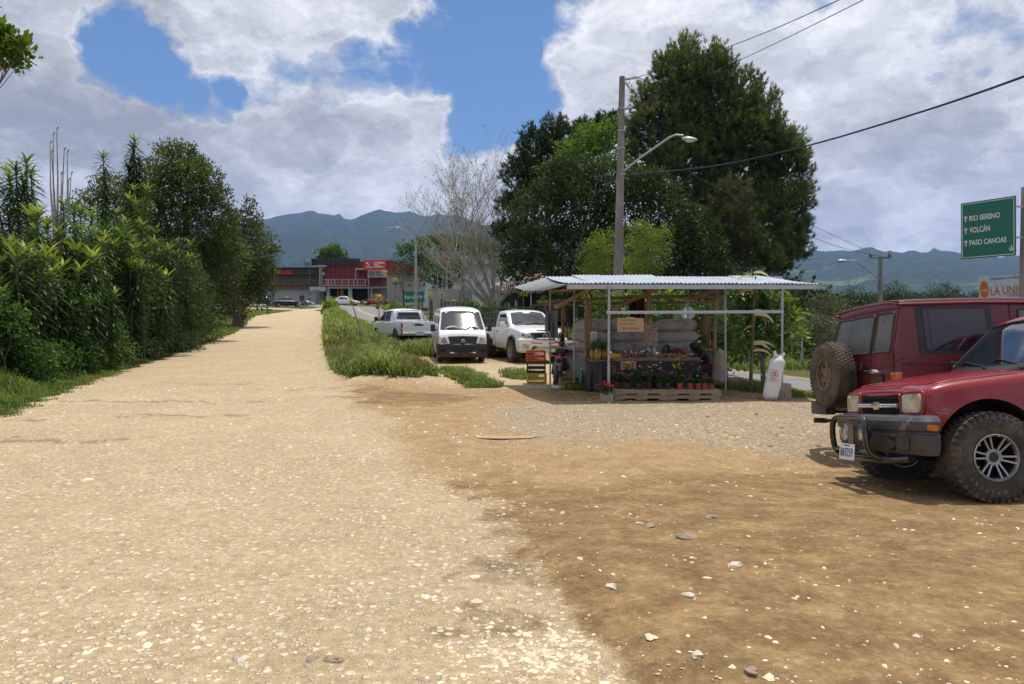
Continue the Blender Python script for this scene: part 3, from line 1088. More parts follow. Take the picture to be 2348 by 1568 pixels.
def wheel(parent, x, y, side, r=.35, w=.22, rim=.2, style='steel', lugs=0, rub=None, rimmat=None, big=False, lettering=None):
 """side +1: outer face towards +y"""
 rub = rub or RUB
 e = empty('wheel', (x, y, r))
 e.parent = parent
 t = MB()
 s = side
 h = w / 2
 prof = [(rim * .96, -h * .78), (rim + .012, -h * .9), (rim + (r - rim) * .35, -h * 1.02), (rim + (r - rim) * .7, -h * .99),
   (r - .02, -h * .86), (r - .004, -h * .72), (r, -h * .35), (r, h * .35), (r - .004, h * .72), (r - .02, h * .86),
   (rim + (r - rim) * .7, h * .99), (rim + (r - rim) * .35, h * 1.02), (rim + .012, h * .9), (rim * .96, h * .78)]
 t.lathe(prof, 64 if big else 32, 'y', cap=False)
 if lugs:
  for k in range(lugs):
   a0 = 2 * math.pi * k / lugs
   for row, (yy, ww, aw, dr) in enumerate(((-.78, .34, .62, .0), (-.27, .40, .55, .5), (.27, .40, .55, 0.), (.78, .34, .62, .5))):
    a = a0 + dr * 2 * math.pi / lugs
    c = Vector((math.cos(a) * (r + .003), yy * h, math.sin(a) * (r + .003)))
    L = 2 * math.pi * r / lugs * aw
    M = Matrix.Rotation(-a, 3, 'Y') @ Matrix.Rotation(.4 * (1 if yy > 0 else -1), 3, 'X')
    if abs(yy) > .5:      # shoulder block wraps onto the sidewall
     t.box(c - Vector((math.cos(a), 0, math.sin(a))) * .008, (.024, ww * h, L), Matrix.Rotation(-a, 3, 'Y'))
     c2 = Vector((math.cos(a) * (r - .035), math.copysign(h * .93, yy), math.sin(a) * (r - .035)))
     t.box(c2, (.042 if k % 2 else .024, .010, L * .85), Matrix.Rotation(-a, 3, 'Y') @ Matrix.Rotation(math.copysign(.35, -yy), 3, 'Z'))
    else:
     t.box(c, (.014, ww * h, L), M)
 tyre = t.build('tyre', rub, e, smooth=35)
 if lettering:
  lt = MB()
  for (txt, a_mid, rr_, size) in lettering:
   for k, ch in enumerate(txt):
    a = a_mid + (k - (len(txt) - 1) / 2) * size * 1.05 / rr_
    if ch == ' ':
     continue
    vs, fs = text_geo(ch, size, .006, .001, align='CENTER')
    # text plane: x right, y radial outwards, seen from outside (-y side when side=-1)
    M = Matrix.Rotation(-(a - math.pi / 2), 4, 'Y') if s < 0 else Matrix.Rotation(-(a - math.pi / 2), 4, 'Y')
    q = []
    for v in vs:
     p = Vector((v.x * -s, 0, v.y + rr_ - size * .35))
     p = Matrix.Rotation(-(a - math.pi / 2), 3, 'Y') @ p
     q.append((p.x, s * (h * 1.015) + v.z, p.z))
    lt.add(q, fs)
  lt.build('lettering', mat('tyre_lettering', (.13, .115, .095), .8, var=.3, scale=15), e)
 m = MB()
 o = s * h
 m.lathe([(rim * 1.02, o * .92), (rim * .97, o * .96), (rim * .90, o * .80), (rim * .88, -o * .5), (rim * .97, -o * .9), (rim * 1.0, -o * .9), (rim * 1.0, o * .7)],
   48 if big else 24, 'y', cap=False)
 if style == 'spokes':
  for k in range(6):
   for dd in (-.16, .16):
    a = 2 * math.pi * k / 6 + .12
    p0 = Vector((math.cos(a + dd * 1.5) * rim * .30, o * .62, math.sin(a + dd * 1.5) * rim * .30))
    p1 = Vector((math.cos(a + dd) * rim * .93, o * .80, math.sin(a + dd) * rim * .93))
    m.bar(p0, p1, .015, .018, up=(0, 1, 0))
  m.lathe([(rim * .20, o * .58), (rim * .27, o * .66), (rim * .36, o * .62), (rim * .38, o * .4)], 24, 'y', cap=False)
  MB().lathe([(0, o * .60), (rim * .22, o * .60), (rim * .27, o * .5)], 20, 'y').build('hub_cap', BLK, e, smooth=40)
  MB().lathe([(rim * .895, o * .72), (rim * .875, -o * .5), (rim * .5, -o * .5), (0, -o * .5)], 40, 'y', cap=False).build('rim_barrel', mat('dark_alloy', (.045, .043, .04), .5, metal=.4, var=.3), e, smooth=40)
  for k in range(6):
   a = 2 * math.pi * k / 6 + .12
   m.bar((math.cos(a) * rim * .3, o * .5, math.sin(a) * rim * .3), (math.cos(a) * rim * .3, o * .68, math.sin(a) * rim * .3), .018)
   m.box((math.cos(a + .5) * rim * .93, o * .97, math.sin(a + .5) * rim * .93), (.012, .01, .012))
 elif style == 'alloy':
  for k in range(6):
   a = 2 * math.pi * k / 6 + .3
   m.bar((math.cos(a) * rim * .15, o * .6, math.sin(a) * rim * .15), (math.cos(a) * rim * .95, o * .78, math.sin(a) * rim * .95), .06, .03, up=(0, 1, 0))
  m.lathe([(0, o * .7), (rim * .2, o * .7), (rim * .28, o * .6), (rim * .28, o * .3)], 16, 'y')
 else:
  n = 32
  prof = [(rim * .9, o * .55), (rim * .78, o * .30), (rim * .62, o * .38), (rim * .45, o * .52), (rim * .30, o * .50), (rim * .28, o * .62), (0, o * .62)]
  m.lathe(prof, n, 'y')
 m.build('rim', rimmat or (ALLOY if style != 'steel' else STEELR), e, smooth=35)
 if style == 'steel':
  for k in range(6):
   hl = MB()
   a = 2 * math.pi * k / 6
   p = Vector((math.cos(a) * rim * .62, o * .40, math.sin(a) * rim * .62))
   hl.prism([(p.x + math.cos(a + q) * rim * .14 * (1 if abs(math.cos(q)) > .5 else .8), p.z + math.sin(a + q) * rim * .14) for q in [i * math.pi / 3 for i in range(6)]],
     min(o * .28, o * .56), max(o * .28, o * .56))
   hl.build('rim_hole', WELL, e)
 dk = MB().lathe([(rim * .9, -o * .2), (0, -o * .2)], 20, 'y').build('brake_disc', WELL, e)
 return e
class Car:
 def __init__(s, name, label, cat, loc, heading, roll=0, group=None, pitch=0):
  s.root = empty(name, loc, (0, 0, 0), label, cat, group)
  s.root.rotation_mode = 'XYZ'
  s.root.rotation_euler = Euler((roll, pitch, heading))
  s.parts = []
 def shell(s, name, lofts, paint, arches=(), w=.9, cutr=.42, nx=5, nt=3, depth=.34):
  o = None
  vs, fs = loft(lofts[0], nx, nt)
  o = MB().add(vs, fs).build(name, [paint, WELL], s.root, smooth=35)
  if arches:
   cs = []
   for (ax, az, rr) in arches:
    for sg in (-1, 1):
     c = MB().lathe([(rr, -depth / 2), (rr, depth / 2)], 40, 'y', (ax, sg * (w - depth / 2 + .04), az), mi=1)
     co = c.build('cutter', [paint, WELL])
     cs.append(co)
   o.parent = None
   apply_boolean(o, cs)
   o.parent = s.root
  for L in lofts[1:]:
   vs, fs = loft(L, nx, nt)
   k = MB().add(vs, fs)
   me = bpy.data.meshes.new('t')
   me.from_pydata(k.v, [], k.f)
   bm = bmesh.new()
   bm.from_mesh(me)
   bmesh.ops.recalc_face_normals(bm, faces=bm.faces)
   for f in bm.faces:
    f.smooth = True
   bm.from_mesh(o.data)
   bm.to_mesh(o.data)
   bm.free()
   o.data.set_sharp_from_angle(angle=R(35))
   bpy.data.meshes.remove(me)
  s.body = o
  s.bvh = bvh_of([o])
  return o
 def patch(s, name, poly, axis, sgn, material, off=.004, r=.03, **kw):
  return patch(name, s.bvh, poly, axis, sgn, material, s.root, off, r, **kw)
 def sides(s, name, poly, material, off=.004, r=.03, **kw):
  for sg in (1, -1):
   patch(name, s.bvh, poly, 'y', sg, material, s.root, off, r, **kw)
 def seam(s, lines, name='door_seam', axis='y', sgns=(1, -1), wd=.005):
  for sg in sgns:
   for ln in lines:
    mb = MB()
    seams(mb, s.bvh, [ln], axis, sg, wd)
    mb.build(name, WELL, s.root)
 def under(s, x0, x1, w, z=.3):
  m = MB()
  m.box(((x0 + x1) / 2, 0, z + .06), (x1 - x0, w, .12))
  m.tube([(x0 + .3, -.25, z - .03), (x1 - .6, -.25, z - .03)], .035, 6)
  m.box(((x0 + x1) / 2 - .2, .2, z - .04), (.6, .35, .12))
  return m.build('underbody', WELL, s.root)
def ring_logo(mb, c, r, axis='x', sgn=1, bar=True):
 """ring crossed by a bar, facing +-x"""
 pts = [(c[0], c[1] + r * math.cos(a), c[2] + r * .92 * math.sin(a)) for a in [2 * math.pi * k / 20 for k in range(21)]]
 mb.tube(pts, r * .12, 6, cap=False)
 mb.box((c[0], c[1], c[2]), (.012, r * 2.3, r * .34))
# ---------------------------------------------------------------- white van
def make_van(loc, heading):
 c = Car('cargo_van', 'white cargo van facing the dirt road with sun glare on its windscreen', 'van', loc, heading)
 W = .845
 S = lambda x, w, zb, zt, cr=.03, r=.10, tum=.10: (x, sec(w, zb, zt, cr, r, .95, tum))
 st = [S(2.345, .66, .44, .82, .0, .14), S(2.33, .76, .32, .90, .02, .12), S(2.27, .815, .27, 1.0, .045), S(2.12, .835, .25, 1.13, .05),
  S(1.93, W, .25, 1.285, .05, .10, .12), S(1.74, W, .25, 1.44, .05, .10, .14), S(1.55, W, .25, 1.595, .05, .11, .15), S(1.36, W, .25, 1.75, .05, .12, .15),
  S(1.13, W, .25, 1.875, .06, .14, .15), S(.4, W, .25, 1.93, .06, .15, .15), S(-.8, W, .25, 1.93, .06, .15, .15), S(-2.05, W, .25, 1.92, .05, .15, .15),
  S(-2.25, .83, .28, 1.88, .04, .15, .15), S(-2.34, .78, .34, 1.78, .03, .15, .15)]
 c.shell('body', [st], PAINT_W, [(1.42, .34, .41), (-1.15, .34, .41)], W)
 c.patch('windscreen', [(-.755, 1.165), (-.66, 1.765), (-.3, 1.81), (.3, 1.81), (.66, 1.765), (.755, 1.165), (.3, 1.145), (-.3, 1.145)], 'x', 1, GLASS_V, .005, .05, rim=.015)
 ring_patch('windscreen_seal', c.bvh, [(-.755, 1.165), (-.66, 1.765), (-.3, 1.81), (.3, 1.81), (.66, 1.765), (.755, 1.165), (.3, 1.145), (-.3, 1.145)], .02, 'x', 1, BLK, c.root)
 for sg in (1, -1):
  patch('side_window', c.bvh, [(1.02, 1.12), (1.02, 1.66), (1.38, 1.66), (1.83, 1.16), (1.8, 1.10)], 'y', sg, GLASS, c.root, .005, .05)
  patch('headlight', c.bvh, [(sg * .50, .62), (sg * .60, .90), (sg * .83, .94), (sg * .845, .70)], 'x', 1, LAMP, c.root, .006, .03)
  patch('indicator', c.bvh, [(2.10, .72), (2.10, .86), (2.22, .84), (2.23, .74)], 'y', sg, ORANGE, c.root, .008, .02)
  patch('fog_lamp_recess', c.bvh, [(sg * .52, .30), (sg * .55, .50), (sg * .76, .50), (sg * .76, .30)], 'x', 1, WELL, c.root, .030, .04)
  mb = MB().box((1.72, sg * 1.00, 1.22), (.10, .15, .25)).bar((1.74, sg * .84, 1.14), (1.73, sg * .95, 1.16), .05)
  mb.build('side_mirror', BLK, c.root, bevel=.025)
  # wiper with a pale cover over its blade
  wp = MB().tube([(2.16, -sg * .1 + .35, 1.165), (2.09, -.1 + sg * .32, 1.22), (2.10, .1 + sg * .45, 1.20)], .010, 5).build('wiper', BLK, c.root)
  MB().tube([(2.115, sg * .36 - .22, 1.215), (2.06, sg * .36 - .05, 1.262), (2.055, sg * .36 + .08, 1.265), (2.09, sg * .36 + .2, 1.235)], [.012, .028, .028, .012], 8).build('wiper_cover', WHT, wp)
 # lower black bumper and grille
 bp = bumper_path(2.40, .862, 1.90, .13, bow=.06)
 mb = MB()
 sweep(mb, bp, [(-.16, .22), (-.01, .22), (.015, .30), (.018, .42), (.0, .50), (.012, .54), (.006, .66), (-.03, .69), (-.16, .69)])
 bm_ = mb.build('front_bumper', BLK, c.root, smooth=30)
 bb = bvh_of([c.body, bm_])
 patch('grille', bb, [(-.42, .62), (-.52, .93), (0, .945), (.52, .93), (.42, .62)], 'x', 1, BLK, c.root, .012, .02)
 gs = MB()
 for z in (.40, .43, .46, .49, .52, .55):
  pts = [project(bb, Vector((y, z)), 'x', 1) + Vector((.004, 0, 0)) for y in np.linspace(-.40, .40, 7)]
  gs.tube(pts, .006, 4)
 gs.build('grille_slat', WELL, c.root)
 lg = MB()
 ring_logo(lg, (2.375, 0, .78), .06)
 lg.build('badge', CHROME, c.root, smooth=40)
 for sg in (1, -1):
  for (a, b, mm, nm) in ((.22, .33, REDT, 'red_reflector'), (.33, .44, WHT, 'white_reflector')):
   patch(nm, bb, [(sg * a, .355), (sg * a, .40), (sg * b, .40), (sg * b, .355)], 'x', 1, mm, c.root, .006, .0)
 c.seam([[(1.93, .62), (1.95, 1.08)], [(.98, .35), (.98, 1.75)], [(-.35, .35), (-.35, 1.75)], [(.98, 1.72), (1.40, 1.72), (1.90, 1.15)]])
 c.seam([[(-.66, .95), (-.68, 1.12)], [(.66, .95), (.68, 1.12)]], 'bonnet_seam', 'x', (1,), .004)
 for sg in (1, -1):
  MB().box((1.12, sg * .86, 1.0), (.16, .03, .03)).build('door_handle', BLK, c.root, bevel=.008)
 MB().box((.1, -.862, 1.0), (.3, .006, .07)).build('decal', BLK, c.root)
 for ax in (1.42, -1.15):
  for sg in (1, -1):
   wheel(c.root, ax, sg * .74, sg, .335, .2, .19)
 c.under(-2.1, 2.0, 1.3, .28)
 return c
h_v = math.atan2(-math.cos(R(9)), math.sin(R(9)))
vd = 28.9
vx, vy = -2.05, 28.7
make_van((vx, vy, gz(vx, vy) - .02), h_v)
# ---------------------------------------------------------------- pickups
def pickup_nose(c, paint, W, nose, zh, zc, xw, ws_z=None):
 pass
def make_frontier(loc, heading, roll=0):
 """single cab, wide tyres, rack on the bed"""
 c = Car('pickup_truck', 'white lifted single cab pickup with black bed rack, parked facing the viewer', 'pickup', loc, heading, roll)
 W = .86
 S = lambda x, w, zb, zt, cr=.03, r=.10: (x, sec(w, zb, zt, cr, r, .9, .03))
 low = [S(2.58, .62, .52, 1.00, .02, .14), S(2.55, .73, .44, 1.06, .04, .13), S(2.45, .81, .42, 1.13, .05, .12), S(2.2, .85, .42, 1.19, .06, .11), S(1.7, W, .44, 1.245, .07, .10), S(1.2, W, .46, 1.28, .07),
  S(.9, W, .46, 1.25, .05), S(.2, W, .46, 1.24, .0), S(-.62, W, .46, 1.24, .0), S(-.68, W - .03, .5, 1.2, 0)]
 K = lambda x, w, zt, cr=.03: (x, sec(w, 1.05, zt, cr, .10, 1.22, .24, 0))
 cab = [K(1.28, .80, 1.27, .02), K(1.20, .81, 1.33, .02), K(.92, .83, 1.52, .03), K(.62, .84, 1.72, .035), K(.42, .84, 1.80, .04), K(.1, .84, 1.835, .045), K(-.42, .84, 1.83, .04),
  K(-.55, .83, 1.79, .03), K(-.62, .82, 1.55, .02), K(-.64, .81, 1.30, .02)]
 c.shell('body', [low, cab], PAINT_W, [(1.62, .42, .50)], W, nx=5)
 wpoly = [(-.72, 1.34), (-.60, 1.76), (-.3, 1.795), (.3, 1.795), (.60, 1.76), (.72, 1.34), (.3, 1.325), (-.3, 1.325)]
 c.patch('windscreen', wpoly, 'x', 1, GLASS, .006, .05, rim=.015)
 for sg in (1, -1):
  patch('side_window', c.bvh, [(-.35, 1.26), (-.30, 1.70), (.38, 1.72), (.60, 1.60), (1.02, 1.30), (1.0, 1.26)], 'y', sg, GLASS, c.root, .006, .05)
  patch('headlight', c.bvh, [(sg * .47, .90), (sg * .56, 1.06), (sg * .84, 1.12), (sg * .85, .98), (sg * .66, .90)], 'x', 1, LAMP, c.root, .025, .03, rim=.05)
  MB().box((.90, sg * 1.01, 1.36), (.12, .20, .17)).bar((.93, sg * .82, 1.28), (.92, sg * .95, 1.32), .06).build('side_mirror', PAINT_W, c.root, bevel=.04)
 mb = MB()
 bp = bumper_path(2.68, .875, 2.13, .17, bow=.07)
 sweep(mb, bp, [(-.16, .40), (-.05, .40), (.0, .46), (.0, .58), (.012, .62), (.01, .84), (-.04, .90), (-.16, .90)])
 bmp = mb.build('front_bumper', PAINT_W, c.root, smooth=30)
 bb = bvh_of([c.body, bmp])
 patch('grille', bb, [(-.40, .85), (-.52, 1.07), (0, 1.08), (.52, 1.07), (.40, .85), (0, .82)], 'x', 1, BLKG, c.root, .03, .03, rim=.06)
 gs = MB()
 for z in (.90, .94, .98, 1.02):
  gs.tube([project(bb, Vector((y, z)), 'x', 1) + Vector((.026, 0, 0)) for y in np.linspace(-.36, .36, 7)], .008, 4)
 gs.build('grille_slat', mat('grille_grey', (.10, .10, .11), .3, metal=.6), c.root)
 lg = MB()
 ring_logo(lg, (2.685, 0, .965), .075)
 lg.build('badge', CHROME, c.root, smooth=40)
 # bonnet deflector with its word
 mb = MB()
 sweep(mb, [(x - .12, y) for x, y in bumper_path(2.60, .60, 2.38, .16, bow=.06)], [(0, 1.06), (.05, 1.09), (.045, 1.15), (.0, 1.17), (-.03, 1.14)])
 df = mb.build('bonnet_deflector', BLKG, c.root, smooth=30)
 m = MB()
 put_text(m, 'FRONTIER', .07, Matrix(((0, 0, 1, 2.553), (1, 0, 0, .10), (0, 1, 0, 1.09), (0, 0, 0, 1))), .006, width=.34, height=.045, bold=.002)
 m.build('lettering', mat('silver_letters', (.55, .55, .56), .35, metal=.5), df)
 patch('lower_intake', bb, [(-.50, .50), (-.42, .62), (.42, .62), (.50, .50)], 'x', 1, WELL, c.root, .008, .03)
 gs = MB()
 for z in (.53, .56, .59):
  gs.tube([project(bb, Vector((y, z)), 'x', 1) + Vector((.012, 0, 0)) for y in np.linspace(-.44, .44, 5)], .006, 4)
 for y in (-.3, -.1, .1, .3):
  gs.tube([project(bb, Vector((y, z)), 'x', 1) + Vector((.012, 0, 0)) for z in (.50, .62)], .005, 4)
 gs.build('intake_bar', CHROME, c.root)
 for sg in (1, -1):
  patch('reflector_strip', bb, [(sg * .10, .70), (sg * .10, .735), (sg * .52, .755), (sg * .47, .71)], 'x', 1, REDT, c.root, .008, .005)
  patch('fog_lamp_recess', bb, [(sg * .58, .50), (sg * .56, .66), (sg * .80, .70), (sg * .78, .56)], 'x', 1, mat('bumper_shade_grey', (.30, .30, .30), .4), c.root, .006, .03)
  q = project(bb, Vector((sg * .68, .60)), 'x', 1)
  MB().lathe([(.0, .02), (.045, .02), (.055, 0)], 14, 'x', q).build('fog_lamp', LAMP, c.root, smooth=30)
  # arch flare
  mb = MB()
  pts = [(1.62 + .53 * math.cos(a), sg * .875, .42 + .53 * math.sin(a)) for a in np.linspace(-.12, math.pi + .12, 20)]
  mb.tube(pts, .04, 6, flat=1)
  mb.build('wheel_arch_flare', BLK, c.root, smooth=60)
 # bed
 m = MB()
 zb, zt = .55, 1.22
 for sg in (1, -1):
  vs, fs = [], []
  for x in (-.74, -2.55):
   prof = [(.86, zb), (.87, zb + .3), (.87, zt - .06), (.85, zt), (.78, zt), (.77, zb + .1)]
   vs += [(x, sg * y, z) for y, z in prof]
  fs = [(i, (i + 1) % 6, (i + 1) % 6 + 6, i + 6) for i in range(6)] + [tuple(range(6)), tuple(range(6, 12))]
  m.add(vs, fs)
 m.box((-.76, 0, .9), (.05, 1.54, .62)).box((-2.56, 0, .9), (.05, 1.60, .62)).box((-1.65, 0, .62), (1.8, 1.54, .05))
 bed = m.build('cargo_bed', [PAINT_W, WELL], c.root)
 cs = []
 for sg in (1, -1):
  cs.append(MB().lathe([(.50, -.15), (.50, .15)], 36, 'y', (-1.58, sg * .86, .42), mi=1).build('cutter', [PAINT_W, WELL]))
 bed.parent = None
 apply_boolean(bed, cs)
 bed.parent = c.root
 for sg in (1, -1):
  mb = MB()
  pts = [(-1.58 + .53 * math.cos(a), sg * .885, .42 + .53 * math.sin(a)) for a in np.linspace(-.12, math.pi + .12, 20)]
  mb.tube(pts, .04, 6)
  mb.build('wheel_arch_flare', BLK, c.root, smooth=60)
 rk = MB()
 for sg in (1, -1):
  for z in (1.30, 1.55, 1.78, 1.98):
   rk.bar((-.80, sg * .80, z), (-2.5, sg * .80, z), .045)
  for x in (-.82, -1.25, -1.66, -2.07, -2.48):
   rk.bar((x, sg * .80, 1.2), (x, sg * .80, 2.0), .045)
 for x in (-.82, -2.48):
  for z in (1.78, 1.98):
   rk.bar((x, -.8, z), (x, .8, z), .04)
 rk.bar((-.82, 0, 1.2), (-.82, 0, 2.0), .04)
 rk.build('bed_rack', mat('rack_paint', (.03, .03, .032), .5), c.root)
 for ax in (1.62, -1.58):
  for sg in (1, -1):
   wheel(c.root, ax, sg * .79, sg, .415, .31, .21, 'alloy', lugs=26)
 c.seam([[(1.05, .56), (1.08, .9), (1.0, 1.22)], [(-.45, .56), (-.48, 1.22), (-.42, 1.74)]])
 for sg in (1, -1):
  MB().box((-.25, sg * .875, 1.08), (.14, .03, .035)).build('door_handle', BLK, c.root, bevel=.008)
  MB().box((-1.0, sg * .876, .68), (.22, .01, .24)).build('side_vent', BLK, c.root, bevel=.004)
 wp = MB()
 for y in (.45, -.15):
  wp.tube([(1.24, y, 1.33), (1.10, y - .2, 1.43), (1.08, y - .38, 1.44)], .009, 5)
 wp.build('wiper', BLK, c.root)
 c.under(-2.4, 2.2, 1.2, .46)
 # exposed axles
 MB().tube([(1.62, -.7, .42), (1.62, .7, .42)], .05, 8).tube([(-1.58, -.7, .42), (-1.58, .7, .42)], .05, 8).ball((-1.58, 0, .42), .15).build('axle', WELL, c.root, smooth=40)
 return c
hf = math.atan2(-math.cos(R(17)), math.sin(R(17)))
H = Vector((math.cos(hf), math.sin(hf)))
fx, fy = .82 - H.x * 1.62, 27.1 - H.y * 1.62
make_frontier((fx, fy, gz(fx, fy) - .03), hf)
def make_navara(loc, heading, roll=0):
 c = Car('pickup_truck', 'white double cab pickup seen from behind with chrome tailgate handle', 'pickup', loc, heading, roll)
 W = .90
 S = lambda x, w, zb, zt, cr=.03, r=.10: (x, sec(w, zb, zt, cr, r, .85, .05))
 low = [S(2.60, .62, .50, .86, .02, .14), S(2.54, .76, .40, .98, .04, .14), S(2.35, .86, .38, 1.06, .05, .12), S(1.9, W, .38, 1.11, .05), S(1.2, W, .38, 1.15, .05),
  S(.8, W, .38, 1.16, .0), S(-1.0, W, .38, 1.16, 0), S(-1.10, W - .03, .42, 1.12, 0)]
 K = lambda x, w, zt, cr=.03: (x, sec(w, 1.0, zt, cr, .12, 1.12, .28, 0))
 cab = [K(1.45, .80, 1.17, .02), K(1.35, .83, 1.24, .02), K(1.0, .86, 1.47, .03), K(.62, .87, 1.66, .03), K(.35, .87, 1.73, .04), K(-.1, .87, 1.765, .045), K(-.75, .87, 1.75, .04),
  K(-.93, .86, 1.70, .03), K(-1.03, .85, 1.50, .02), K(-1.08, .84, 1.20, .02)]
 c.shell('body', [low, cab], PAINT_W2, [(1.6, .37, .45)], W)
 rp = [(-.66, 1.24), (-.56, 1.62), (.56, 1.62), (.66, 1.24)]
 c.patch('rear_window', rp, 'x', -1, GLASS, .006, .06, rim=.015)
 ws = [(-.74, 1.22), (-.60, 1.66), (.60, 1.66), (.74, 1.22)]
 c.patch('windscreen', ws, 'x', 1, GLASS, .006, .05, rim=.015)
 for sg in (1, -1):
  patch('side_window', c.bvh, [(.28, 1.18), (.28, 1.60), (.62, 1.58), (1.12, 1.24), (1.1, 1.18)], 'y', sg, GLASS, c.root, .006, .05)
  patch('side_window', c.bvh, [(-.62, 1.18), (-.52, 1.60), (.18, 1.62), (.18, 1.18)], 'y', sg, GLASS, c.root, .006, .05)
  MB().bar((.75, sg * .76, 1.60), (-.55, sg * .745, 1.665), .035, .06).build('wind_deflector', BLKG, c.root, bevel=.01)
  MB().box((1.05, sg * 1.06, 1.30), (.10, .19, .18)).bar((1.08, sg * .86, 1.2), (1.06, sg * 1.0, 1.25), .06).build('side_mirror', BLK, c.root, bevel=.03)
  patch('headlight', c.bvh, [(sg * .5, .80), (sg * .55, .95), (sg * .84, .98), (sg * .86, .82)], 'x', 1, LAMP, c.root, .012, .03)
 m = MB()
 zb, zt = .48, 1.15
 for sg in (1, -1):
  vs = []
  for x in (-1.14, -2.50):
   prof = [(.88, zb), (.90, zb + .25), (.90, zt - .12), (.87, zt), (.79, zt), (.77, zb + .1)]
   vs += [(x, sg * y, z) for y, z in prof]
  m.add(vs, [(i, (i + 1) % 6, (i + 1) % 6 + 6, i + 6) for i in range(6)] + [tuple(range(6)), tuple(range(6, 12))])
 m.box((-1.16, 0, .85), (.05, 1.54, .58)).box((-1.85, 0, .58), (1.4, 1.54, .05))
 bed = m.build('cargo_bed', [PAINT_W2, WELL], c.root)
 bed.parent = None
 apply_boolean(bed, [MB().lathe([(.44, -.15), (.44, .15)], 36, 'y', (-1.6, sg * .89, .38), mi=1).build('cutter', [PAINT_W2, WELL]) for sg in (1, -1)])
 bed.parent = c.root
 tg_ = MB().box((-2.52, 0, .86), (.06, 1.50, .60)).build('tailgate', PAINT_W2, c.root, bevel=.02)
 m = MB()
 m.prism([(-.31, 1.155), (-.22, .93), (.22, .93), (.31, 1.155)], -2.575, -2.545, 'yz')
 hd = m.build('tailgate_handle', CHROME, c.root, bevel=.01)
 MB().box((-2.578, 0, 1.0), (.008, .22, .08)).build('handle_recess', BLK, hd)
 m = MB()
 ring_logo(m, (-2.585, 0, 1.10), .04)
 m.build('badge', CHROME, hd)
 m = MB()
 put_text(m, 'NAVARA', .07, Matrix(((0, 0, -1, -2.553), (-1, 0, 0, .70), (0, 1, 0, .64), (0, 0, 0, 1))), .005, width=.30, height=.04, bold=.001)
 m.build('lettering', mat('grey_letters', (.25, .25, .26), .4), tg_)
 for sg in (1, -1):
  m = MB().box((-2.50, sg * .845, .87), (.09, .12, .42)).build('tail_light', REDL, c.root, bevel=.025)
  MB().box((-2.552, sg * .845, .78), (.01, .08, .14)).build('reverse_lens', mat('reverse_lens_white', (.55, .5, .47), .2), m, bevel=.003)
 m = MB()
 sweep(m, bumper_path(2.66, .88, 2.36, .14, -1, bow=.04), [(-.13, .46), (0, .46), (.012, .52), (.012, .60), (0, .65), (-.13, .65)])
 m.build('rear_bumper', CHROME, c.root, smooth=30)
 pl = MB().box((-2.685, 0, .56), (.01, .36, .16)).build('number_plate', WHITEP, c.root)
 m = MB()
 put_text(m, '307761', .09, Matrix(((0, 0, -1, -2.692), (-1, 0, 0, .13), (0, 1, 0, .505), (0, 0, 0, 1))), .004, width=.26, height=.08, bold=.002)
 m.build('lettering', mat('plate_grey_letters', (.22, .22, .22), .5), pl)
 MB().box((-2.686, 0, .625), (.008, .36, .02)).build('plate_band', mat('plate_green', (.02, .16, .12), .5), pl)
 # chrome roll bar
 for sg in (1, -1):
  pass
 m = MB()
 m.tube(spline([(-1.30, .80, 1.16), (-1.24, .77, 1.40), (-1.20, .66, 1.66), (-1.19, .5, 1.71), (-1.19, 0, 1.715), (-1.19, -.5, 1.71), (-1.20, -.66, 1.66), (-1.24, -.77, 1.40), (-1.30, -.80, 1.16)], 4), .035, 8)
 for sg in (1, -1):
  m.tube([(-1.24, sg * .77, 1.4), (-1.75, sg * .80, 1.16)], .025, 8)
 m.tube([(-1.28, -.78, 1.22), (-1.28, .78, 1.22)], .03, 8)
 m.build('roll_bar', CHROME, c.root, smooth=60)
 for ax in (1.6, -1.6):
  for sg in (1, -1):
   wheel(c.root, ax, sg * .79, sg, .37, .24, .21, 'alloy')
 c.seam([[(1.1, .5), (1.12, 1.16)], [(.24, .5), (.24, 1.62)], [(-.75, .5), (-.62, .8), (-.66, 1.16), (-.60, 1.6)], [(-.75, .5), (1.1, .5)]])
 for x in (.4, -.5):
  for sg in (1, -1):
   MB().box((x, sg * .915, 1.02), (.16, .03, .04)).build('door_handle', CHROME, c.root, bevel=.01)
 c.under(-2.3, 2.3, 1.3, .36)
 return c
hn = math.atan2(math.cos(R(27)), -math.sin(R(27)))
H = Vector((math.cos(hn), math.sin(hn)))
Rt = Vector((H.y, -H.x))
nv = Vector((-5.72, 38.2)) + Rt * .80 + H * 1.6
make_navara((nv.x, nv.y, gz(nv.x, nv.y) - .03), hn)
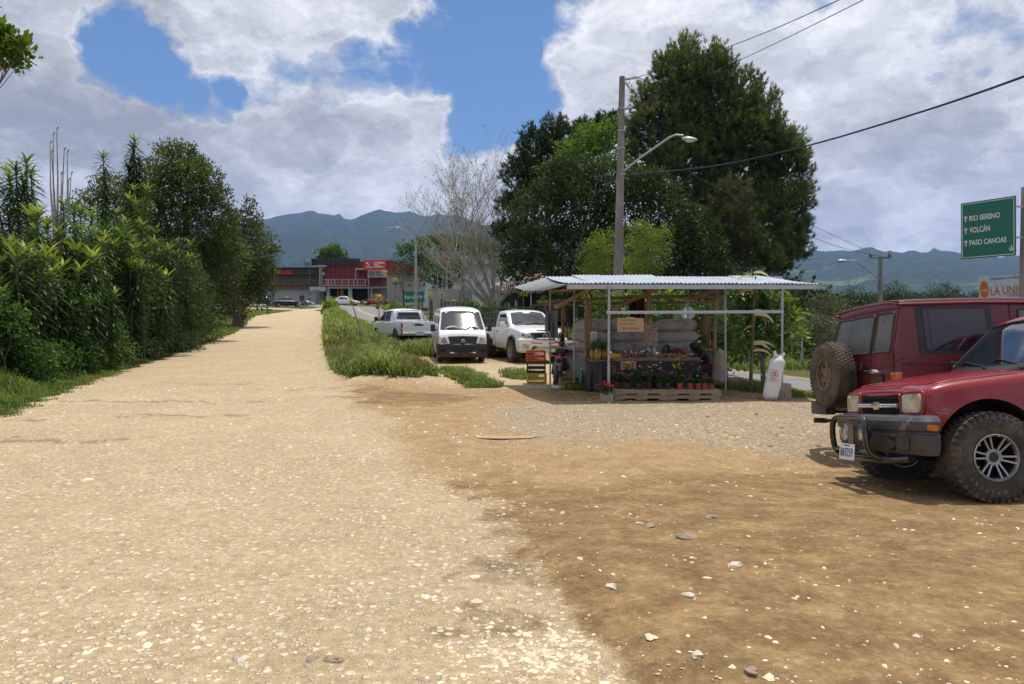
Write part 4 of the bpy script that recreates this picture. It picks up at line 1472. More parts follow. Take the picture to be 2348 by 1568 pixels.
# ---------------------------------------------------------------- red compact off-roader at the right
def make_tracker(loc, heading, roll):
 c = Car('off_road_car', 'glossy red compact off-roader with round-lamp bull bar and big muddy tyres', 'car', loc, heading, roll)
 S = lambda x, w, zb, zt, cr=.03, r=.08, tum=.12: (x, sec(w, zb, zt, cr, r, .86, tum, .03))
 low = [S(1.80, .58, .70, .935, .02, .08), S(1.79, .69, .66, .97, .03, .08), S(1.755, .755, .62, 1.0, .035, .08), S(1.68, .79, .58, 1.035, .04, .085), S(1.50, .81, .54, 1.075, .05, .09), S(1.24, .825, .52, 1.11, .055, .10), S(.9, .83, .50, 1.15, .05, .10),
  S(.45, .835, .48, 1.175, .03), S(.2, .835, .48, 1.18, 0), S(-1.3, .835, .50, 1.17, 0), S(-1.9, .82, .55, 1.15, 0), S(-2.0, .76, .6, 1.1, 0)]
 K = lambda x, w, zt, cr=.03: (x, sec(w, 1.0, zt, cr, .11, 1.15, .25, 0))
 cab = [K(.70, .735, 1.19, .02), K(.60, .76, 1.29, .025), K(.42, .79, 1.475, .03), K(.24, .80, 1.66, .035), K(.10, .80, 1.745, .04), K(-.3, .80, 1.785, .045), K(-1.2, .80, 1.785, .045),
  K(-1.8, .79, 1.72, .03), K(-1.93, .77, 1.48, .02), K(-1.97, .75, 1.2, .02)]
 c.shell('body', [low, cab], PAINT_R, [(1.24, .44, .475), (-1.24, .44, .475)], .84, nx=7, nt=4, depth=.40)
 ws = [(-.69, 1.26), (-.60, 1.68), (-.3, 1.715), (.3, 1.715), (.60, 1.68), (.69, 1.26), (.3, 1.24), (-.3, 1.24)]
 c.patch('windscreen', ws, 'x', 1, GLASS, .006, .05, rim=.015, start=4)
 ring_patch('windscreen_seal', c.bvh, ws, .022, 'x', 1, BLK, c.root)
 for sg in (1, -1):
  patch('side_window', c.bvh, [(-.42, 1.22), (-.40, 1.62), (-.0, 1.62), (.46, 1.27), (.45, 1.22)], 'y', sg, GLASS, c.root, .005, .04)
  patch('side_window', c.bvh, [(-1.25, 1.22), (-1.22, 1.62), (-.50, 1.62), (-.50, 1.22)], 'y', sg, GLASS, c.root, .005, .04)
  # moulded surround and yellowed lamp
  patch('headlight', c.bvh, [(sg * .43, .79), (sg * .425, .955), (sg * .69, .965), (sg * .705, .90), (sg * .69, .79)], 'x', 1, LAMP_Y, c.root, .022, .03, rim=.05)
  ring_patch('headlight_surround', c.bvh, [(sg * .41, .772), (sg * .405, .972), (sg * .70, .982), (sg * .725, .90), (sg * .71, .772)], .03, 'x', 1, PAINT_R, c.root)
  patch('side_indicator', c.bvh, [(sg * .64, .81), (sg * .645, .945), (sg * .69, .95), (sg * .68, .80)], 'x', 1, mat('amber_tint_glass', (.55, .36, .20), .2, coat=.5), c.root, .026, .02)
  MB().box((.50, sg * .93, 1.28), (.10, .17, .13)).bar((.52, sg * .78, 1.22), (.51, sg * .88, 1.24), .05).build('side_mirror', BLK, c.root, bevel=.03)
  # raised wing crest
  pts = [project(c.bvh, Vector((x, sg * y)), 'z', 1) - Vector((0, 0, .012)) for x, y in ((1.68, .66), (1.5, .69), (1.24, .71), (1.05, .715), (.88, .72))]
  MB().tube(spline(pts, 4), [.012] + [.028] * (len(pts) * 4 - 5) + [.010, .006], 8, flat=.8).build('wing_crest', PAINT_R, c.root, smooth=60)
 # grille: two dark openings, chrome bar with a bow-tie
 patch('grille', c.bvh, [(-.37, .755), (-.35, .945), (.35, .945), (.37, .755)], 'x', 1, WELL, c.root, .008, .03)
 ring_patch('grille_surround', c.bvh, [(-.385, .745), (-.365, .958), (.365, .958), (.385, .745)], .03, 'x', 1, PAINT_R, c.root)
 gs = MB()
 for z in (.785, .805, .895, .915):
  gs.tube([project(c.bvh, Vector((y, z)), 'x', 1) + Vector((.014, 0, 0)) for y in np.linspace(-.35, .35, 9)], .006, 5)
 gs.build('grille_slat', BLKG, c.root, smooth=60)
 m = MB()
 pts = [project(c.bvh, Vector((y, .85)), 'x', 1) + Vector((.030, 0, 0)) for y in np.linspace(-.375, .375, 13)]
 m.tube(pts, .026, 10)
 cb = m.build('chrome_bar', CHROME, c.root, smooth=60)
 q = project(c.bvh, Vector((0, .85)), 'x', 1).x + .052
 m = MB()
 m.prism([(-.10, .832), (-.045, .832), (-.045, .812), (.055, .812), (.055, .832), (.10, .832), (.085, .868), (.045, .868), (.045, .888), (-.055, .888), (-.055, .868), (-.085, .868)], q - .012, q + .006, 'yz')
 m.build('emblem', mat('emblem_silver', (.6, .56, .5), .25, metal=.9), cb, bevel=.003)
 # big worn bumper
 m = MB()
 bp = bumper_path(1.94, .848, 1.715, .12, bow=.05, n=10)
 sweep(m, bp, [(-.15, .44), (-.09, .40), (-.04, .41), (-.012, .49), (-.006, .585), (-.02, .60), (-.02, .615), (.006, .63), (.012, .67), (.010, .71), (-.015, .745), (-.08, .77), (-.15, .77)])
 bmp = m.build('front_bumper', GREYB, c.root, smooth=32)
 bb = bvh_of([c.body, bmp])
 for sg in (1, -1):
  patch('bumper_indicator', bb, [(1.745, .625), (1.745, .68), (1.835, .685), (1.835, .635)], 'y', sg, ORANGE, c.root, .008, .015)
 patch('bumper_intake', bb, [(-.42, .43), (-.45, .56), (.45, .56), (.42, .43)], 'x', 1, WELL, c.root, .006, .03)
 for sg in (1, -1):
  patch('fog_lamp_blank', bb, [(sg * .48, .44), (sg * .50, .57), (sg * .66, .57), (sg * .64, .45)], 'x', 1, GREYB, c.root, .016, .04)
 # bull bar
 m = MB()
 hoop = [(1.86, -.38, .34), (2.02, -.37, .355), (2.12, -.35, .42), (2.145, -.345, .58), (2.14, -.325, .69), (2.12, -.25, .735), (2.115, 0, .74), (2.12, .25, .735), (2.14, .325, .69), (2.145, .345, .58), (2.12, .35, .42), (2.02, .37, .355), (1.86, .38, .34)]
 m.tube(spline(hoop, 6), .030, 14)
 m.tube([(2.12, -.35, .42), (2.12, .35, .42)], .022, 10)
 m.tube(spline([(1.92, -.70, .37), (2.0, -.38, .34), (2.0, .38, .34), (1.92, .70, .37)], 4), .032, 12)
 m.tube([(1.92, .70, .37), (1.4, .56, .40)], .022, 8).tube([(1.92, -.70, .37), (1.4, -.56, .40)], .022, 8)
 m.box((2.115, 0, .55), (.012, .12, .24))
 m.build('bull_bar', BLKG, c.root, smooth=60)
 for sg in (1, -1):
  lm = MB().lathe([(0, -.06), (.065, -.05), (.098, -.01), (.102, .015), (.095, .02)], 28, 'x', (2.08, sg * .175, .59)).build('round_lamp', BLK, c.root, smooth=40)
  MB().lathe([(.094, 0), (.08, .008), (.03, .014), (0, .015)], 28, 'x', (2.097, sg * .175, .59)).build('lamp_lens', LAMP, lm, smooth=60)
 pl = MB().box((2.165, .0, .40), (.008, .31, .16), (0, -.1, 0)).build('number_plate', WHITEP, c.root, bevel=.004)
 m = MB()
 T = Matrix.Translation((2.171, .0, .40)) @ Euler((0, -.1, 0)).to_matrix().to_4x4() @ Matrix(((0, 0, 1, 0), (1, 0, 0, 0), (0, 1, 0, 0), (0, 0, 0, 1)))
 put_text(m, '869259', .1, T @ Matrix.Translation((-.125, -.045, 0)), .004, width=.25, height=.085, bold=-.001)
 put_text(m, 'COSTA RICA', .03, T @ Matrix.Translation((-.06, .055, 0)), .003, width=.12, height=.016)
 m.build('lettering', BLUEP, pl)
 # bonnet shut line, door and wing lines
 m = MB()
 for sg in (1, -1):
  ln = [(.66, .70), (1.2, .68), (1.55, .65), (1.69, .58), (1.72, .46), (1.70, .36), (1.765, .28), (1.78, 0)]
  pts = [project(c.bvh, Vector((x, sg * y)), 'z', 1) for x, y in ln]
  m.tube(spline(pts, 5), .0045, 4)
 m.build('bonnet_seam', WELL, c.root)
 c.seam([[(.56, .52), (.60, .9), (.56, 1.17)], [(-.46, .52), (-.46, 1.6)]])
 m = MB()
 rs_ = random.Random(4)
 for k in range(9):
  x = 1.68 + rs_.uniform(-.10, .06)
  z = .80 + rs_.uniform(-.02, .06)
  a = rs_.uniform(-.5, .1)
  L = rs_.uniform(.03, .09)
  seams(m, c.bvh, [[(x, z), (x + L * math.cos(a), z + L * math.sin(a))]], 'y', 1, .0016)
 m.build('scratches', mat('scratch', (.5, .42, .38), .6), c.root)
 m = MB()
 for y, y2 in ((.58, .02), (.05, -.52)):
  pts = [project(c.bvh, Vector((a, b)), 'z', 1) + Vector((0, 0, .018)) for a, b in ((.76, y), (.68, y - .15), (.62, y2 + .05), (.64, y2))]
  m.tube(pts, .010, 6)
 m.build('wiper', BLK, c.root)
 c.patch('cowl', [(.70, -.60), (.64, -.60), (.64, .60), (.70, .60), (.77, .45), (.77, -.45)], 'z', 1, BLK, .006, .02)
 for ax in (1.24, -1.24):
  for sg in (1, -1):
   let = [('FORTUNE', R(126), .305, .052), ('MASPIRE', R(-68), .305, .052), ('M/T', R(12), .30, .034)] if ax > 0 and sg > 0 else None
   wheel(c.root, ax, sg * .755, sg, .395, .265, .205, 'spokes', lugs=40, big=True, lettering=let)
 c.under(-1.9, 1.7, 1.15, .42)
 MB().tube([(1.24, -.62, .395), (1.24, .62, .395)], .035, 8).tube([(1.6, .45, .45), (1.24, .6, .38)], .03, 8).tube([(1.6, -.45, .45), (1.24, -.6, .38)], .03, 8).build('axle', WELL, c.root, smooth=40)
 return c
TR_H = math.pi + R(2)
Ht = Vector((math.cos(TR_H), math.sin(TR_H)))
Lt = Vector((-Ht.y, Ht.x))
pt = Vector((4.27, 6.80)) - Lt * .755 - Ht * 1.24
# heading -x: left side towards the viewer; roll lowers the far (right) side
make_tracker((pt.x, pt.y, -.125), TR_H, R(6.5))
# ---------------------------------------------------------------- boxy maroon off-roader behind it
def make_cruiser(loc, heading, roll):
 c = Car('off_road_wagon', 'faded maroon boxy off-road wagon carrying a muddy spare wheel on its rear door', 'car', loc, heading, roll)
 W = .83
 S = lambda x, w, zb, zt, cr=0., r=.05, tum=.03: (x, sec(w, zb, zt, cr, r, .9, tum, .04))
 low = [S(-1.98, W - .06, .60, 1.12), S(-1.96, W - .015, .56, 1.16), S(-1.85, W, .54, 1.18), S(-1.0, W, .52, 1.18), S(.6, W, .52, 1.18), S(.9, W, .52, 1.16, .03), S(1.9, .80, .52, 1.10, .04), S(2.15, .78, .54, 1.06, .03), S(2.22, .72, .58, .98, .02)]
 K = lambda x, w, zt, cr=.03: (x, sec(w, 1.10, zt, cr, .05, 1.16, .14, 0))
 cab = [K(-1.975, W - .03, 1.19, 0), K(-1.95, W - .01, 1.35, 0), K(-1.875, W - .01, 1.70, .02), K(-1.84, W - .01, 1.80, .03), K(-1.78, W - .01, 1.835, .035), K(-1.0, W, 1.86, .04), K(.2, W, 1.86, .04), K(.45, W, 1.82, .03), K(.62, W - .01, 1.66, .02), K(.98, W - .03, 1.19, .01)]
 c.shell('body', [low, cab], PAINT_M, [(1.35, .40, .45), (-1.12, .40, .45)], W)
 # roof with gutter
 m = MB()
 for sg in (1, -1):
  m.tube([(-1.90, sg * .755, 1.775), (-1.0, sg * .76, 1.80), (.35, sg * .76, 1.80)], .018, 6)
 m.tube(spline([(-1.905, -.755, 1.775), (-1.945, -.60, 1.80), (-1.95, 0, 1.815), (-1.945, .60, 1.80), (-1.905, .755, 1.775)], 5), .018, 6)
 m.build('roof_gutter', PAINT_M, c.root, smooth=60)
 # rear glazing: wide pane in the left door, narrow one in the right
 for (y0, y1, lb) in ((.70, -.24, 'dusty wide rear pane'), (-.31, -.70, 'dusty narrow rear pane')):
  sh = .05 if y0 > 0 else .0
  sh2 = .05 if y1 < -.5 else 0
  pl = [(y0, 1.245), (y0 - sh, 1.70), (y1 + sh2, 1.70), (y1, 1.245)]
  patch('rear_window', c.bvh, pl, 'x', -1, GLASS_D, c.root, .004, .03, rim=.02, label=lb)
  ring_patch('window_seal', c.bvh, pl, .028, 'x', -1, mat('brown_rubber', (.055, .035, .028), .7), c.root)
 m = MB()
 seams(m, c.bvh, [[(-.275, .66), (-.275, 1.74)], [(.775, .66), (.76, 1.2), (.72, 1.74)], [(-.775, .66), (-.76, 1.2), (-.72, 1.74)], [(-.77, .66), (.77, .66)]], 'x', -1, .007)
 m.build('door_seam', WELL, c.root)
 MB().box((-1.99, -.16, 1.07), (.03, .12, .05)).build('door_handle', BLKG, c.root, bevel=.01)
 MB().box((-2.02, -.42, 1.01), (.12, .28, .045), (0, .25, 0)).build('plate_lamp_housing', CHROME, c.root, bevel=.01)
 MB().box((-1.995, -.42, .93), (.02, .26, .11)).build('plate_recess', mat('rusty_plate', (.10, .05, .03), .7), c.root, bevel=.004)
 MB().tube([(-1.99, -.06, 1.15), (-2.01, -.06, 1.05)], .014, 6).tube([(-1.99, -.10, 1.15), (-2.01, -.10, 1.05)], .014, 6).build('hinge', PAINT_M, c.root)
 for sg in (1, -1):
  tl = MB().box((-1.955, sg * .775, .91), (.075, .12, .20)).build('tail_light', ORANGE, c.root, bevel=.012)
  MB().box((-1.955, sg * .775, .77), (.075, .12, .08)).build('stop_lens', REDL, tl, bevel=.01)
  # side windows with broad black frames
  f1 = [(-1.70, 1.205), (-1.70, 1.755), (-.82, 1.765), (-.82, 1.205)]
  patch('side_window_frame', c.bvh, f1, 'y', sg, BLK, c.root, .005, .03)
  f2 = [(-1.62, 1.25), (-1.62, 1.715), (-.90, 1.725), (-.90, 1.25)]
  patch('side_window', c.bvh, f2, 'y', sg, mat('purple_tinted_glass', (.022, .013, .028), .08, var=.3, spec=.6, col2=(.05, .035, .05), thr=(.5, .8)), c.root, .012, .04)
  MB().bar((-1.56, sg * .815, 1.26), (-1.56, sg * .752, 1.71), .014).bar((-1.50, sg * .815, 1.26), (-1.50, sg * .752, 1.71), .010).build('window_channel', BLK, c.root)
  f3 = [(-.50, 1.215), (-.50, 1.72), (.28, 1.72), (.62, 1.24), (.6, 1.215)]
  patch('front_window', c.bvh, f3, 'y', sg, GLASS, c.root, .008, .03)
  ring_patch('window_seal', c.bvh, f3, .025, 'y', sg, BLK, c.root)
 c.seam([[(-.60, .6), (-.60, 1.78)], [(.72, .6), (.72, 1.18)], [(-.60, 1.78), (.32, 1.78)]])
 m = MB()
 for sg in (1, -1):
  seams(m, c.bvh, [[(-1.93, 1.10), (2.1, 1.08)]], 'y', sg, .008)
 m.build('body_crease', PAINT_M, c.root)
 MB().box((-1.2, -.84, 1.02), (.26, .006, .05)).build('side_badge', mat('badge_silver', (.4, .38, .38), .4, metal=.6), c.root)
 # bumper halves
 for sg in (1, -1):
  m = MB()
  sweep(m, [(-1.62, sg * .86), (-1.85, sg * .87), (-2.0, sg * .865), (-2.10, sg * .82), (-2.13, sg * .7), (-2.13, sg * .36)][::(1 if sg < 0 else -1)] if sg > 0 else
   [(-1.62, -.86), (-1.85, -.87), (-2.0, -.865), (-2.10, -.82), (-2.13, -.7), (-2.13, -.36)],
   [(-.12, .50), (.0, .50), (.012, .56), (.012, .64), (-.01, .67), (-.12, .67)] if sg > 0 else [(-.12, .50), (.0, .50), (.012, .56), (.012, .64), (-.01, .67), (-.12, .67)])
  m.build('rear_bumper', mat('bumper_worn_black', (.045, .04, .037), .6, var=.3, scale=9, col2=(.12, .085, .06), thr=(.5, .7)), c.root, smooth=30)
 MB().tube([(-1.6, .62, .40), (-2.10, .66, .415)], .022, 10).tube([(-2.10, .66, .415), (-2.26, .67, .42)], .034, 12).build('exhaust_pipe', mat('rusty_exhaust', (.05, .035, .028), .8), c.root, smooth=60)
 sp = wheel(c.root, 0, 0, 1, .405, .235, .20, 'steel', lugs=0, rub=RUBM, rimmat=MUDR, big=True)
 sp.name = 'spare_wheel'
 sp.rotation_euler = (0, 0, R(90))       # outer face towards the rear
 sp.location = (-2.19, .29, 1.0)
 # block tread on the spare
 m = MB()
 for k in range(54):
  a = 2 * math.pi * k / 54
  for row in range(5):
   y = (-.085, -.043, 0, .043, .085)[row]
   aa = a + (row % 2) * math.pi / 54
   m.box((math.cos(aa) * .407, y, math.sin(aa) * .407), (.010, .034, .030), Matrix.Rotation(-aa, 3, 'Y'))
 m.build('tread', RUBM, sp)
 MB().tube([(-1.97, .22, 1.0), (-2.2, .22, 1.0)], .05, 8).box((-2.0, .22, 1.0), (.04, .3, .3)).build('wheel_bracket', MUDR, c.root)
 for ax in (1.35, -1.12):
  for sg in (1, -1):
   wheel(c.root, ax, sg * .74, sg, .375, .235, .20, 'steel', rub=RUBM, rimmat=MUDR)
 c.under(-1.9, 2.0, 1.2, .42)
 return c
CR_H = R(3)
Hc = Vector((math.cos(CR_H), math.sin(CR_H)))
Lc = Vector((-Hc.y, Hc.x))
pc = Vector((4.33, 8.45)) + Hc * 1.95 + Lc * .83
make_cruiser((pc.x, pc.y, -.09), CR_H, R(-5.5))
# ---------------------------------------------------------------- ordinary cars further off
def make_sedan(name, label, cat, loc, heading, paint, L=4.4, H=1.46, W=.86, suv=False, wr=.31, group=None):
 c = Car(name, label, cat, loc, heading, 0, group)
 hf_, zb = L / 2, .24
 S = lambda x, w, zb_, zt, cr=.03, r=.12: (x, sec(w, zb_, zt, cr, r, .7, .1))
 zh = .95 if suv else .80
 low = [S(hf_, .55, .34, zh - .26, .0, .12), S(hf_ - .06, .70, .26, zh - .18, .02, .12), S(hf_ - .3, .82, zb, zh - .06), S(hf_ * .55, W, zb, zh + .05, .04), S(hf_ * .35, W, zb, zh + .1, .02),
  S(-hf_ * .5, W, zb, zh + .12), S(-hf_ + .3, .84, zb, zh + .1, .03), S(-hf_ + .06, .76, .30, zh + .04, .02), S(-hf_, .62, .36, zh - .12, .0)]
 K = lambda x, w, zt, cr=.03: (x, sec(w, zh - .1, zt, cr, .12, zh + .08, .38, 0))
 xr = -hf_ + .12 if suv else -hf_ * .68
 xr2 = -hf_ + .35 if suv else -hf_ * .32
 cab = [K(hf_ * .46, .74, zh + .12, .02), K(hf_ * .40, .78, zh + .18, .02), K(hf_ * .12, .80, H - .08, .03), K(-.1, .80, H, .03), K(xr2, .79, H - .04, .03), K((xr + xr2) / 2, .77, (H + zh) / 2 + .1, .03), K(xr, .72, zh + .12, .02)]
 ax = hf_ * .60
 c.shell('body', [low, cab], paint, [(ax, wr, wr + .06), (-ax, wr, wr + .06)], W, nx=4, nt=2)
 for sg in (1, -1):
  patch('side_window', c.bvh, [(.02, zh + .14), (.0, H - .12), (hf_ * .10, H - .13), (hf_ * .34, zh + .16)], 'y', sg, GLASS, c.root, .006, .04, start=2)
  patch('side_window', c.bvh, [(-.06, zh + .14), (-.08, H - .12), (xr2 + .05, H - .14), ((xr + xr2) / 2 - .05, zh + .15)], 'y', sg, GLASS, c.root, .006, .04, start=2)
  patch('tail_light', c.bvh, [(sg * .50, zh - .14), (sg * .52, zh), (sg * .78, zh + .0), (sg * .78, zh - .12)], 'x', -1, REDL, c.root, .01, .03)
  patch('headlight', c.bvh, [(sg * .45, zh - .32), (sg * .5, zh - .20), (sg * .76, zh - .17), (sg * .76, zh - .28)], 'x', 1, LAMP, c.root, .01, .03)
  MB().box((hf_ * .36, sg * .94, zh + .2), (.1, .16, .12)).bar((hf_ * .36, sg * .8, zh + .16), (hf_ * .36, sg * .9, zh + .18), .04).build('side_mirror', paint, c.root, bevel=.03)
  for x in (ax, -ax):
   wheel(c.root, x, sg * .75, sg, wr, .2, wr * .62, 'alloy')
 c.patch('rear_window', [(-.60, zh + .18), (-.50, H - .12), (.50, H - .12), (.60, zh + .18)], 'x', -1, GLASS, .006, .05)
 c.patch('windscreen', [(-.64, zh + .20), (-.52, H - .10), (.52, H - .10), (.64, zh + .20)], 'x', 1, GLASS, .006, .05)
 MB().box((-hf_ - .005, 0, zh - .2), (.01, .33, .14)).build('number_plate', WHITEP, c.root)
 c.seam([[(-.03, .35), (-.03, H - .12)], [(hf_ * .38, .35), (hf_ * .38, zh + .1)], [(xr2 - .12, .5), (xr2 - .06, zh + .1)]])
 c.under(-hf_ + .3, hf_ - .3, 1.2, .24)
 return c
def place(px, py, d):
 p = at(px, py, d)
 return (p.x, p.y, gz(p.x, p.y))
PAINT_DK = mat('navy_black_paint', (.010, .012, .022), .22, var=.05, coat=.8)
PAINT_SW = mat('cream_white_paint', (.66, .65, .60), .3, var=.03, coat=.5, dirt=(.4, .33, .25), dirtz=(.2, .5))
make_sedan('sedan', 'dark navy sedan with lit tail lamp beside the dirt road bend', 'car', place(659, 700, 112), R(24), PAINT_DK, 4.5, 1.45)
make_sedan('sedan', 'white sedan passing in front of the red workshop', 'car', place(792, 697, 122), R(-3), PAINT_SW, 4.5, 1.48)
make_sedan('off_road_wagon', 'dark wagon parked under the tree at the white workshop wall', 'car', place(603, 690, 138), R(-75), PAINT_DK, 4.4, 1.85, suv=True, wr=.37)
make_sedan('off_road_wagon', 'black wagon standing beyond the maroon one, only its roof showing', 'car', (16.8, 22.2, gz(16.8, 22.2)), R(195), mat('black_paint', (.012, .012, .013), .3, coat=.5), 4.4, 2.15, suv=True, wr=.37)
def make_red_pickup(loc, heading):
 c = make_sedan('pickup_truck', 'red old pickup with dark bed cover parked in the workshop entrance', 'pickup', loc, heading,
    mat('scarlet_paint', (.42, .035, .015), .35, var=.1, coat=.4), 4.9, 1.75, .88, False, .38)
 MB().box((-1.7, 0, 1.06), (1.5, 1.5, .2)).build('bed_cover', mat('grey_canvas', (.07, .08, .09), .8), c.root, bevel=.06)
 return c
make_red_pickup(place(862, 694, 128), R(176))
# ---------------------------------------------------------------- motorcycles
def make_moto(name, label, loc, heading, body, rim=.30, dark=True, lean=R(8)):
 root = empty(name, loc, (lean, 0, heading), label, 'motorcycle')
 for x, nm in ((.68, 'front_wheel'), (-.66, 'rear_wheel')):
  w_ = empty(nm, (x, 0, rim))
  w_.parent = root
  MB().lathe([(rim - .06, -.03), (rim - .03, -.045), (rim - .005, -.03), (rim, 0), (rim - .005, .03), (rim - .03, .045), (rim - .06, .03)], 28, 'y', closed=True).build('tyre', RUB, w_, smooth=60)
  m = MB().lathe([(rim - .07, -.02), (rim - .055, -.02), (rim - .055, .02), (rim - .07, .02)], 28, 'y', closed=True)
  for k in range(14):
   a = 2 * math.pi * k / 14
   m.bar((0, .02 * (-1) ** k, 0), (math.cos(a) * (rim - .06), 0, math.sin(a) * (rim - .06)), .006)
  m.lathe([(.04, -.05), (.04, .05)], 10, 'y')
  m.build('rim', STEELR, w_, smooth=40)
 DK = mat('moto_frame', (.02, .02, .022), .5)
 m = MB()
 for y in (-.09, .09):
  m.tube([(.68, y, rim), (.42, y, .92)], .022, 8)
  m.tube([(-.66, y, rim), (-.15, y * 1.1, .42), (.2, y, .40)], .018, 6)
  m.tube([(-.66, y * 1.2, rim), (-.45, y * 1.3, .72)], .02, 6)
  m.tube([(.38, y * .5, .85), (-.1, y, .72), (-.75, y, .78)], .016, 6)
 m.tube([(.38, 0, .85), (.3, 0, .45), (.05, 0, .32)], .022, 6)
 m.build('frame', DK, root, smooth=60)
 MB().box((.08, 0, .45), (.34, .22, .26)).tube([(.2, 0, .5), (.3, 0, .68)], .09, 10).build('engine', mat('engine_alloy', (.16, .16, .16), .5, metal=.5), root, bevel=.03)
 MB().ball((.18, 0, .86), (.26, .13, .14), 14, 8).build('fuel_tank', body, root, smooth=60)
 MB().box((-.32, 0, .83), (.62, .22, .09)).build('seat', mat('seat_vinyl', (.022, .022, .022), .6), root, bevel=.035)
 MB().tube([(.38, -.38, 1.04), (.40, -.15, .99), (.42, 0, .97), (.40, .15, .99), (.38, .38, 1.04)], .013, 6).build('handlebar', DK, root, smooth=60)
 for sg in (1, -1):
  MB().tube([(.40, sg * .22, 1.02), (.40, sg * .30, 1.16)], .006, 5).ball((.40, sg * .32, 1.19), (.02, .06, .04)).build('mirror', DK, root)
  MB().ball((-.78, sg * .16, .72), (.03, .035, .03)).bar((-.78, 0, .72), (-.78, sg * .16, .72), .012).build('indicator', ORANGE, root)
 MB().lathe([(.0, .05), (.07, .045), (.085, 0), (.05, -.08)], 16, 'x', (.52, 0, .88)).build('headlight', LAMP, root, smooth=50)
 for (x, nm) in ((.68, 'front_mudguard'), (-.66, 'rear_mudguard')):
  pts = [(x + (rim + .05) * math.cos(a), 0, rim + (rim + .05) * math.sin(a)) for a in (np.linspace(.5, 2.4, 8) if x > 0 else np.linspace(1.1, 3.3, 8))]
  MB().tube(pts, .065, 8, flat=.25 if False else .9).build(nm, body, root, smooth=60)
 MB().box((-.99, 0, .50), (.015, .16, .18), (0, .25, 0)).build('number_plate', mat('old_plate', (.20, .19, .18), .7, var=.3), root)
 MB().box((-.90, 0, .69), (.06, .16, .06)).build('tail_light', REDL, root, bevel=.015)
 MB().tube([(.25, -.12, .4), (-.1, -.15, .28), (-.8, -.17, .38)], .035, 8).build('exhaust_pipe', mat('exhaust_steel', (.2, .19, .18), .4, metal=.8), root, smooth=60)
 return root
p = at(1278, 884, 17.2)
make_moto('motorcycle', 'dusty dark motorcycle parked beside the stall seen from behind', (p.x + .03, 18.1, gz(p.x, 18.1)), R(83), mat('moto_dark_blue', (.02, .022, .03), .35, coat=.4))
p = place(703, 705, 106)
make_moto('trail_motorcycle', 'white trail motorcycle standing near the navy sedan', p, R(8), mat('moto_white', (.75, .75, .75), .35), .34)
p = place(694, 700, 110)
make_moto('motorcycle', 'black motorcycle with white mirror behind the white trail motorcycle', p, R(60), mat('moto_black', (.02, .02, .02), .35))
# ================================================================ roadside stall
def Z4(x, y):
 return (1950 + .5963 * x) * .573, (1060 + .5963 * y) * .573
def P4(x, y, d):
 a, b = Z4(x, y)
 return at(a, b, d)
class T:
 """a thing whose parts are modelled in world space, rooted at its base"""
 def __init__(s, name, base, label, cat, group=None):
  s.base = Vector(base)
  s.root = empty(name, s.base, 0, label, cat, group)
 def part(s, name, mb, m, smooth=None, bevel=0., parent=None, **kw):
  mb.v = [tuple(Vector(v) - s.base) for v in mb.v]
  return mb.build(name, m, parent or s.root, smooth, bevel, **kw)
def solo(name, mb, m, base, label, cat, group=None, smooth=None, bevel=0., kind=None):
 """a thing that is a single mesh, with its origin at its base"""
 base = Vector(base)
 mb.v = [tuple(Vector(v) - base) for v in mb.v]
 o = mb.build(name, m, None, smooth, bevel)
 o.location = base
 return tag(o, label, cat, group, kind)
BAMBOO = mat('bamboo', (.30, .195, .085), .55, var=.3, scale=5, stretch=(1, 1, .4), col2=(.19, .115, .05))
BAMBOO2 = mat('weathered_bamboo', (.21, .145, .075), .7, var=.3, scale=6, col2=(.13, .09, .05))
GALV = mat('galvanised_tube', (.38, .39, .40), .45, metal=.5, var=.15, scale=9, col2=(.25, .22, .19), thr=(.6, .75))
ZINC = mat('zinc_roofing', (.56, .61, .67), .42, metal=.35, var=.10, scale=2.5, col2=(.34, .33, .32), thr=(.56, .76))
ZINCO = mat('old_zinc', (.36, .37, .37), .6, metal=.3, var=.2, scale=2, col2=(.25, .21, .17), thr=(.5, .7))
CHAN = mat('grey_channel', (.42, .44, .46), .5, metal=.3, var=.12)
TIMB = mat('grey_timber', (.22, .175, .125), .8, var=.3, scale=12, stretch=(.3, 1, 1), bump=.002, col2=(.13, .10, .07))
TARP = mat('black_tarp', (.016, .017, .019), .42, var=.3, scale=4, bump=.012, bscale=3)
CONC = mat('rough_concrete', (.30, .265, .21), .95, var=.2, scale=8, bump=.006, col2=(.20, .17, .13))
CARD = mat('cardboard', (.40, .26, .145), .9, var=.12, scale=6)
INK = mat('marker_ink', (.20, .135, .085), .8)
SACK = mat('woven_sack', (.43, .415, .39), .75, var=.14, scale=7, bump=.010, bscale=7, col2=(.31, .275, .23), thr=(.5, .75))
STAMP = mat('sack_print_red', (.45, .06, .05), .8)
STAMPK = mat('sack_print_dark', (.12, .11, .12), .8)
JUTE = mat('beige_sack', (.36, .31, .23), .85, var=.2, scale=7, bump=.008, bscale=6)
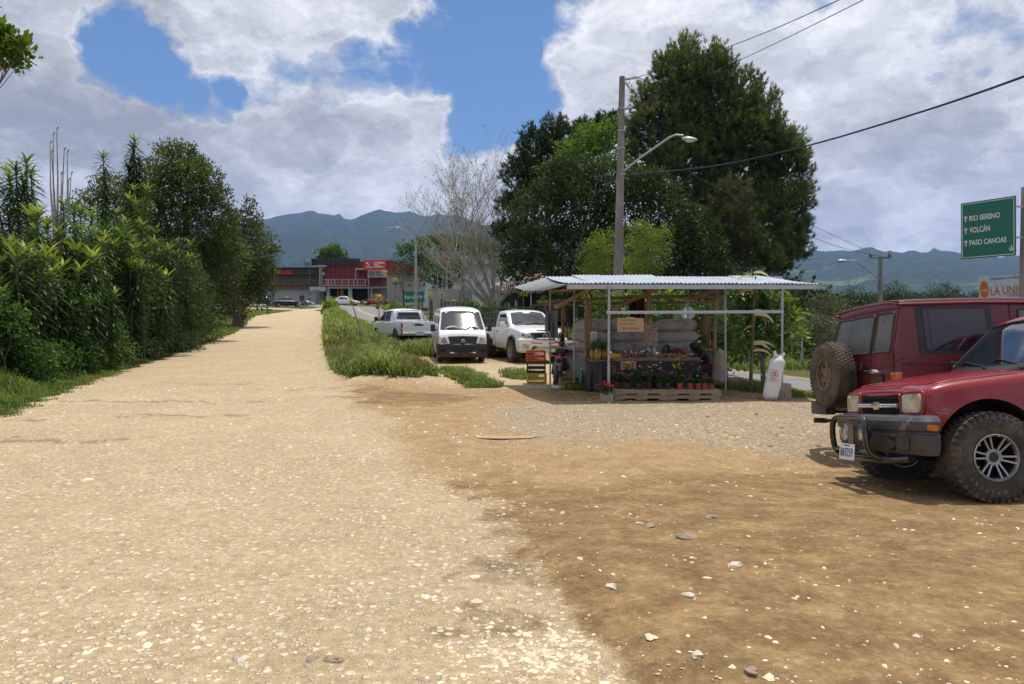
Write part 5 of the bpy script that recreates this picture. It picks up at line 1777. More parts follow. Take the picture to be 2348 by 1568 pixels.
def corr(p00, p10, p11, p01, pitch=.076, amp=.011, nv=6, sag=0.):
 """corrugated sheet; p00-p10 is the rippled (eaves) edge"""
 p00, p10, p11, p01 = map(Vector, (p00, p10, p11, p01))
 L = (p10 - p00).length
 n = max(8, int(L / pitch * 8))
 nrm_ = (p10 - p00).cross(p01 - p00).normalized()
 if nrm_.z < 0:
  nrm_ = -nrm_
 m = MB()
 for layer in (0, .0025):
  vs, fs = [], []
  for j in range(nv + 1):
   v = j / nv
   a, b = p00.lerp(p01, v), p10.lerp(p11, v)
   for i in range(n + 1):
    u = i / n
    q = a.lerp(b, u) + nrm_ * (amp * math.sin(2 * math.pi * u * L / pitch) + layer)
    q.z -= sag * math.sin(math.pi * v)
    vs.append(q)
  for j in range(nv):
   for i in range(n):
    k = j * (n + 1) + i
    fs.append((k, k + 1, k + n + 2, k + n + 1))
  m.add(vs, fs)
 k2 = (nv + 1) * (n + 1)
 for i in range(n):      # rim at the eaves
  m.f.append((i, i + 1, i + 1 + k2, i + k2))
  m.m.append(0)
 return m
def bamboo(a, b, r=.045, n=10, bend=0.):
 """a culm with nodes"""
 a, b = Vector(a), Vector(b)
 L = (b - a).length
 k = max(2, int(L / .32))
 pts, rr = [], []
 side = (b - a).orthogonal().normalized()
 for i in range(k + 1):
  for dt, q in ((-.012, 1.0), (0, 1.13), (.012, 1.0)):
   t = min(1, max(0, i / k + dt / L))
   pts.append(a.lerp(b, t) + side * bend * math.sin(math.pi * t))
   rr.append(r * q * (1.04 - .12 * t))
 return MB().tube(pts, rr, n)
SG = gz(3.2, 15.5)
stall = T('market_stall', (3.3, 16.3, SG), 'open roadside fruit stall of bamboo and zinc roofing with black cloth counter', 'stall')
fl, fr = at(1300, 649, 14.5), at(1880, 650, 15.0)
bl, br = at(1252, 633.5, 18.7), at(1790, 632.5, 19.0)
br2 = at(1840, 640, 19.0)
ns = 9
for i in range(ns):
 u0, u1 = i / ns - .004, (i + 1) / ns + .004
 lift = .004 * (i % 2)
 dz = random.uniform(-.025, .025)
 a, b = fl.lerp(fr, u0), fl.lerp(fr, u1)
 if i == ns - 1:
  b.z -= .01
 c_, d_2 = bl.lerp(br, u1), bl.lerp(br, u0)
 if i >= ns - 1:
  c_.z -= .10
 for q in (a, b):
  q.z += lift
 for q in (c_, d_2):
  q.z += lift + dz
 stall.part('roof_sheet', corr(a, b, c_, d_2, sag=.02), ZINC, smooth=60)
wl0, wl1 = at(1251, 665, 15.4), at(1177, 658.5, 18.6)
stall.part('side_roof_sheet', corr(wl0, fl + Vector((.02, 0, -.02)), bl + Vector((.02, 0, -.02)), wl1, sag=.05), ZINCO, smooth=60)
stall.part('side_roof_sheet', corr(at(1290, 664, 15.2), at(1345, 661, 14.9), at(1330, 650, 17.5), at(1240, 662, 17.6)), ZINCO, smooth=60)
m = MB().bar(fl + Vector((.0, .05, -.065)), fr + Vector((-.05, .05, -.065)), .045, .085)
stall.part('fascia', m, CHAN)
stall.part('fascia', MB().bar(bl + Vector((0, -.1, -.06)), br + Vector((0, -.1, -.06)), .045, .08), CHAN)
def post(px, py0, py1, d, r=.02, name='metal_post', mt=None, d2=None, nodes=False, base=None):
 a = at(px if not isinstance(px, tuple) else px[0], py0, d)
 b = at(px if not isinstance(px, tuple) else px[1], py1, d2 or d)
 g = gz(b.x, b.y)
 if base is not None:
  b.z = base
 mb = bamboo(b, a, r) if nodes else MB().tube([b, a], r, 8)
 stall.part(name, mb, mt or GALV, smooth=60)
post((1396, 1395), 655, 905, 14.55, .026, base=SG + .10)
post((1793, 1792), 657, 875, 15.0, .026, base=SG + .30)
post(1316, 663, 889, 17.3, .022, base=gz(1.4, 17.3) - .02)
post(1261, 668, 870, 18.2, .020, base=gz(.9, 18.2) - .02)
post((1662, 1663), 658, 903, 16.0, .022, base=gz(4.4, 16.0) - .02)
post(1577, 655, 720, 17.9, .018, base=SG)
post((1345, 1341), 668, 891, 17.2, .042, 'bamboo_post', BAMBOO, nodes=True, base=gz(1.7, 17.2) - .05)
post(1352, 690, 880, 17.6, .040, 'bamboo_post', BAMBOO, nodes=True, base=gz(1.8, 17.6) - .05)
post((1290, 1291), 700, 850, 18.7, .046, 'bamboo_post', BAMBOO, nodes=True, base=gz(1.2, 18.7) - .05)
post((1489, 1488), 660, 820, 16.95, .058, 'bamboo_post', BAMBOO, nodes=True, base=SG - .05)
post((1642, 1634), 664, 880, 17.4, .044, 'bamboo_post', BAMBOO, nodes=True, base=gz(4.6, 17.4) - .05)
post((1623, 1626), 700, 870, 18.2, .050, 'bamboo_post', BAMBOO2, nodes=True, base=gz(4.6, 18.2) - .05)
post(1410, 700, 800, 18.6, .040, 'bamboo_post', BAMBOO2, nodes=True, base=SG - .05)
post(1530, 700, 800, 18.6, .045, 'bamboo_post', BAMBOO2, nodes=True, base=SG - .05)
for (x0, y0, d0, x1, y1, d1, r) in ((1274, 704, 18.6, 1362, 657, 15.2, .045), (1411, 707, 18.6, 1520, 655, 15.2, .045), (1562, 694, 18.6, 1658, 656, 15.4, .045)):
 stall.part('rafter', bamboo(at(x0, y0, d0), at(x1, y1, d1), r), BAMBOO, smooth=60)
for (x0, y0, d0, x1, y1, d1, r) in ((1233, 692, 18.5, 1490, 680, 17.6, .036), (1440, 681, 17.5, 1660, 679, 17.5, .042), (1262, 666, 16.2, 1350, 659, 15.6, .048), (1362, 660, 15.1, 1420, 661, 15.3, .04)):
 stall.part('beam', bamboo(at(x0, y0, d0), at(x1, y1, d1), r), BAMBOO, smooth=60)
stall.part('beam', MB().bar(at(1218, 699, 18.9), at(1480, 696, 18.6), .05, .05), TIMB)
stall.part('beam', MB().bar(at(1395, 695.5, 18.2), at(1650, 693, 18.2), .04, .05), TIMB)
stall.part('front_rail', MB().bar(at(1390, 716.5, 14.50), at(1796, 714.5, 14.95), .03, .058), CHAN, bevel=.004)
stall.part('side_rail', MB().bar(at(1262, 793, 18.1), at(1316, 801, 17.3), .03, .03), GALV)
stall.part('back_rail', MB().bar(at(1560, 794, 19.0), at(1662, 806, 17.5), .02, .03), GALV)
# counter built of boards with black cloth in front
cz = .70
cl, cr_ = at(1352, 826, 16.25), at(1614, 826, 16.15)
m = MB()
m.box(((cl.x + cr_.x) / 2 + .0, 16.55, cz - .02), (cr_.x - cl.x, .70, .035))
stall.part('counter_board', m, TIMB, bevel=.006)
m = MB().box(((cl.x + cr_.x) / 2 + .2, 16.19, cz + .02), (cr_.x - cl.x - .55, .025, .07))
stall.part('counter_edge', m, TIMB, bevel=.004)
def cloth(p0, p1, z0, z1, amp=.03, n=60, nz=14, seed=1., thick=.006):
 p0, p1 = Vector(p0), Vector(p1)
 dr = (p1 - p0)
 nn = Vector((dr.y, -dr.x, 0)).normalized()
 m = MB()
 for layer in (0, thick):
  vs, fs = [], []
  for j in range(nz + 1):
   v = j / nz
   for i in range(n + 1):
    u = i / n
    q = p0 + dr * u
    w_ = math.sin(u * 31 + seed + 2 * math.sin(u * 9 + seed)) * amp * (.25 + v) + math.sin(u * 11 + seed * 2 + v * 2) * amp * .8 * v
    q = q + nn * (w_ + layer)
    vs.append((q.x, q.y, z0 + (z1 - z0) * v + .012 * math.sin(u * 14 + seed)))
  for j in range(nz):
   for i in range(n):
    k = j * (n + 1) + i
    fs.append((k, k + 1, k + n + 2, k + n + 1))
  m.add(vs, fs)
 return m
stall.part('counter_cloth', cloth((cl.x + .25, 16.16, 0), (cr_.x - .08, 16.14, 0), cz - .02, SG - .02, .02), TARP, smooth=60)
stall.part('counter_cloth', cloth((cl.x - .06, 16.45, 0), (cl.x + .36, 16.30, 0), cz - .05, SG - .02, .02, 20, seed=3.), mat('grey_tarp', (.035, .036, .038), .5, var=.2), smooth=60)
stall.part('counter_leg', MB().bar((cl.x + .1, 16.8, SG), (cl.x + .1, 16.8, cz - .04), .06), TIMB)
stall.part('counter_leg', MB().bar((cr_.x - .1, 16.8, SG), (cr_.x - .1, 16.8, cz - .04), .06), TIMB)
# side table of upright corrugated sheets at the left
q0, q1 = at(1293, 873, 18.4), at(1338, 880, 17.5)
m = corr((q0.x, q0.y, gz(q0.x, q0.y) + .02), (q0.x, q0.y, .86), (q1.x, q1.y, .80), (q1.x, q1.y, gz(q1.x, q1.y) + .02), nv=40)
vs = []
mm = MB()
n_ = 40
for layer in (0, .003):
 k0 = len(mm.v)
 vv, ff = [], []
 for i in range(n_ * 4 + 1):
  u = i / (n_ * 4)
  w_ = .012 * math.sin(u * 2 * math.pi * 13)
  for z in (0, 1):
   vv.append((q0.x + (q1.x - q0.x) * u + w_, q0.y + (q1.y - q0.y) * u - w_ - layer, (gz(q0.x, q0.y) + .03) if z == 0 else .84 - .05 * u))
 for i in range(n_ * 4):
  ff.append((2 * i, 2 * i + 2, 2 * i + 3, 2 * i + 1))
 mm.add(vv, ff)
stall.part('side_panel', mm, ZINCO, smooth=60)
stall.part('side_counter', MB().tube([(q0.x - .1, q0.y + .02, .875), (q1.x + .1, q1.y - .12, .83)], .04, 8).box(((q0.x + q1.x) / 2 + .1, (q0.y + q1.y) / 2 + .22, .84), (1.0, .4, .03), (0, .04, -.75)), BAMBOO, smooth=40)
# blocks carrying the posts
p = at(1394, 912, 14.4)
solo('concrete_block', MB().box((p.x - .02, 14.52, SG + .075), (.24, .24, .17), taper=.93), CONC, (p.x, 14.52, SG), 'low concrete block under the front post of the stall, pink flowers on it', 'block', bevel=.01)
p = at(1792, 900, 15.0)
solo('concrete_block', MB().box((p.x + .01, 15.0, SG + .145), (.28, .26, .33), taper=.97), CONC, (p.x, 15.0, SG), 'tall mossy concrete block behind the upright white sack', 'block', bevel=.012)
p = at(1686, 878, 17.3)
solo('concrete_block', MB().box((p.x, 17.3, gz(p.x, 17.3) + .12), (.34, .2, .26)), CONC, (p.x, 17.3, gz(p.x, 17.3)), 'small grey concrete block in the grass right of the sacks', 'block', bevel=.012)
# ---------------------------------------------------------------- sacks
def sack_mesh(L=.97, W=.54, Hh=.30, seed=0):
 r = random.Random(seed)
 nu, nv_ = 26, 18
 vs, fs = [], []
 ph = [r.uniform(0, 6) for _ in range(6)]
 for i in range(nu + 1):
  u = i / nu * 2 - 1
  au = abs(u)
  e = (1 - au ** 3.2) ** .5 if au < 1 else 0
  e = max(e, .16 if au > .93 else 0)
  for j in range(nv_):
   a = 2 * math.pi * j / nv_
   cx, cz_ = math.cos(a), math.sin(a)
   sx = math.copysign(abs(cx) ** .7, cx)
   sz = math.copysign(abs(cz_) ** .8, cz_)
   wr = 1 + .035 * math.sin(u * 9 + ph[0] + 2 * cx) + .03 * math.sin(a * 3 + ph[1] + u * 4) + (.05 * math.sin(a * 7 + ph[2]) if au > .75 else 0)
   vs.append((u * L / 2, sx * W / 2 * e * wr, sz * Hh / 2 * e * wr - .02 * Hh * math.cos(u * 3 + ph[3])))
 for i in range(nu):
  for j in range(nv_):
   a, b = i * nv_ + j, i * nv_ + (j + 1) % nv_
   fs.append((a, a + nv_, b + nv_, b))
 fs.append(tuple(range(nv_)))
 fs.append(tuple(range(nu * nv_, (nu + 1) * nv_))[::-1])
 return MB().add(vs, fs)
def sack_print(o, kind=0):
 """ring stamp and small lettering on the side facing -y of a lying sack"""
 bv = bvh_of([o])
 m = MB()
 for rr_, w_ in ((.055, .011), (.028, .010)):
  pts = []
  for k in range(21):
   a = 2 * math.pi * k / 20
   pts.append(project(bv, Vector((.12 + rr_ * 1.25 * math.cos(a), .03 + rr_ * .8 * math.sin(a))), 'y', -1) + Vector((0, -.001, 0)))
  m.tube(pts, w_ * .6, 4, cap=False)
 m.build('ring_print', STAMP, o)
 m = MB()
 for k in range(3):
  x = -.02 + k * .02
  m.tube([project(bv, Vector((x, .07)), 'y', -1), project(bv, Vector((x + .012, -.01)), 'y', -1)], .003, 4)
 m.build('small_print', STAMPK, o)
protos = []
for i in range(4):
 o = sack_mesh(seed=i).build('sack', SACK, None, smooth=180)
 tag(o, None, 'sack', 'full white sacks stacked behind the counter')
 if i < 2:
  sack_print(o)
 protos.append(o)
used_p = set()
cols = ((1310, 1400, 18.0, 'the pile nearest the parked pickups'), (1394, 1482, 18.15, 'the middle pile behind the cardboard sign'), (1496, 1602, 18.0, 'the pile behind the bent man'))
ordn = ('bottom', 'second from the ground', 'third from the ground', 'fourth from the ground', 'fifth from the ground', 'topmost')
for ci, (x0, x1, d, nm) in enumerate(cols):
 xa, xb = at(x0, 800, d).x, at(x1, 800, d).x
 for k in range(6):
  pi_ = (k + ci) % 2 if (k + ci) % 3 else 2 + (k % 2)
  pr = protos[pi_]
  if pi_ in used_p:
   o = copy_tree(pr)
  else:
   o = pr
   used_p.add(pi_)
  wob = random.uniform(-.06, .06)
  o.location = ((xa + xb) / 2 + wob, d + random.uniform(-.03, .03), SG + .14 + k * .255)
  o.rotation_euler = (random.uniform(-.05, .05), random.uniform(-.04, .04), random.uniform(-.08, .08))
  o.scale = ((xb - xa) / .97 * random.uniform(.93, 1.05), 1.05, 1.03)
  o['label'] = '%s white sack of %s' % (ordn[k], nm)
def standing_sack(name, label, loc, h, r, m, lean=(0, 0), seed=1, ears=True, prints=False):
 rd = random.Random(seed)
 vs, fs = [], []
 n, k = 22, 20
 ph = [rd.uniform(0, 6) for _ in range(5)]
 for i in range(n + 1):
  v = i / n
  e = min(1, (v / .10) ** .5 if v < .10 else 1) * (1 - .12 * v)
  if v > .86:
   e *= 1 - .80 * ((v - .86) / .14) ** 1.4
  for j in range(k):
   a = 2 * math.pi * j / k
   wv_ = 1 + .05 * math.sin(3 * a + ph[0] + v * 3) + .04 * math.sin(v * 14 + ph[1] + 2 * a) + (.10 * math.sin(9 * a + ph[2]) * (v > .8))
   vs.append((r * e * wv_ * math.cos(a), r * .8 * e * wv_ * math.sin(a), v * h + .02 * math.sin(a * 2 + ph[3])))
 for i in range(n):
  for j in range(k):
   a, b = i * k + j, i * k + (j + 1) % k
   fs.append((a, b, b + k, a + k))
 fs.append(tuple(range(k))[::-1])
 fs.append(tuple(range(n * k, (n + 1) * k)))
 mb = MB().add(vs, fs)
 if ears:
  for sg in (-1, 1):
   mb.tube([(sg * r * .25, 0, h * .95), (sg * r * .5, .01, h * 1.02), (sg * r * .62, 0, h * 1.08)], [.05, .035, .02], 7)
 o = mb.build(name, m, None, smooth=180)
 o.location = loc
 o.rotation_euler = (lean[0], lean[1], 0)
 tag(o, label, 'sack')
 if prints:
  bv = bvh_of([o])
  m2 = MB()
  for rr_, w_ in ((.075, .010), (.03, .016)):
   pts = []
   for q in range(25):
    a = 2 * math.pi * q / 24
    pts.append(project(bv, Vector((-.045 + rr_ * .85 * math.cos(a), h * .60 + rr_ * math.sin(a))), 'y', -1))
   m2.tube(pts, w_ * .7, 4, cap=False)
  m2.build('ring_print', STAMP, o)
  m2 = MB()
  for (txt, z, wd_) in (('BALANCEADO', h * .47, .16), ('PREMIUM', h * .43, .10)):
   vs_, fs_ = text_geo(txt, .03, .002)
   xm = max(v.x for v in vs_)
   q = [project(bv, Vector((-.10 + v.x / xm * wd_, z + v.y)), 'y', -1) + Vector((0, -.003, 0)) for v in vs_]
   m2.add(q, fs_)
  m2.build('small_print', STAMPK, o)
 return o
p = at(1769, 916, 14.75)
standing_sack('sack', 'tall white sack with red ring print leaning upright against a concrete block', (p.x - .07, 14.72, SG - .01), .90, .155, mat('bright_sack', (.66, .65, .64), .6, var=.06, scale=6, bump=.006, bscale=8),
   (.02, .20), 3, True, True)
p = at(1644, 878, 17.0)
standing_sack('sack', 'beige cloth sack slumped against the right bamboo post', (p.x + .02, 17.0, gz(p.x, 17) + .12), .78, .16, JUTE, (.0, .04), 5, False)
p = at(1660, 880, 17.1)
standing_sack('sack', 'red mesh sack filled with produce behind the beige sack', (p.x, 17.15, gz(p.x, 17.1) + .10), .62, .12, mat('red_mesh_sack', (.22, .05, .04), .8, var=.4, scale=30, bump=.01, bscale=30, col2=(.3, .2, .1)), (.0, -.10), 8, False)
# ---------------------------------------------------------------- crates, pallets
def crate(loc, m, label, rot=0):
 root = empty('plastic_crate', loc, rot, label, 'crate', 'plastic crates stacked by the stall')
 L, W, Hh = .43, .33, .265
 b = MB()
 b.box((0, 0, .012), (L, W, .02))
 b.build('floor', m, root)
 for sx, sy, l_, nm in ((0, 1, L, 'long_side'), (0, -1, L, 'long_side'), (1, 0, W, 'short_side'), (-1, 0, W, 'short_side')):
  s = MB()
  def bx(u, z, du, dz, t=.012):
   if sx == 0:
    s.box((u, sy * W / 2, z), (du, t, dz))
   else:
    s.box((sx * L / 2, u, z), (t, du, dz))
  for z in (.02, .10, .135, .25):
   bx(0, z, l_ + .01, .022 if z not in (.02, .25) else .03, .016)
  k = int(l_ / .035)
  for i in range(k + 1):
   bx(-l_ / 2 + i * l_ / k, .135, .009, .25)
  for i in (-1, 1):
   bx(i * l_ / 2, .135, .03, .26, .018)
  s.build(nm, m, root)
 return root
CO = mat('orange_crate_plastic', (.52, .10, .02), .5, var=.12)
CB = mat('black_crate_plastic', (.022, .022, .022), .5, var=.2)
CY = mat('yellow_crate_plastic', (.44, .31, .02), .5, var=.15)
p = at(1230, 874, 18.5)
cg = gz(p.x, 18.5)
crate((p.x, 18.55, cg), CY, 'yellow crate at the bottom of the stack of three', .05)
crate((p.x - .01, 18.55, cg + .27), CB, 'black crate in the middle of the stack of three', -.03)
crate((p.x - .02, 18.55, cg + .54), CO, 'orange crate on top of the stack of three', .04)
PALW = mat('pallet_wood', (.33, .245, .16), .85, var=.3, scale=14, stretch=(.3, 1, 1), bump=.002, col2=(.19, .14, .095))
def pallet(loc, label, L=1.02, D=.62):
 root = empty('wooden_pallet', loc, 0, label, 'pallet', 'pallets under the potted flowers')
 for k in range(5):
  MB().box((0, -D / 2 + .05 + k * (D - .10) / 4, .088), (L, .095, .016)).build('deck_board', PALW, root, bevel=.003)
 for y in (-D / 2 + .02, 0, D / 2 - .02):
  m = MB()
  m.prism([(-L / 2, 0), (-L / 2, .078), (L / 2, .078), (L / 2, 0), (L * .34, 0), (L * .30, .035), (L * .12, .035), (L * .08, 0), (-L * .08, 0), (-L * .12, .035), (-L * .30, .035), (-L * .34, 0)], y - .018, y + .018, 'xz')
  m.build('stringer', PALW, root, bevel=.002)
 return root
for (xz, nm) in ((1018, 'left'), (1362, 'right')):
 q = P4(xz, 880, 15.05)
 side = 'beside the low concrete block' if nm == 'left' else 'towards the slumped beige sack'
 for k in range(2):
  pallet((q.x + (.02 if k else 0), 15.08, SG + .0 + .097 * k), ('upper' if k else 'lower') + ' flower pallet of the pair ' + side)
POTZ = SG + .097 + .096
# ---------------------------------------------------------------- leaves and flowers
def leafset(specs, tintf=None):
 """specs: list of (base, direction, up, length, width, droop, nseg, tint); returns V,F,tints (quads) of folded strap leaves"""
 V_, F_, T_ = [], [], []
 for (b0, d, up, L, w_, dr, ns_, ti) in specs:
  d = Vector(d).normalized()
  s = d.cross(up)
  s = s.normalized() if s.length > 1e-5 else d.orthogonal().normalized()
  p_ = Vector(b0)
  k0 = len(V_)
  for i in range(ns_ + 1):
   t = i / ns_
   ww = w_ * (math.sin(math.pi * min(1, .12 + t * .88)) ** .7) * .5 if i < ns_ else w_ * .03
   V_.append(tuple(p_ - s * ww))
   V_.append(tuple(p_ + s * ww))
   d = (d + Vector((0, 0, -dr / ns_))).normalized()
   p_ = p_ + d * (L / ns_)
  for i in range(ns_):
   a = k0 + 2 * i
   F_.append((a, a + 1, a + 3, a + 2))
   T_.append(ti)
 return V_, F_, T_
def leaf_object(name, specs, m, parent=None):
 V_, F_, T_ = leafset(specs)
 return mesh_np(name, V_, F_, m, parent, attrs={'tint': ('FACE', T_)})
LEAF_POT = leafmat('pot_leaves', [(.020, .045, .012), (.045, .085, .02), (.09, .14, .03)], .3)
BL = {k: mat('petal_' + k, v, .6, var=.15, scale=20) for k, v in dict(orange=(.62, .14, .03), yellow=(.72, .48, .02), magenta=(.55, .03, .28), red=(.55, .02, .06), white=(.7, .68, .6), pink=(.62, .02, .14)).items()}
POTB = mat('black_pot', (.03, .032, .035), .5, var=.2)
POTR = mat('terracotta_pot', (.33, .075, .04), .7, var=.15)
SOIL = mat('potting_soil', (.03, .02, .012), .95)
def flowerpot(loc, label, potm, ph, spread, blooms, nb=9, r=.075, hp=.14, seed=0, broad=False):
 rd = random.Random(seed)
 root = empty('flower_pot', loc, rd.uniform(0, 6), label, 'potted plant', 'potted flowers for sale')
 MB().lathe([(r * .72, 0), (r * .95, hp * .85), (r * 1.04, hp * .86), (r * 1.05, hp), (r * .92, hp), (r * .88, hp * .88), (0, hp * .88)], 18).build('pot', potm, root, smooth=40)
 sp = []
 tips = []
 n = 16 if not broad else 9
 for k in range(n):
  a = rd.uniform(0, 6.28)
  e = rd.uniform(.2, 1) * spread
  tip = Vector((math.cos(a) * e, math.sin(a) * e * .9, hp + ph * rd.uniform(.55, 1)))
  tips.append(tip)
  base_ = Vector((math.cos(a) * .02, math.sin(a) * .02, hp * .9))
  for j in range(9 if not broad else 4):
   t = rd.uniform(.15, 1)
   q = base_.lerp(tip, t)
   b2 = a + rd.uniform(-2, 2)
   dd = Vector((math.cos(b2), math.sin(b2), rd.uniform(-.1, .7)))
   sz = rd.uniform(.05, .085) if not broad else rd.uniform(.08, .12)
   sp.append((q, dd, Vector((0, 0, 1)), sz, sz * (.42 if not broad else .6), .8, 3, rd.random()))
 leaf_object('foliage', sp, LEAF_POT, root)
 st = MB()
 for t_ in tips:
  st.tube([(0, 0, hp * .9), t_ * .6 + Vector((0, 0, hp * .2)), t_], .004, 4)
 st.build('stems', LEAF_POT, root)
 for col in blooms:
  m = MB()
  for k in range(max(1, nb // len(blooms))):
   t_ = tips[rd.randrange(len(tips))] + Vector((rd.uniform(-.02, .02), rd.uniform(-.02, .02), rd.uniform(.0, .05)))
   R_ = rd.uniform(.020, .032)
   tl = Euler((rd.uniform(-.6, .6), rd.uniform(-.6, .6), 0)).to_matrix()
   vs, fs = [t_ + Vector((0, 0, .004))], []
   for q in range(16):
    a = 2 * math.pi * q / 16
    rr_ = R_ * (1 if q % 2 else .55)
    vs.append(t_ + tl @ Vector((rr_ * math.cos(a), rr_ * math.sin(a), .008 if q % 2 else 0)))
   for q in range(16):
    fs.append((0, 1 + q, 1 + (q + 1) % 16))
   m.add(vs, fs)
   m.ball(t_, .009, 6, 4)
  m.build('blossoms', BL[col], root)
 return root
pots = [(822, 15.28, POTB, .30, .13, ('orange', 'red'), 12, 'black pot of tall orange zinnias at the end by the front post', 0),
  (868, 15.12, POTB, .22, .12, ('orange', 'magenta'), 10, 'black pot of low orange and magenta blooms next to the tall zinnias', 0),
  (905, 15.30, POTR, .16, .09, ('orange',), 5, 'red pot half hidden behind the magenta cluster', 0),
  (938, 15.02, POTB, .16, .11, ('magenta',), 12, 'black pot of low magenta flowers below the yellow daisies', 0),
  (950, 15.28, POTR, .40, .14, ('yellow',), 16, 'pot of loose yellow daisies beneath the lower cardboard sign', 0),
  (1012, 15.06, POTB, .30, .12, ('red', 'white'), 6, 'black pot of leafy plant with a few red and white buds', 0),
  (1045, 15.24, POTR, .18, .10, ('white',), 3, 'red pot with small white buds in the back row', 0),
  (1082, 15.06, POTB, .26, .12, ('white', 'red'), 4, 'black pot of mostly green foliage left of the yellow asters', 0),
  (1120, 15.26, POTB, .38, .15, ('yellow', 'white'), 16, 'black pot of yellow and cream asters in the middle of the row', 0),
  (1150, 15.03, POTB, .20, .11, ('red',), 2, 'black pot of plain green leaves under the yellow asters', 0),
  (1207, 15.06, POTB, .20, .12, ('magenta',), 10, 'black pot of magenta flowers before the tall yellow ones', 0),
  (1272, 15.28, POTB, .44, .13, ('yellow',), 20, 'tallest pot crowned with dense yellow chrysanthemums', 0),
  (1290, 15.03, POTR, .18, .10, ('red',), 3, 'red pot below the tall yellow chrysanthemums', 0),
  (1360, 15.04, POTR, .15, .11, ('pink',), 2, 'red pot of broad leaves with one pink bloom', 1),
  (1408, 15.24, POTR, .34, .13, ('white', 'pink'), 4, 'red pot of tall feathery plant with single white flower', 0),
  (1412, 15.02, POTR, .10, .09, ('white',), 1, 'small red pot in front of the feathery plant', 1),
  (1456, 15.04, POTR, .13, .10, ('pink',), 2, 'red pot of broad leaves, second from the slumped sack', 1),
  (1500, 15.05, POTR, .12, .09, ('white',), 1, 'last red pot nearest the slumped beige sack', 1)]
for i, (xz, yy, pm, ph, spd, bl_, nb, lb, br_) in enumerate(pots):
 q = P4(xz, 840, yy)
 flowerpot((q.x, yy, POTZ), lb, pm, ph, spd, bl_, nb, .068, .125, 100 + i, bool(br_))
q = at(1391, 899, 14.5)
flowerpot((q.x - .03, 14.42, SG + .16), 'bright pink flowers overflowing on the low concrete block', POTB, .12, .20, ('pink',), 34, .07, .06, 77)
q = P4(1400, 636, 16.3)
flowerpot((q.x, 16.35, cz), 'small pot with pink bloom at the end of the counter', POTB, .22, .08, ('pink',), 3, .045, .13, 78)
q = at(1288, 797, 18.0)
flowerpot((q.x, 18.2, .875), 'terracotta pot with red blooms on the side counter above the motorcycle', POTR, .26, .13, ('red', 'white'), 8, .08, .15, 79)
# ---------------------------------------------------------------- produce
def pineapple(x, y, z, s, label):
 root = empty('pineapple', (x, y, z), 0, label, 'pineapple', 'pineapples on the counter')
 m = MB()
 n, k = 14, 18
 vs, fs = [], []
 for i in range(n + 1):
  v = i / n
  r = .075 * s * max(.25, math.sin(math.pi * (.1 + .82 * v)) ** .5)
  for j in range(k):
   a = 2 * math.pi * (j + .5 * (i % 2)) / k
   rr_ = r * (1.05 if (i + j) % 2 else .95)
   vs.append((rr_ * math.cos(a), rr_ * math.sin(a), v * .21 * s))
 for i in range(n):
  for j in range(k):
   a, b = i * k + j, i * k + (j + 1) % k
   fs.append((a, b, b + k, a + k))
 fs += [tuple(range(k))[::-1], tuple(range(n * k, (n + 1) * k))]
 m.add(vs, fs).build('fruit', mat('pineapple_skin', (.45, .26, .04), .6, var=.35, scale=40, col2=(.16, .11, .03)), root, smooth=20)
 sp = []
 for i in range(40):
  a = i * 2.4
  t = i / 40
  sp.append(((0, 0, .20 * s + .05 * t * s), (math.cos(a) * (1 - .7 * t), math.sin(a) * (1 - .7 * t), .35 + 1.4 * t), Vector((0, 0, 1)), .20 * s, .026 * s, .55, 4, random.random()))
 leaf_object('leaf_crown', sp, leafmat('pineapple_leaves', [(.03, .05, .035), (.08, .12, .07), (.14, .19, .11)], .15), root)
for i, (xz, yy, s, lb) in enumerate(((708, 16.55, 1.0, 'pineapple nearest the bamboo posts'), (740, 16.35, 1.12, 'biggest pineapple, second from the bamboo posts'), (785, 16.5, .95, 'pineapple just left of the front metal post'),
         (762, 16.75, .95, 'pineapple in the back, between two others'))):
 q = P4(xz, 600, yy)
 pineapple(q.x, yy, cz, s, lb)
q = P4(857, 615, 16.3)
m = MB().ball((q.x, 16.35, cz + .075), (.15, .075, .07), 18, 12)
solo('papaya', m, mat('papaya_skin', (.70, .26, .01), .45, var=.2, scale=8, col2=(.5, .35, .03)), (q.x, 16.35, cz), 'orange papaya on the counter beside the pineapples', 'papaya', smooth=180)
q = P4(1070, 612, 16.35)
m = MB().ball((q.x, 16.45, cz + .10), (.10, .10, .095), 18, 12)
solo('watermelon', m, mat('melon_skin', (.03, .10, .025), .4, var=.4, scale=14, stretch=(1, 1, .2), col2=(.09, .17, .05)), (q.x, 16.45, cz), 'round green watermelon between onion bags and potatoes', 'melon', smooth=180)
for i, (xz, lb) in enumerate(((925, 'bag of red onions nearest the papaya'), (965, 'middle bag of red onions on the counter'), (1000, 'small pale bag between the onion bags'), (1030, 'bag of red onions beside the watermelon'))):
 q = P4(xz, 610, 16.3)
 h_ = .11 if i != 2 else .08
 root = empty('onion_bag', (q.x, 16.36, cz), 0, lb, 'bag', 'bagged onions')
 rd = random.Random(i)
 m = MB()
 for k in range(14):
  m.ball((rd.uniform(-.07, .07), rd.uniform(-.05, .05), .035 + rd.random() * h_), .033, 8, 6)
 m.build('onions', mat('red_onion_skin', (.24, .05, .06), .4, var=.4, scale=18, col2=(.38, .2, .17)), root, smooth=180)
 m = MB().tube([(0, 0, h_ + .05), (.01, 0, h_ + .085), (.0, 0, h_ + .10)], [.03, .012, .035], 8)
 m.build('tied_neck', mat('clear_plastic', (.5, .48, .48), .25, var=.1), root, smooth=60)
POT = mat('potato_skin', (.36, .23, .10), .8, var=.3, scale=14, col2=(.24, .14, .06))
rd = random.Random(11)
pp = []
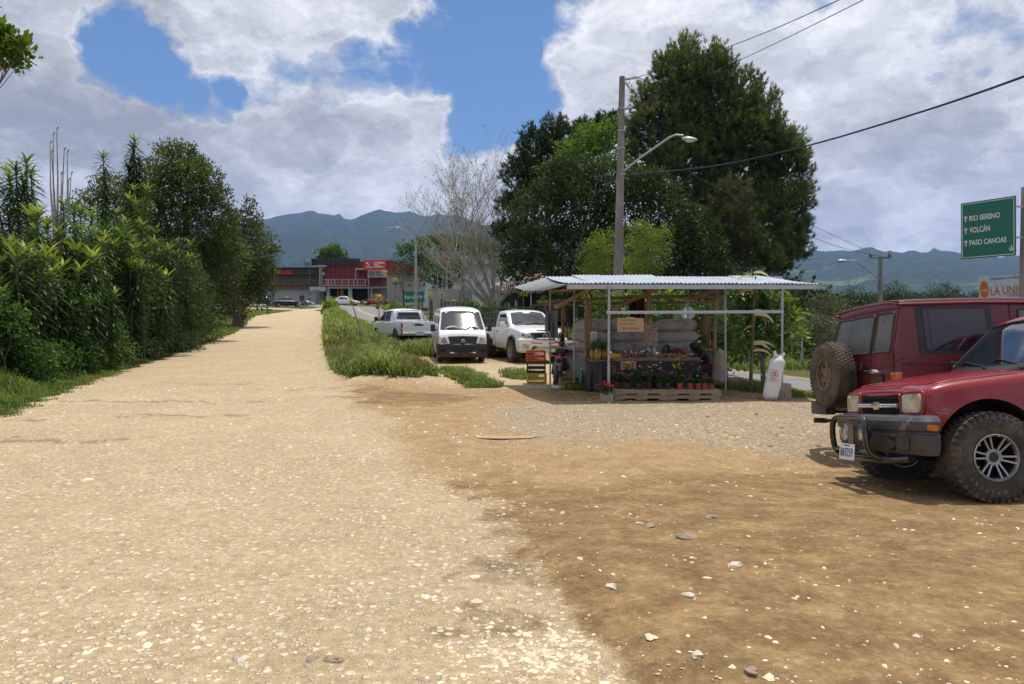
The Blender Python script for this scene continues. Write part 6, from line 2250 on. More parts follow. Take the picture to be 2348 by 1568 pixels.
for i in range(3):
 o = MB().ball((0, 0, 0), (.042, .032, .028), 9, 7, jit=.09).build('potato', POT, None, smooth=180)
 tag(o, 'brown potato in the long heap before the bent man', 'potato', 'potatoes heaped on the counter')
 pp.append(o)
xa, xb = P4(1135, 610, 16.3).x, P4(1365, 610, 16.3).x
cnt = 0
for layer, n_in, zz in ((0, 44, .03), (1, 26, .075), (2, 9, .11)):
 for i in range(n_in):
  o = pp[cnt] if cnt < 3 else pp[rd.randrange(3)].copy()
  if cnt >= 3:
   COL.objects.link(o)
  mg = .05 * layer
  o.location = (rd.uniform(xa + mg * 2, xb - mg * 2), 16.42 + rd.uniform(-.16 + mg, .16 - mg), cz + zz + rd.uniform(-.006, .006))
  o.rotation_euler = (rd.uniform(0, 6), rd.uniform(0, 6), rd.uniform(0, 6))
  cnt += 1
for i in range(9):
 q = P4(1100, 626, 16.25)
 o = MB().tube([(-.08, 0, 0), (.0, .003, 0), (.08, 0, 0)], [.018, .014, .004], 8).build('carrot', mat('carrot_skin', (.60, .15, .02), .5, var=.15), None, smooth=60)
 o.location = (q.x + rd.uniform(-.10, .12), 16.32 + rd.uniform(-.06, .06), cz + .015 + .02 * (i % 3))
 o.rotation_euler = (0, 0, rd.uniform(-.5, .5))
 tag(o, 'orange carrot in the small pile beside the watermelon', 'carrot', 'carrots piled on the counter')
# onion strings / garlic hanging on the centre bamboo
q = P4(1092, 450, 16.8)
root = empty('garlic_braid', (q.x, 16.80, 1.52), 0, 'bundle of pale garlic strings hanging on the middle bamboo post', 'garlic')
for i in range(7):
 m = MB()
 x = (i - 3) * .045
 for k in range(15):
  m.ball((x + rd.uniform(-.005, .005), -.02 + rd.uniform(-.02, .02), -.05 - k * .034), (.030, .028, .022), 8, 5)
 m.build('garlic_string', mat('garlic_skin', (.50, .43, .36), .6, var=.25, scale=22, col2=(.36, .22, .18)), root, smooth=180)
MB().tube([(0, 0, .06), (0, 0, 0), (.0, 0, -.06)], [.01, .03, .12], 8).build('tie', mat('string_net', (.4, .38, .34), .7), root)
for i, (xz, yz) in enumerate(((1078, 590), (1112, 585))):
 q = P4(xz, yz, 16.9)
 m = MB().tube([(q.x, 16.9, 1.0), (q.x + .01, 16.88, .86), (q.x, 16.9, .74)], [.015, .055, .045], 10)
 solo('plastic_bag', m, mat('clear_plastic', (.5, .48, .48), .25), (q.x, 16.9, .74), 'pale plastic bag hanging %s the middle bamboo post' % ('on the near side of' if i == 0 else 'just right of').replace('just right of', 'behind'), 'bag', smooth=180)
# cardboard signs
def handsign(base, w_, h_, lines, label, scallop=False):
 root = empty('cardboard_sign', base, 0, label, 'sign')
 if scallop:
  pts = [(-w_ / 2, 0), (w_ / 2, .0), (w_ / 2, h_ * .92), (w_ * .2, h_ * .94), (w_ * .1, h_), (-w_ * .1, h_ * 1.02), (-w_ * .2, h_ * .95), (-w_ / 2, h_ * .94)]
 else:
  pts = [(-w_ / 2, 0), (w_ / 2, -.005), (w_ / 2, h_), (-w_ / 2, h_)]
 MB().prism(pts, -.003, .003, 'xz').build('panel', CARD, root)
 m = MB()
 for (txt, z, x, wd_, hh) in lines:
  put_text(m, txt, .1, Matrix(((1, 0, 0, x), (0, 0, 1, -.007), (0, 1, 0, z), (0, 0, 0, 1))), .003, width=wd_, height=hh)
 m.build('lettering', INK, root)
 return root
a, b = P4(868, 448, 14.62), P4(1045, 350, 14.62)
s1 = handsign(((a.x + b.x) / 2, 14.57, a.z), b.x - a.x, b.z - a.z, [('Hay Semillas', .20, -.19, .30, .032), ('de 50 kilos', .14, -.20, .28, .030), ('Vivo abono', .045, -.17, .34, .045)],
   'large cardboard sign with faint handwriting hung from the front rail', True)
for i_, x in enumerate((P4(882, 340, 14.6).x, P4(1028, 340, 14.6).x)):
 m = MB().tube([(x - (a.x + b.x) / 2, 0, b.z - a.z - .01), (x - (a.x + b.x) / 2 + .005, -.01, 1.70 - a.z)], .004, 4)
 m.build('hanging_cord', mat('yellow_cord', (.45, .35, .05), .7) if i_ == 0 else mat('thin_chain', (.12, .11, .10), .6), s1)
a, b = P4(893, 704, 16.05), P4(999, 645, 16.05)
handsign(((a.x + b.x) / 2, 16.07, a.z), b.x - a.x, b.z - a.z, [('Papa 5 kilos', .125, -.14, .24, .026), ('2000 el saco', .06, -.13, .25, .030)], 'small cardboard price sign pinned to the black counter cloth')
a = P4(712, 500, 16.9)
m = MB().box((a.x, 16.9, a.z), (.14, .004, .36))
o = solo('paper_notice', m, mat('paper_white', (.6, .6, .58), .8), (a.x, 16.9, a.z - .18), 'white paper notice pinned behind the pineapples', 'notice')
m = MB()
for k in range(6):
 m.box((0, -.004, .06 + k * .045), (.09, .002, .012))
m.build('print', STAMPK, o)
# things hanging and standing about
q0, q1 = P4(1005, 225, 17.4), P4(1005, 352, 17.4)
m = cloth((q0.x - .17, 17.45, 0), (q0.x + .17, 17.40, 0), q0.z, q1.z - .02, .035, 30, 10, 4., .01)
solo('hanging_cloth', m, mat('dark_red_cloth', (.06, .008, .012), .8, var=.5, scale=16, stretch=(1, 1, .1), col2=(.02, .012, .014)), (q0.x, 17.4, q1.z), 'dark red and black striped cloth hanging from the rear beam', 'cloth', smooth=60)
q0, q1 = P4(555, 275, 18.3), P4(552, 445, 18.3)
m = MB().tube([(q0.x, 18.3, q0.z), (q0.x, 18.3, q0.z - .12), (q0.x + .01, 18.3, q0.z - .4), (q0.x, 18.3, q1.z + .2), (q0.x, 18.3, q1.z)], [.01, .10, .12, .05, .006], 9)
solo('umbrella', m, mat('dark_umbrella_cloth', (.012, .012, .014), .7, var=.4), (q0.x, 18.3, q1.z), 'closed black umbrella hanging point down under the side roof', 'umbrella', smooth=60)
for i, (xx, ww, mm_, lb) in enumerate(((412, .17, mat('grey_blue_cloth', (.14, .155, .18), .85, var=.15), 'grey blue towel draped on the left metal post'),
         (448, .17, mat('pale_grey_cloth', (.26, .26, .26), .85, var=.15), 'pale grey sheet hanging beside the blue towel'))):
 q0, q1 = P4(xx, 305, 17.9), P4(xx, 450 + 15 * i, 17.9)
 m = cloth((q0.x - ww / 2, 17.85 + .05 * i, 0), (q0.x + ww / 2, 17.9, 0), q0.z, q1.z, .03, 18, 10, 2. + i, .008)
 solo('hanging_cloth', m, mm_, (q0.x, 17.9, q1.z), lb, 'cloth', smooth=60)
q = P4(1453, 395, 17.9)
m = MB().tube([(q.x + .03, 17.9, q.z + .30), (q.x, 17.86, q.z + .18), (q.x - .02, 17.85, q.z - .02), (q.x - .01, 17.87, q.z - .22), (q.x, 17.88, q.z - .28)], [.03, .11, .15, .14, .05], 12, flat=.6)
solo('hanging_bag', m, mat('brown_canvas', (.20, .125, .055), .85, var=.25, bump=.006), (q.x, 17.9, q.z - .28), 'brown canvas bag hanging on the right rear bamboo post', 'bag', smooth=180)
q = P4(535, 770, 17.6)
gg = gz(q.x, 17.5)
root = empty('cardboard_box', (q.x + .03, 17.55, gg), .15, 'open brown cardboard box on the ground behind the motorcycle', 'box')
m = MB().box((0, -.14, .11), (.42, .008, .22)).box((0, .14, .11), (.42, .008, .22)).box((-.21, 0, .11), (.008, .28, .22)).box((.21, 0, .11), (.008, .28, .22)).box((0, 0, .006), (.42, .28, .01))
m.build('carton', CARD, root)
MB().box((0, -.20, .20), (.42, .13, .006), (-.6, 0, 0)).build('flap', CARD, root)
MB().box((0, .17, .28), (.42, .006, .14), (-.2, 0, 0)).build('flap', CARD, root)
q = P4(515, 800, 17.0)
m = MB()
for k in range(7):
 m.ball((q.x + (k - 3) * .07, 17.0 + rd.uniform(-.05, .05), gg + .04), (.08, .06, .055), 10, 7, jit=.12)
solo('plastic_sheet', m, mat('dirty_white_plastic', (.46, .42, .38), .45, var=.2), (q.x, 17.0, gg), 'crumpled dirty white plastic sheeting on the ground before the box', 'plastic', smooth=60)
q = P4(632, 800, 17.0)
root = empty('water_bottle', (q.x, 17.1, gz(q.x, 17.1)), 0, 'tall teal plastic bottle standing beside the bamboo post', 'bottle')
MB().lathe([(.05, 0), (.055, .03), (.055, .30), (.05, .36), (.02, .42), (.018, .45)], 16).build('bottle', mat('teal_plastic', (.02, .14, .17), .2, coat=.5), root, smooth=40)
MB().lathe([(.021, .45), (.021, .475), (0, .475)], 12).build('cap', WHT, root)
# octagonal road sign seen from behind
q = at(1577, 718, 21.6)
gq = gz(q.x, 21.6)
root = empty('stop_sign', (q.x, 21.6, gq), R(-8), 'grey back of an octagonal road sign with two white stickers, behind the stall', 'road sign')
MB().prism([(.20 * math.cos(R(22.5 + 45 * k)), q.z - gq + .20 * math.sin(R(22.5 + 45 * k))) for k in range(8)], 0, .004, 'xz').build('plate', mat('sign_back_grey', (.36, .38, .40), .5, metal=.3), root)
MB().bar((0, .03, 0), (0, .03, q.z - gq + .18), .05).build('post', GALV, root)
MB().box((-.07, -.004, q.z - gq + .05), (.07, .002, .10)).build('sticker', WHITEP, root)
MB().box((-.07, -.004, q.z - gq - .08), (.07, .002, .10)).build('sticker', WHITEP, root)
# ---------------------------------------------------------------- people
def skin_mesh(verts, edges, radii, sub=2):
 me = bpy.data.meshes.new('b')
 me.from_pydata([tuple(v) for v in verts], edges, [])
 o = bpy.data.objects.new('b', me)
 COL.objects.link(o)
 md = o.modifiers.new('s', 'SKIN')
 md.use_smooth_shade = True
 for i, r in enumerate(radii):
  o.data.skin_vertices[0].data[i].radius = (r, r) if isinstance(r, (int, float)) else r
 o.data.skin_vertices[0].data[0].use_root = True
 sb = o.modifiers.new('u', 'SUBSURF')
 sb.levels = sb.render_levels = sub
 dg = bpy.context.evaluated_depsgraph_get()
 m2 = bpy.data.meshes.new_from_object(o.evaluated_get(dg))
 vs = [v.co.copy() for v in m2.vertices]
 fs = [tuple(p_.vertices) for p_ in m2.polygons]
 bpy.data.objects.remove(o)
 bpy.data.meshes.remove(me)
 bpy.data.meshes.remove(m2)
 return vs, fs
def person(label, base, J, cols, hair='short', cap=None, rot=0, scale=1., group=None, detail=True):
 """J: joint positions relative to base"""
 root = empty('person', base, rot, label, 'person', group, scale)
 V3 = {k: Vector(v) for k, v in J.items()}
 names = ['pelvis', 'waist', 'chest', 'neck', 'jaw', 'head', 'crown', 'shl', 'ell', 'wrl', 'pal', 'shr', 'elr', 'wrr', 'par', 'hil', 'knl', 'anl', 'tol', 'hir', 'knr', 'anr', 'tor']
 rad = dict(pelvis=(.135, .105), waist=(.12, .095), chest=(.145, .105), neck=.052, jaw=(.062, .068), head=(.078, .092), crown=(.055, .062), shl=.055, ell=.042, wrl=.030, pal=(.036, .018), shr=.055, elr=.042, wrr=.030,
   par=(.036, .018), hil=.085, knl=.058, anl=.040, tol=.035, hir=.085, knr=.058, anr=.040, tor=.035)
 up = (V3['crown'] - V3['jaw']).normalized()
 E_ = [('pelvis', 'waist'), ('waist', 'chest'), ('chest', 'neck'), ('neck', 'jaw'), ('jaw', 'head'), ('head', 'crown'), ('chest', 'shl'), ('shl', 'ell'), ('ell', 'wrl'), ('wrl', 'pal'), ('chest', 'shr'), ('shr', 'elr'), ('elr', 'wrr'), ('wrr', 'par'),
  ('pelvis', 'hil'), ('hil', 'knl'), ('knl', 'anl'), ('anl', 'tol'), ('pelvis', 'hir'), ('hir', 'knr'), ('knr', 'anr'), ('anr', 'tor')]
 ix = {k: i for i, k in enumerate(names)}
 vs, fs = skin_mesh([V3[k] for k in names], [(ix[a], ix[b]) for a, b in E_], [rad[k] for k in names])
 mb = MB().add(vs, fs)
 face = Vector(J['face']).normalized()
 if detail:
  for w_, p_ in (('wrl', 'pal'), ('wrr', 'par')):
   d = (V3[p_] - V3[w_]).normalized()
   s = d.cross(Vector((0, 0, 1)))
   s = s.normalized() if s.length > .1 else Vector((1, 0, 0))
   nd = s.cross(d)
   for k, L in enumerate((.068, .078, .072, .055)):
    b0 = V3[p_] + s * (k - 1.5) * .018 + d * .01
    mb.tube([b0, b0 + d * L * .5, b0 + d * L * .85 - nd * .012, b0 + d * L - nd * .025], [.009, .0085, .008, .006], 6)
   b0 = V3[w_].lerp(V3[p_], .4) + s * .03
   mb.tube([b0, b0 + s * .02 + d * .02, b0 + s * .022 + d * .05], [.011, .010, .007], 6)
  hc = V3['head']
  sd_ = face.cross(up).normalized()
  mb.tube([hc + face * .075 + up * .012, hc + face * .100 - up * .012, hc + face * .088 - up * .022], [.007, .013, .010], 6)
  for sg in (-1, 1):
   mb.ball(hc + sd_ * sg * .076, (.014, .018, .026), 8, 6)
 body = mb.build('body', cols['skin'], root, smooth=180)
 if detail:
  for sg in (-1, 1):
   MB().ball(hc + face * .083 + sd_ * sg * .030 + up * .012, .009, 8, 6).build('eye', mat('eye_dark', (.02, .015, .012), .3), root, smooth=180)
  MB().tube([hc + face * .086 - up * .040 - sd_ * .02, hc + face * .090 - up * .042, hc + face * .086 - up * .040 + sd_ * .02], .005, 5).build('mouth', mat('lips', (.20, .07, .055), .6), root)
 # clothes: slightly larger shells of the same skeleton
 def shell(keys, edges, grow, nm, m, ext=None):
  k2 = [k for k in keys]
  P_ = [V3[k] for k in k2]
  i2 = {k: i for i, k in enumerate(k2)}
  rr_ = []
  for k in k2:
   r = rad[k]
   rr_.append((r[0] + grow, r[1] + grow) if isinstance(r, tuple) else r + grow)
  v_, f_ = skin_mesh(P_, [(i2[a], i2[b]) for a, b in edges], rr_)
  MB().add(v_, f_).build(nm, m, root, smooth=180)
 V3['nk0'] = V3['chest'].lerp(V3['neck'], .55)
 rad['nk0'] = .075
 shell(['pelvis', 'waist', 'chest', 'nk0', 'shl', 'ell', 'shr', 'elr'] + (['wrl', 'wrr'] if cols.get('long') else []),
  [('pelvis', 'waist'), ('waist', 'chest'), ('chest', 'nk0'), ('chest', 'shl'), ('shl', 'ell'), ('chest', 'shr'), ('shr', 'elr')] + ([('ell', 'wrl'), ('elr', 'wrr')] if cols.get('long') else []),
  .014, 'shirt' if not cols.get('long') else 'jacket', cols['top'])
 rad['pelvis'] = (.13, .10)
 shell(['pelvis', 'hil', 'knl', 'anl', 'hir', 'knr', 'anr'], [('pelvis', 'hil'), ('hil', 'knl'), ('knl', 'anl'), ('pelvis', 'hir'), ('hir', 'knr'), ('knr', 'anr')], .017, 'trousers', cols['legs'])
 for a_, t_ in (('anl', 'tol'), ('anr', 'tor')):
  MB().tube([V3[a_] + Vector((0, 0, .0)), V3[a_] - Vector((0, 0, .03)), V3[t_] - Vector((0, 0, .005)), V3[t_] + (V3[t_] - V3[a_]).normalized() * .06], [.045, .05, .045, .025], 8).build('shoe', cols.get('shoe', BLK), root, smooth=60)
 hc = V3['head']
 if cap:
  q = hc + up * .045
  vs, fs = [], []
  m = MB().ball((0, 0, 0), (.097, .105, .075), 16, 10)
  Mx = up.to_track_quat('Z', 'Y').to_matrix()
  m.v = [tuple(q + Mx @ Vector(v)) for v in m.v]
  c0 = q + face * .07 - up * .0
  m.tube([c0, c0 + face * .05, c0 + face * .10 - up * .01], [.06, .055, .03], 10, flat=.16)
  m.build('cap', cap, root, smooth=60)
 m = MB().ball((0, 0, 0), (.092, .100, .092), 14, 10, jit=.03)
 m.v = [tuple(hc + up * .028 - face * .018 + Vector(v)) for v in m.v]
 if hair == 'long':
  b0 = hc - face * .05
  m.tube([b0 + up * .03, b0 - up * .08 - face * .03, b0 - up * .24 - face * .04, b0 - up * .36], [.085, .09, .08, .03], 10, flat=.8)
 m.build('hair', cols['hair'], root, smooth=180)
 return root
SKIN1 = mat('brown_skin', (.20, .105, .065), .5, var=.08)
HAIRK = mat('black_hair', (.012, .010, .009), .5, var=.3)
# man bent over towards the heap of potatoes, seated on a low stool behind the counter
b0 = P4(1300, 640, 17.25)
J = dict(pelvis=(.12, .12, .50), waist=(.06, .09, .66), chest=(-.07, .02, .82), neck=(-.22, -.02, .905), jaw=(-.27, -.07, .87), head=(-.335, -.08, .885), crown=(-.40, -.075, .905),
  face=(-.30, -.35, -.9), shl=(-.09, -.17, .84), ell=(-.20, -.30, .74), wrl=(-.16, -.50, .76), pal=(-.15, -.57, .76), shr=(-.05, .20, .84), elr=(-.22, .16, .70), wrr=(-.34, -.08, .73), par=(-.37, -.14, .735),
  hil=(.10, .02, .48), knl=(-.22, -.10, .50), anl=(-.20, -.06, .09), tol=(-.34, -.10, .045), hir=(.12, .22, .48), knr=(-.20, .24, .50), anr=(-.18, .20, .09), tor=(-.32, .22, .045))
person('man in a red shirt and grey cap bent low over the counter', (b0.x, 17.22, SG), J, dict(skin=SKIN1, top=mat('red_shirt', (.30, .012, .018), .8, var=.15), legs=mat('dark_trousers', (.03, .03, .035), .85), hair=HAIRK), cap=mat('grey_cap', (.10, .11, .12), .85))
p_ = MB().lathe([(.17, 0), (.15, .38), (.17, .40), (0, .40)], 14, 'z', (b0.x + .13, 17.36, SG))
solo('stool', p_, TIMB, (b0.x + .13, 17.36, SG), 'low round wooden stool under the man in red', 'stool')
b0 = P4(1420, 640, 17.2)
J = dict(pelvis=(.10, .10, .50), waist=(.07, .06, .64), chest=(.0, .0, .79), neck=(-.10, -.06, .885), jaw=(-.15, -.11, .89), head=(-.20, -.11, .93), crown=(-.24, -.10, .98),
  face=(-.55, -.3, -.8), shl=(-.02, -.19, .83), ell=(-.10, -.24, .70), wrl=(-.28, -.26, .74), pal=(-.34, -.28, .745), shr=(.04, .20, .83), elr=(-.07, .24, .68), wrr=(-.24, .10, .73), par=(-.30, .05, .735),
  hil=(.08, .02, .48), knl=(-.28, -.08, .50), anl=(-.26, -.05, .09), tol=(-.38, -.08, .045), hir=(.10, .20, .48), knr=(-.26, .22, .50), anr=(-.24, .20, .09), tor=(-.37, .22, .045))
person('person with long black hair and dark blue jacket seated at the counter end', (b0.x + .02, 17.05, SG), J,
 dict(skin=SKIN1, top=mat('navy_jacket', (.010, .014, .03), .7, var=.3), legs=mat('maroon_skirt', (.10, .015, .03), .85), hair=HAIRK, long=True), hair='long')
p_ = MB().lathe([(.17, 0), (.15, .38), (.17, .40), (0, .40)], 14, 'z', (b0.x + .13, 17.2, SG))
solo('stool', p_, TIMB, (b0.x + .13, 17.2, SG), 'low round stool under the person in the dark jacket', 'stool')
stand = dict(pelvis=(0, 0, .95), waist=(0, 0, 1.10), chest=(0, 0, 1.32), neck=(0, -.01, 1.50), jaw=(0, -.03, 1.56), head=(0, -.02, 1.63), crown=(0, -.01, 1.70), face=(0, -1, 0),
   shl=(-.18, 0, 1.40), ell=(-.24, .02, 1.12), wrl=(-.22, -.08, .88), pal=(-.22, -.10, .80), shr=(.18, 0, 1.40), elr=(.24, .02, 1.12), wrr=(.20, -.10, .90), par=(.19, -.12, .82),
   hil=(-.09, 0, .90), knl=(-.10, -.02, .50), anl=(-.11, .02, .09), tol=(-.12, -.12, .04), hir=(.09, 0, .90), knr=(.12, -.04, .50), anr=(.13, .02, .09), tor=(.15, -.12, .04))
for (zx, dd, top, lg_, lb, rz) in ((1195, 134, mat('black_shirt', (.02, .02, .022), .8), mat('dark_trousers', (.03, .03, .035), .85), 'person in black standing behind the navy sedan, half hidden by a companion', .5),
        (1240, 133, mat('black_shirt', (.02, .02, .022), .8), mat('grey_trousers', (.06, .06, .07), .85), 'taller person in black with dark cap by the white workshop wall', -.4),
        (1355, 132, mat('pale_green_shirt', (.20, .33, .28), .8), mat('blue_jeans', (.03, .05, .12), .85), 'person in pale green shirt standing at the scaffold stair', .2)):
 X_ = (950 + zx / 4.696) * .573
 x_ = (X_ - 1173.5) / FPX * dd
 person(lb, (x_, dd, gz(x_, dd)), stand, dict(skin=SKIN1, top=top, legs=lg_, hair=HAIRK), rot=rz, detail=False)
q = at(865, 708, 40.6)
flowerpot((-7.62 + 0, 0, 0) if False else (q.x, 40.6, q.z - .02), 'red potted leafy plant perched on the wing mirror of the double cab', POTR, .32, .24, ('white',), 2, .10, .18, 90, True)
# ================================================================ plants
GR = np.random.default_rng(21)
def unit(a):
 return a / np.maximum(np.linalg.norm(a, axis=-1, keepdims=True), 1e-9)
def leaves(C, Nn, per, spread, L, W, out=.6, up=.25, rnd=.8, tint0=None, fold=.0):
 """per diamond leaves round each clump centre C with outward direction Nn"""
 C = np.repeat(C, per, 0)
 N_ = np.repeat(Nn, per, 0)
 n = len(C)
 P = C + GR.normal(0, 1, (n, 3)) * spread * .5
 D = unit(N_ * out + GR.normal(0, 1, (n, 3)) * rnd * .6 + np.array([0, 0, up]))
 S = unit(np.cross(D, GR.normal(0, 1, (n, 3))))
 l = (L * GR.uniform(.7, 1.25, n))[:, None]
 w_ = (W * GR.uniform(.7, 1.25, n))[:, None]
 V_ = np.stack([P, P + D * l * .45 + S * w_ / 2, P + D * l, P + D * l * .45 - S * w_ / 2], 1).reshape(-1, 3)
 F_ = np.arange(4 * n).reshape(-1, 4)
 t = GR.random(n) * .6 if tint0 is None else np.clip(np.repeat(tint0, per) + GR.normal(0, .14, n), 0, 1)
 return V_, F_, t
def lobe_points(lobes, dens, inner=.25):
 """points on lumpy ellipsoids; lobes (c, (rx,ry,rz))"""
 Cs, Ns, Ts = [], [], []
 for c, r in lobes:
  r = np.array(r)
  n = max(6, int(dens * (r[0] * r[1] + r[0] * r[2] + r[1] * r[2]) * 4.2))
  d = unit(GR.normal(0, 1, (n, 3)))
  d[:, 2] = np.where(d[:, 2] < -.55, -d[:, 2], d[:, 2])
  q = 1 + .16 * np.sin(d[:, 0] * 7 + c[0] * 3) * np.sin(d[:, 1] * 6 + c[1]) + .12 * np.sin(d[:, 2] * 9 + c[2] * 2)
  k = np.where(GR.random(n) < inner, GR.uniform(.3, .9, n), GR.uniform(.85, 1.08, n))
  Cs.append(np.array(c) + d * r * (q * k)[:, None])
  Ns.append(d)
  Ts.append(np.clip(.22 + .30 * d[:, 2] + .12 * (k > .9), 0, 1))  # upper and outer leaves paler: lit crown tops put into the tint
 return np.concatenate(Cs), np.concatenate(Ns), np.concatenate(Ts)
def lp(pts, d, flat=.8):
 """lobes given as picture positions and radii at distance d (+ offset)"""
 o = []
 for q in pts:
  px, py, r = q[:3]
  dd = d + (q[3] if len(q) > 3 else 0)
  ry = q[4] if len(q) > 4 else r
  c = at(px, py, dd)
  R_ = r / FPX * dd
  o.append((tuple(c), (R_, R_ * flat, ry / FPX * dd)))
 return o
BARK = mat('bark', (.105, .08, .06), .9, var=.3, scale=6, stretch=(1, 1, .3), bump=.01, col2=(.17, .145, .115))
BARKP = mat('pale_bark', (.40, .36, .30), .85, var=.2, scale=5, stretch=(1, 1, .3), bump=.008, col2=(.27, .24, .19))
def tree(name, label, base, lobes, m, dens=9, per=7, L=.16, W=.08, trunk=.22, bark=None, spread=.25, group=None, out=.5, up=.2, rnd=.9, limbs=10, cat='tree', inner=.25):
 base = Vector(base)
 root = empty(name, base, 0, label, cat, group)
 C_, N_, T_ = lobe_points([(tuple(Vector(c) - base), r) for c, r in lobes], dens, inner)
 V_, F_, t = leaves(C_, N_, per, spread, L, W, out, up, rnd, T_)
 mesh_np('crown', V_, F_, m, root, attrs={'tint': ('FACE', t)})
 mb = MB()
 cen = sum((Vector(c) - base for c, r in lobes), Vector()) / len(lobes)
 fork = Vector((cen.x * .35, cen.y * .35, cen.z * .42))
 mb.tube([(0, 0, -.15), (fork.x * .3, fork.y * .3, fork.z * .45), fork], [trunk * 1.15, trunk, trunk * .8], 10)
 rd = random.Random(int(abs(base.x * 97 + base.y)))
 for (c, r) in sorted(lobes, key=lambda q: -q[1][0])[:limbs]:
  e = Vector(c) - base
  md = fork.lerp(e, .5) + Vector((rd.uniform(-.3, .3), rd.uniform(-.3, .3), rd.uniform(-.1, .3)))
  mb.tube([fork, md, e], [trunk * .6, trunk * .36, trunk * .1], 7)
  for k in range(4):
   mb.tube([md.lerp(e, .4 + .15 * k), e + Vector((rd.uniform(-1, 1) * r[0], rd.uniform(-1, 1) * r[1], rd.uniform(-.4, .9) * r[2])) * .8], [trunk * .14, trunk * .04], 5)
 mb.build('trunk', bark or BARK, root, smooth=60)
 return root
def g(px, py, d):
 p = at(px, py, d)
 return (p.x, p.y, gz(p.x, p.y))
PINE = leafmat('pine_needles', [(.014, .028, .012), (.046, .074, .024), (.115, .150, .046), (.18, .18, .06)], .25, .55, .2)
PINED = leafmat('dark_pine_needles', [(.010, .022, .012), (.030, .052, .022), (.075, .11, .04)], .2, .55, .2)
BROAD = leafmat('dark_broad_leaves', [(.014, .028, .010), (.034, .060, .018), (.085, .12, .033)], .28, .5, .22)
LIGHT = leafmat('light_leaves', [(.035, .075, .010), (.085, .155, .02), (.16, .23, .035)], .42)
LIME = leafmat('lime_leaves', [(.05, .09, .014), (.115, .175, .028), (.21, .26, .05)], .42)
MANGO = leafmat('mango_leaves', [(.015, .028, .009), (.040, .062, .016), (.10, .13, .03), (.24, .24, .05)], .3, .45, .35)
OLIVE = leafmat('olive_leaves', [(.022, .036, .012), (.045, .065, .020), (.09, .105, .035)], .25)
GREYG = leafmat('grey_green_leaves', [(.045, .060, .032), (.085, .10, .055), (.15, .155, .09)], .25)
SHRB = leafmat('shrub_leaves', [(.018, .042, .012), (.048, .098, .022), (.11, .18, .04)], .4, .5, .3)
FRESH = leafmat('fresh_leaves', [(.020, .055, .010), (.055, .12, .018), (.13, .20, .035)], .38)
def pine(name, label, base, lobes, m, tufts=3600, L=.34, trunk=.35, group=None):
 base = Vector(base)
 root = empty(name, base, 0, label, 'tree', group)
 mb = MB()
 mb.tube([(0, 0, -.2), (0, 0, (lobes[0][0][2] - base.z) * .6), Vector(lobes[0][0]) - base], [trunk, trunk * .7, trunk * .15], 10)
 vol = [r[0] * r[1] + r[2] * r[0] + r[2] * r[1] for c, r in lobes]
 Cs, Ns, Ts = [], [], []
 for (c, r), v in zip(lobes, vol):
  c = np.array(Vector(c) - base)
  r = np.array(r)
  nb = max(5, int(tufts * v / sum(vol) / 7))
  d = unit(GR.normal(0, 1, (nb, 3)))
  d[:, 2] = np.where(d[:, 2] < -.4, -d[:, 2] * .6, d[:, 2])
  tips = c + d * r * GR.uniform(.78, 1.08, (nb, 1))
  for i in range(nb):
   # plume: tufts climbing a small upturned branch end
   q = tips[i]
   ax = unit(d[i] * .75 + np.array([0, 0, .8]))
   for k in range(7):
    s = (k - 3) * L * .42
    Cs.append(q + ax * s + GR.normal(0, L * .33, 3) * (1 if k < 5 else .4))
    Ns.append(unit(ax + GR.normal(0, .35, 3)))
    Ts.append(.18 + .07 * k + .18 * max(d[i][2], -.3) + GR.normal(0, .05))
   if i % 5 == 0:
    inn = c + (q - c) * .1
    mb.tube([tuple(inn), tuple(inn * .35 + q * .65 - np.array([0, 0, .12])), tuple(q + ax * L * .6)], [.06, .035, .012], 5)
  if True:
   mb.tube([(0, 0, max(.5, c[2] - r[2] * .8)), tuple(c)], [trunk * .3, .05], 6)
 C_, N_ = np.array(Cs), np.array(Ns)
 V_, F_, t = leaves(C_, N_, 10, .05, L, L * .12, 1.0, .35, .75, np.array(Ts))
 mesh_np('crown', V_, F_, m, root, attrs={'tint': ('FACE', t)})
 mb.build('trunk', BARK, root, smooth=60)
 return root
big = [(1590, 190, 90, 0, 95), (1530, 290, 80), (1660, 270, 85), (1735, 330, 75), (1500, 370, 75), (1600, 350, 100, 1), (1690, 420, 95, 1), (1790, 380, 60), (1800, 460, 55), (1740, 500, 85), (1480, 450, 60),
 (1620, 480, 100, 1), (1800, 560, 52), (1720, 600, 75), (1640, 590, 70), (1840, 440, 22), (1836, 515, 18), (1575, 125, 35), (1640, 170, 45), (1480, 230, 35), (1830, 590, 24), (1785, 620, 40), (1750, 245, 40), (1800, 340, 40), (1560, 230, 60), (1620, 230, 70), (1680, 330, 90), (1560, 400, 90), (1700, 520, 90), (1640, 540, 100), (1700, 205, 45), (1738, 275, 52), (1782, 335, 50), (1808, 400, 46), (1826, 470, 34), (1815, 530, 42), (1808, 590, 44), (1545, 165, 45), (1500, 300, 60)]
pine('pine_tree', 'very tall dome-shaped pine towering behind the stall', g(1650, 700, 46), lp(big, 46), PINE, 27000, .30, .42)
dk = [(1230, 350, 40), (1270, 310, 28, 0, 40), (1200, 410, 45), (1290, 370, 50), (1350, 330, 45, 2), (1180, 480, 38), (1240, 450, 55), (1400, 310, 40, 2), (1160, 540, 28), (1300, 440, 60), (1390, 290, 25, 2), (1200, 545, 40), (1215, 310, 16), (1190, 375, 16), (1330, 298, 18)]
pine('pine_tree', 'dark ragged pine left of the utility pole', g(1260, 705, 50), lp(dk, 50), PINED, 8000, .30, .3)
